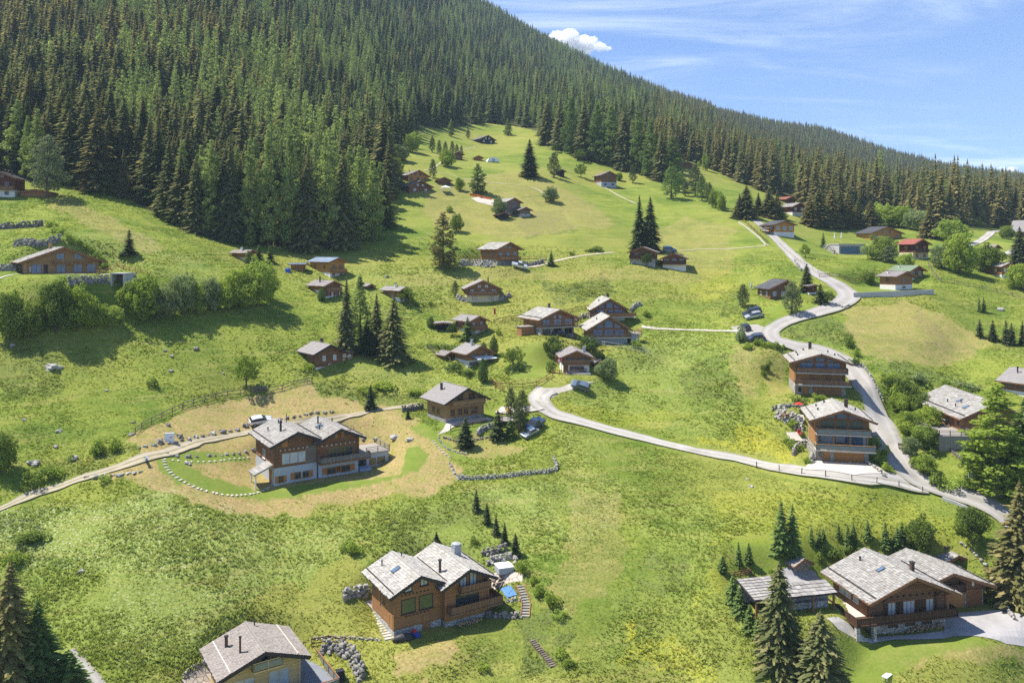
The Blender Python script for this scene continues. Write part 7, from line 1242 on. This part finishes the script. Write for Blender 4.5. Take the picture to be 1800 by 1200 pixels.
bench('wooden bench against the stone base of the big slate chalet',1541,1114,R(12)); bench('long wooden bench on the bank beside the road curve',1594,789,R(-8),3.0,'wood_grey'); bench('log bench under the leafy tree by the rail fence',457,688,R(20),2.6,'wood_grey')
t0=thing('sun_lounger','white slatted sun lounger on the lawn below the big slate chalet','lounger',1560,1190,R(40)); M=MB()
for i in range(8): M.box(-.9+i*.2,-.75+i*.2,-.35,.35,.3,.35)
M.build('seat',mt('paint_white'),t0); M=MB()
for a in (-.8,.6):
    for b in (-.3,.3): M.box(a-.03,a+.03,b-.03,b+.03,-.1,.3)
M.build('leg',mt('paint_white'),t0)
# terrace left of the lower balcony chalet
sheet('terrace',[(1376,735),(1412,733),(1416,745),(1380,746)],'flagstone',.5,z=None); sheet('terrace',[(1382,762),(1412,760),(1420,778),(1386,776)],'flagstone',.35)
t0=thing('garden_bench','dark slatted bench table on the rock garden terrace','bench',1385,738,0,.5); M=MB(); M.box(-1.4,1.4,-.35,.35,.65,.72); M.build('top',mt('wood_dark'),t0); M=MB(); M.box(-1.4,1.4,-.9,-.6,.4,.45); M.box(-1.2,-1.1,-.9,.3,0,.65); M.box(1.1,1.2,-.9,.3,0,.65); M.build('frame',mt('wood_dark'),t0)
t0=thing('garden_chair','red garden chair on the paved terrace left of the lower balcony chalet','chair',1408,768,.5,.4); M=MB(); M.box(-.45,.45,-.5,.5,.3,.4); M.build('seat',mt('cloth_red'),t0); M=MB(); M.box(-.45,.45,.42,.52,.4,1.0); M.build('backrest',mt('cloth_red'),t0)
t0=thing('dining_set','white metal table set on the wooden deck','table set',1662,752,0,1.0)
M=MB(); M.tube([(0,0,.72),(0,0,.76)],.8,10); M.build('tabletop',mt('plaster_white'),t0); M=MB(); M.tube([(0,0,0),(0,0,.72)],.06,6); M.build('leg',mt('metal_grey'),t0)
for a in range(4): q=a*1.57+.4; M=MB(); M.box(1.2*math.cos(q)-.22,1.2*math.cos(q)+.22,1.2*math.sin(q)-.22,1.2*math.sin(q)+.22,.4,.46); M.box(1.4*math.cos(q)-.2,1.4*math.cos(q)+.2,1.4*math.sin(q)-.03,1.4*math.sin(q)+.03,.0,.85); M.build('chair',mt('plaster_white'),t0)
t0=thing('barbecue','dark covered barbecue beside the yellow timber chalet terrace','barbecue',598,1196,.4,.2); M=MB(); M.hexa([(-.6,-.5,0),(.6,-.5,0),(.6,.5,0),(-.6,.5,0),(-.45,-.4,1.2),(.45,-.4,1.2),(.45,.4,1.2),(-.45,.4,1.2)]); M.build('cover',mt('cover_black'),t0); M=MB(); M.box(-.5,.5,-.45,.45,-.3,0); M.build('base',mt('metal_dark'),t0)
t0=thing('tree_stump','weathered tall tree stump at the dark forest edge','tree stump',541,444); M=MB(); M.tube([(0,0,-.5),(0,0,.2),(.1,0,1.4),(.05,.1,2.4)],[.6,.42,.36,.3],8); M.build('stump',mt('bark_grey'),t0)
t0=thing('water_tank','blue plastic water tank beside the storage shed','tank',506,478); M=MB(); M.tube([(0,0,-.3),(0,0,.9),(0,0,1.1)],[.75,.75,.4],10); M.build('body',mt('plastic_blue'),t0)
sheet('terrace',[(320,1195),(338,1178),(358,1168),(400,1200),(420,1235),(350,1240)],'paving_warm',.08)
sheet('terrace',[(1335,1015),(1378,1000),(1432,1005),(1452,1030),(1440,1046),(1400,1040)],'gravel_grey',.1)

# ------------------------------------------------------------------ grass tufts on the near meadows
g3=np.random.default_rng(21); N=210000
tu=g3.uniform(-.74,.74,N); td=np.exp(g3.uniform(math.log(90),math.log(265),N)); tx,ty=tu*td,td
zv=zone_values(tx,ty); keep=~near_ribbon(tx,ty,-.30)&(zv['forest']<.5)&(zv['lawn']<.3)&((zv['dry']<.55)|(g3.random(N)<.12))
for (px_,py_,r0_,r1_,z_) in PADS[:8]: keep&=np.hypot(tx-px_,ty-py_)>r0_*.8
tx,ty=tx[keep],ty[keep]; zv={k:v[keep] for k,v in zv.items()}; n=len(tx); tz=hgt(tx,ty)
big=np.clip(.62+.9*vnoise(tx,ty,9,61)+.7*vnoise(tx,ty,2.6,62),.15,1.25)*np.where((zv['lush']>.3)|(zv['scrub']>.3),1.3,.85)*np.where(zv['dry']>.3,.6,1); hh=.31*big*g3.uniform(.6,1.3,n); rad=.235*(.6+big*.6)*g3.uniform(.7,1.3,n)*np.clip(ty/120,1,1.7)
B=5; V=np.zeros((n,B,3,3)); az=g3.uniform(0,6.28,(n,B)); tl=g3.uniform(.35,1.1,(n,B)); wd=g3.uniform(.35,.7,(n,B))
cx=tx[:,None]+g3.uniform(-.5,.5,(n,B))*rad[:,None]; cy=ty[:,None]+g3.uniform(-.5,.5,(n,B))*rad[:,None]; ca,sa=np.cos(az),np.sin(az); r=rad[:,None]
V[:,:,0,0]=cx-sa*wd*r*.6; V[:,:,0,1]=cy+ca*wd*r*.6; V[:,:,1,0]=cx+sa*wd*r*.6; V[:,:,1,1]=cy-ca*wd*r*.6; V[:,:,2,0]=cx+ca*r*tl; V[:,:,2,1]=cy+sa*r*tl
V[:,:,0,2]=V[:,:,1,2]=tz[:,None]-.05; V[:,:,2,2]=tz[:,None]+hh[:,None]*g3.uniform(.6,1.15,(n,B))
me=bpy.data.meshes.new('meadow_grass'); nv=n*B*3; me.vertices.add(nv); me.vertices.foreach_set('co',V.ravel()); me.loops.add(nv); me.loops.foreach_set('vertex_index',np.arange(nv,dtype=np.int32)); me.polygons.add(n*B); me.polygons.foreach_set('loop_start',np.arange(0,nv,3,dtype=np.int32)); me.update(calc_edges=True)
for k in ('dry','lawn','yellow','white','forest','lush','scrub'): a=me.attributes.new(k,'FLOAT','POINT'); a.data.foreach_set('value',np.repeat(zv[k],B*3).astype(np.float32))
tint=np.repeat(g3.random((n,B))*.8,3,axis=1); a=me.attributes.new('tint','FLOAT','POINT'); a.data.foreach_set('value',tint.ravel().astype(np.float32)); me.materials.append(mt('tufts')); tag(link('meadow_grass',me),'tall uncut grass and herbs covering the meadows','grass',kind='stuff')

# ------------------------------------------------------------------ sky, sun, air, camera
S_el,S_dir=R(60),Vector((-.97,.27,0)).normalized(); SV=Vector((S_dir.x*math.cos(S_el),S_dir.y*math.cos(S_el),math.sin(S_el)))
w=bpy.data.worlds.new('World'); scene.world=w; w.use_nodes=True; t=NT(w.node_tree); bg=w.node_tree.nodes['Background']
sk=t.n('ShaderNodeTexSky',sky_type='NISHITA',sun_disc=False,sun_elevation=S_el,sun_rotation=math.atan2(S_dir.x,S_dir.y),altitude=1500,air_density=1.0,dust_density=.3,ozone_density=3.5)
tc=t.n('ShaderNodeTexCoord').outputs['Generated']; sp=t.n('ShaderNodeSeparateXYZ'); t.set(sp,0,tc)
# thin high streaks of cirrus on a flat layer
zz=t.math('MAXIMUM',sp.outputs[2],.02); cv=t.n('ShaderNodeCombineXYZ',{0:t.math('DIVIDE',sp.outputs[0],t.math('ADD',zz,.12)),1:t.math('DIVIDE',sp.outputs[1],t.math('ADD',zz,.12))})
mp=t.n('ShaderNodeMapping'); t.set(mp,0,cv.outputs[0]); mp.inputs['Rotation'].default_value=(0,0,R(25)); mp.inputs['Scale'].default_value=(.9,2.6,1)
c1=t.noise(mp.outputs[0],1.1,8,.62,.5); c2=t.noise(cv.outputs[0],.55,4,.5); cir=t.math('MULTIPLY',t.ramp(c1,.44,.74),t.ramp(c2,.36,.58)); 
cir=t.math('MULTIPLY',cir,.62); veil=t.math('MULTIPLY',t.math('SUBTRACT',1,t.ramp(sp.outputs[2],.02,.42)),.30)
base=t.mix(veil,t.mix(1.0,sk.outputs[0],(.44,.55,.72),'MULTIPLY'),(2.5,2.9,3.6)); col=t.mix(cir,base,(4.0,4.5,5.3)); t.set(bg,'Color',col); bg.inputs['Strength'].default_value=.115
sun=bpy.data.lights.new('sun','SUN'); sun.energy=4.1; sun.angle=R(.5); sun.color=(1,.955,.88); so=bpy.data.objects.new('sun',sun); COL.objects.link(so); so.rotation_euler=SV.to_track_quat('Z','Y').to_euler(); so.location=(-300,100,600)
# cumulus clouds, far off
def cloud(label,px,py,wp,hp,D,n,seed):
    rr=random.Random(seed); bm=bmesh.new(); W=wp*D/F/2; H=hp*D/F/2; cen=Vector(((px-CX)/F*D,D,ZC-(py-YH)/F*D))
    for i in range(n):
        u=rr.uniform(-1,1); v=rr.random(); env=(1-abs(u)**1.6); x=u*W; z=-H*.55+v*env*H*1.35*(1.0-.35*u); y=rr.uniform(-.5,.5)*W*.7*env; r=H*(.20+.30*rr.random())*(.35+.75*env)
        m=Matrix.Translation((x,y,z))@Matrix.Diagonal((r*1.5,r*1.3,r,1)); bmesh.ops.create_icosphere(bm,subdivisions=3,radius=1,matrix=m)
    me=bpy.data.meshes.new('cumulus_cloud'); bm.to_mesh(me); bm.free(); me.materials.append(MATS['cloud']); o=tag(link('cumulus_cloud',me,None,cen),label,'cloud'); rm=o.modifiers.new('merge','REMESH'); rm.mode='VOXEL'; rm.voxel_size=H*.05; tx=bpy.data.textures.new('puffs','CLOUDS'); tx.noise_scale=H*.28; tx.noise_depth=4; dm=o.modifiers.new('puffs','DISPLACE'); dm.texture=tx; dm.strength=H*.42; dm.mid_level=.5
m=bpy.data.materials.new('cloud'); m.use_nodes=True; nt=m.node_tree; nt.nodes.remove(nt.nodes['Principled BSDF']); pv=nt.nodes.new('ShaderNodeVolumePrincipled'); pv.inputs['Color'].default_value=(1,1,1,1); pv.inputs['Density'].default_value=.02; pv.inputs['Anisotropy'].default_value=.2; nt.links.new(pv.outputs[0],nt.nodes['Material Output'].inputs['Volume']); MATS['cloud']=m
cloud('small white cumulus cloud touching the forested ridge',1006,76,132,38,9000,130,4); cloud('tiny white cloud peeping over the far ridge at right',1772,299,52,16,9000,40,9)
# thin summer haze
HZ=0.0001
zs=[h1(u*dd,dd) for u in(-.9,0,.9) for dd in(800,1300,1600,2000)]
m=bpy.data.materials.new('haze'); m.use_nodes=True; nt=m.node_tree; nt.nodes.remove(nt.nodes['Principled BSDF']); pv=nt.nodes.new('ShaderNodeVolumePrincipled'); pv.inputs['Color'].default_value=(.62,.80,1.0,1); pv.inputs['Density'].default_value=HZ; nt.links.new(pv.outputs[0],nt.nodes['Material Output'].inputs['Volume'])
gz=np.array([v.co.z for v in bpy.data.objects['ground'].data.vertices]); M=MB(); M.box(-3500,3500,-60,2330,float(gz.min())-1,max(ZC+60,float(gz.max())+60)); 
if HZ>0: tag(M.build('haze',m),kind='stuff')
cam=bpy.data.cameras.new('camera'); cam.lens=28; cam.sensor_width=36; cam.shift_y=-(600-YH)/1800; cam.clip_end=20000; cam.clip_start=1; co=bpy.data.objects.new('camera',cam); COL.objects.link(co); co.location=(0,0,ZC); co.rotation_euler=(R(90),0,0); scene.camera=co
scene.view_settings.view_transform='Standard'; scene.view_settings.look='None'; scene.view_settings.exposure=1.22; scene.view_settings.gamma=1.0
scene.cycles.max_bounces=8; scene.cycles.diffuse_bounces=3; scene.cycles.glossy_bounces=2; scene.cycles.transparent_max_bounces=8; scene.cycles.transmission_bounces=2; scene.cycles.volume_bounces=6; scene.cycles.use_denoising=False
print('objects',len(bpy.data.objects))
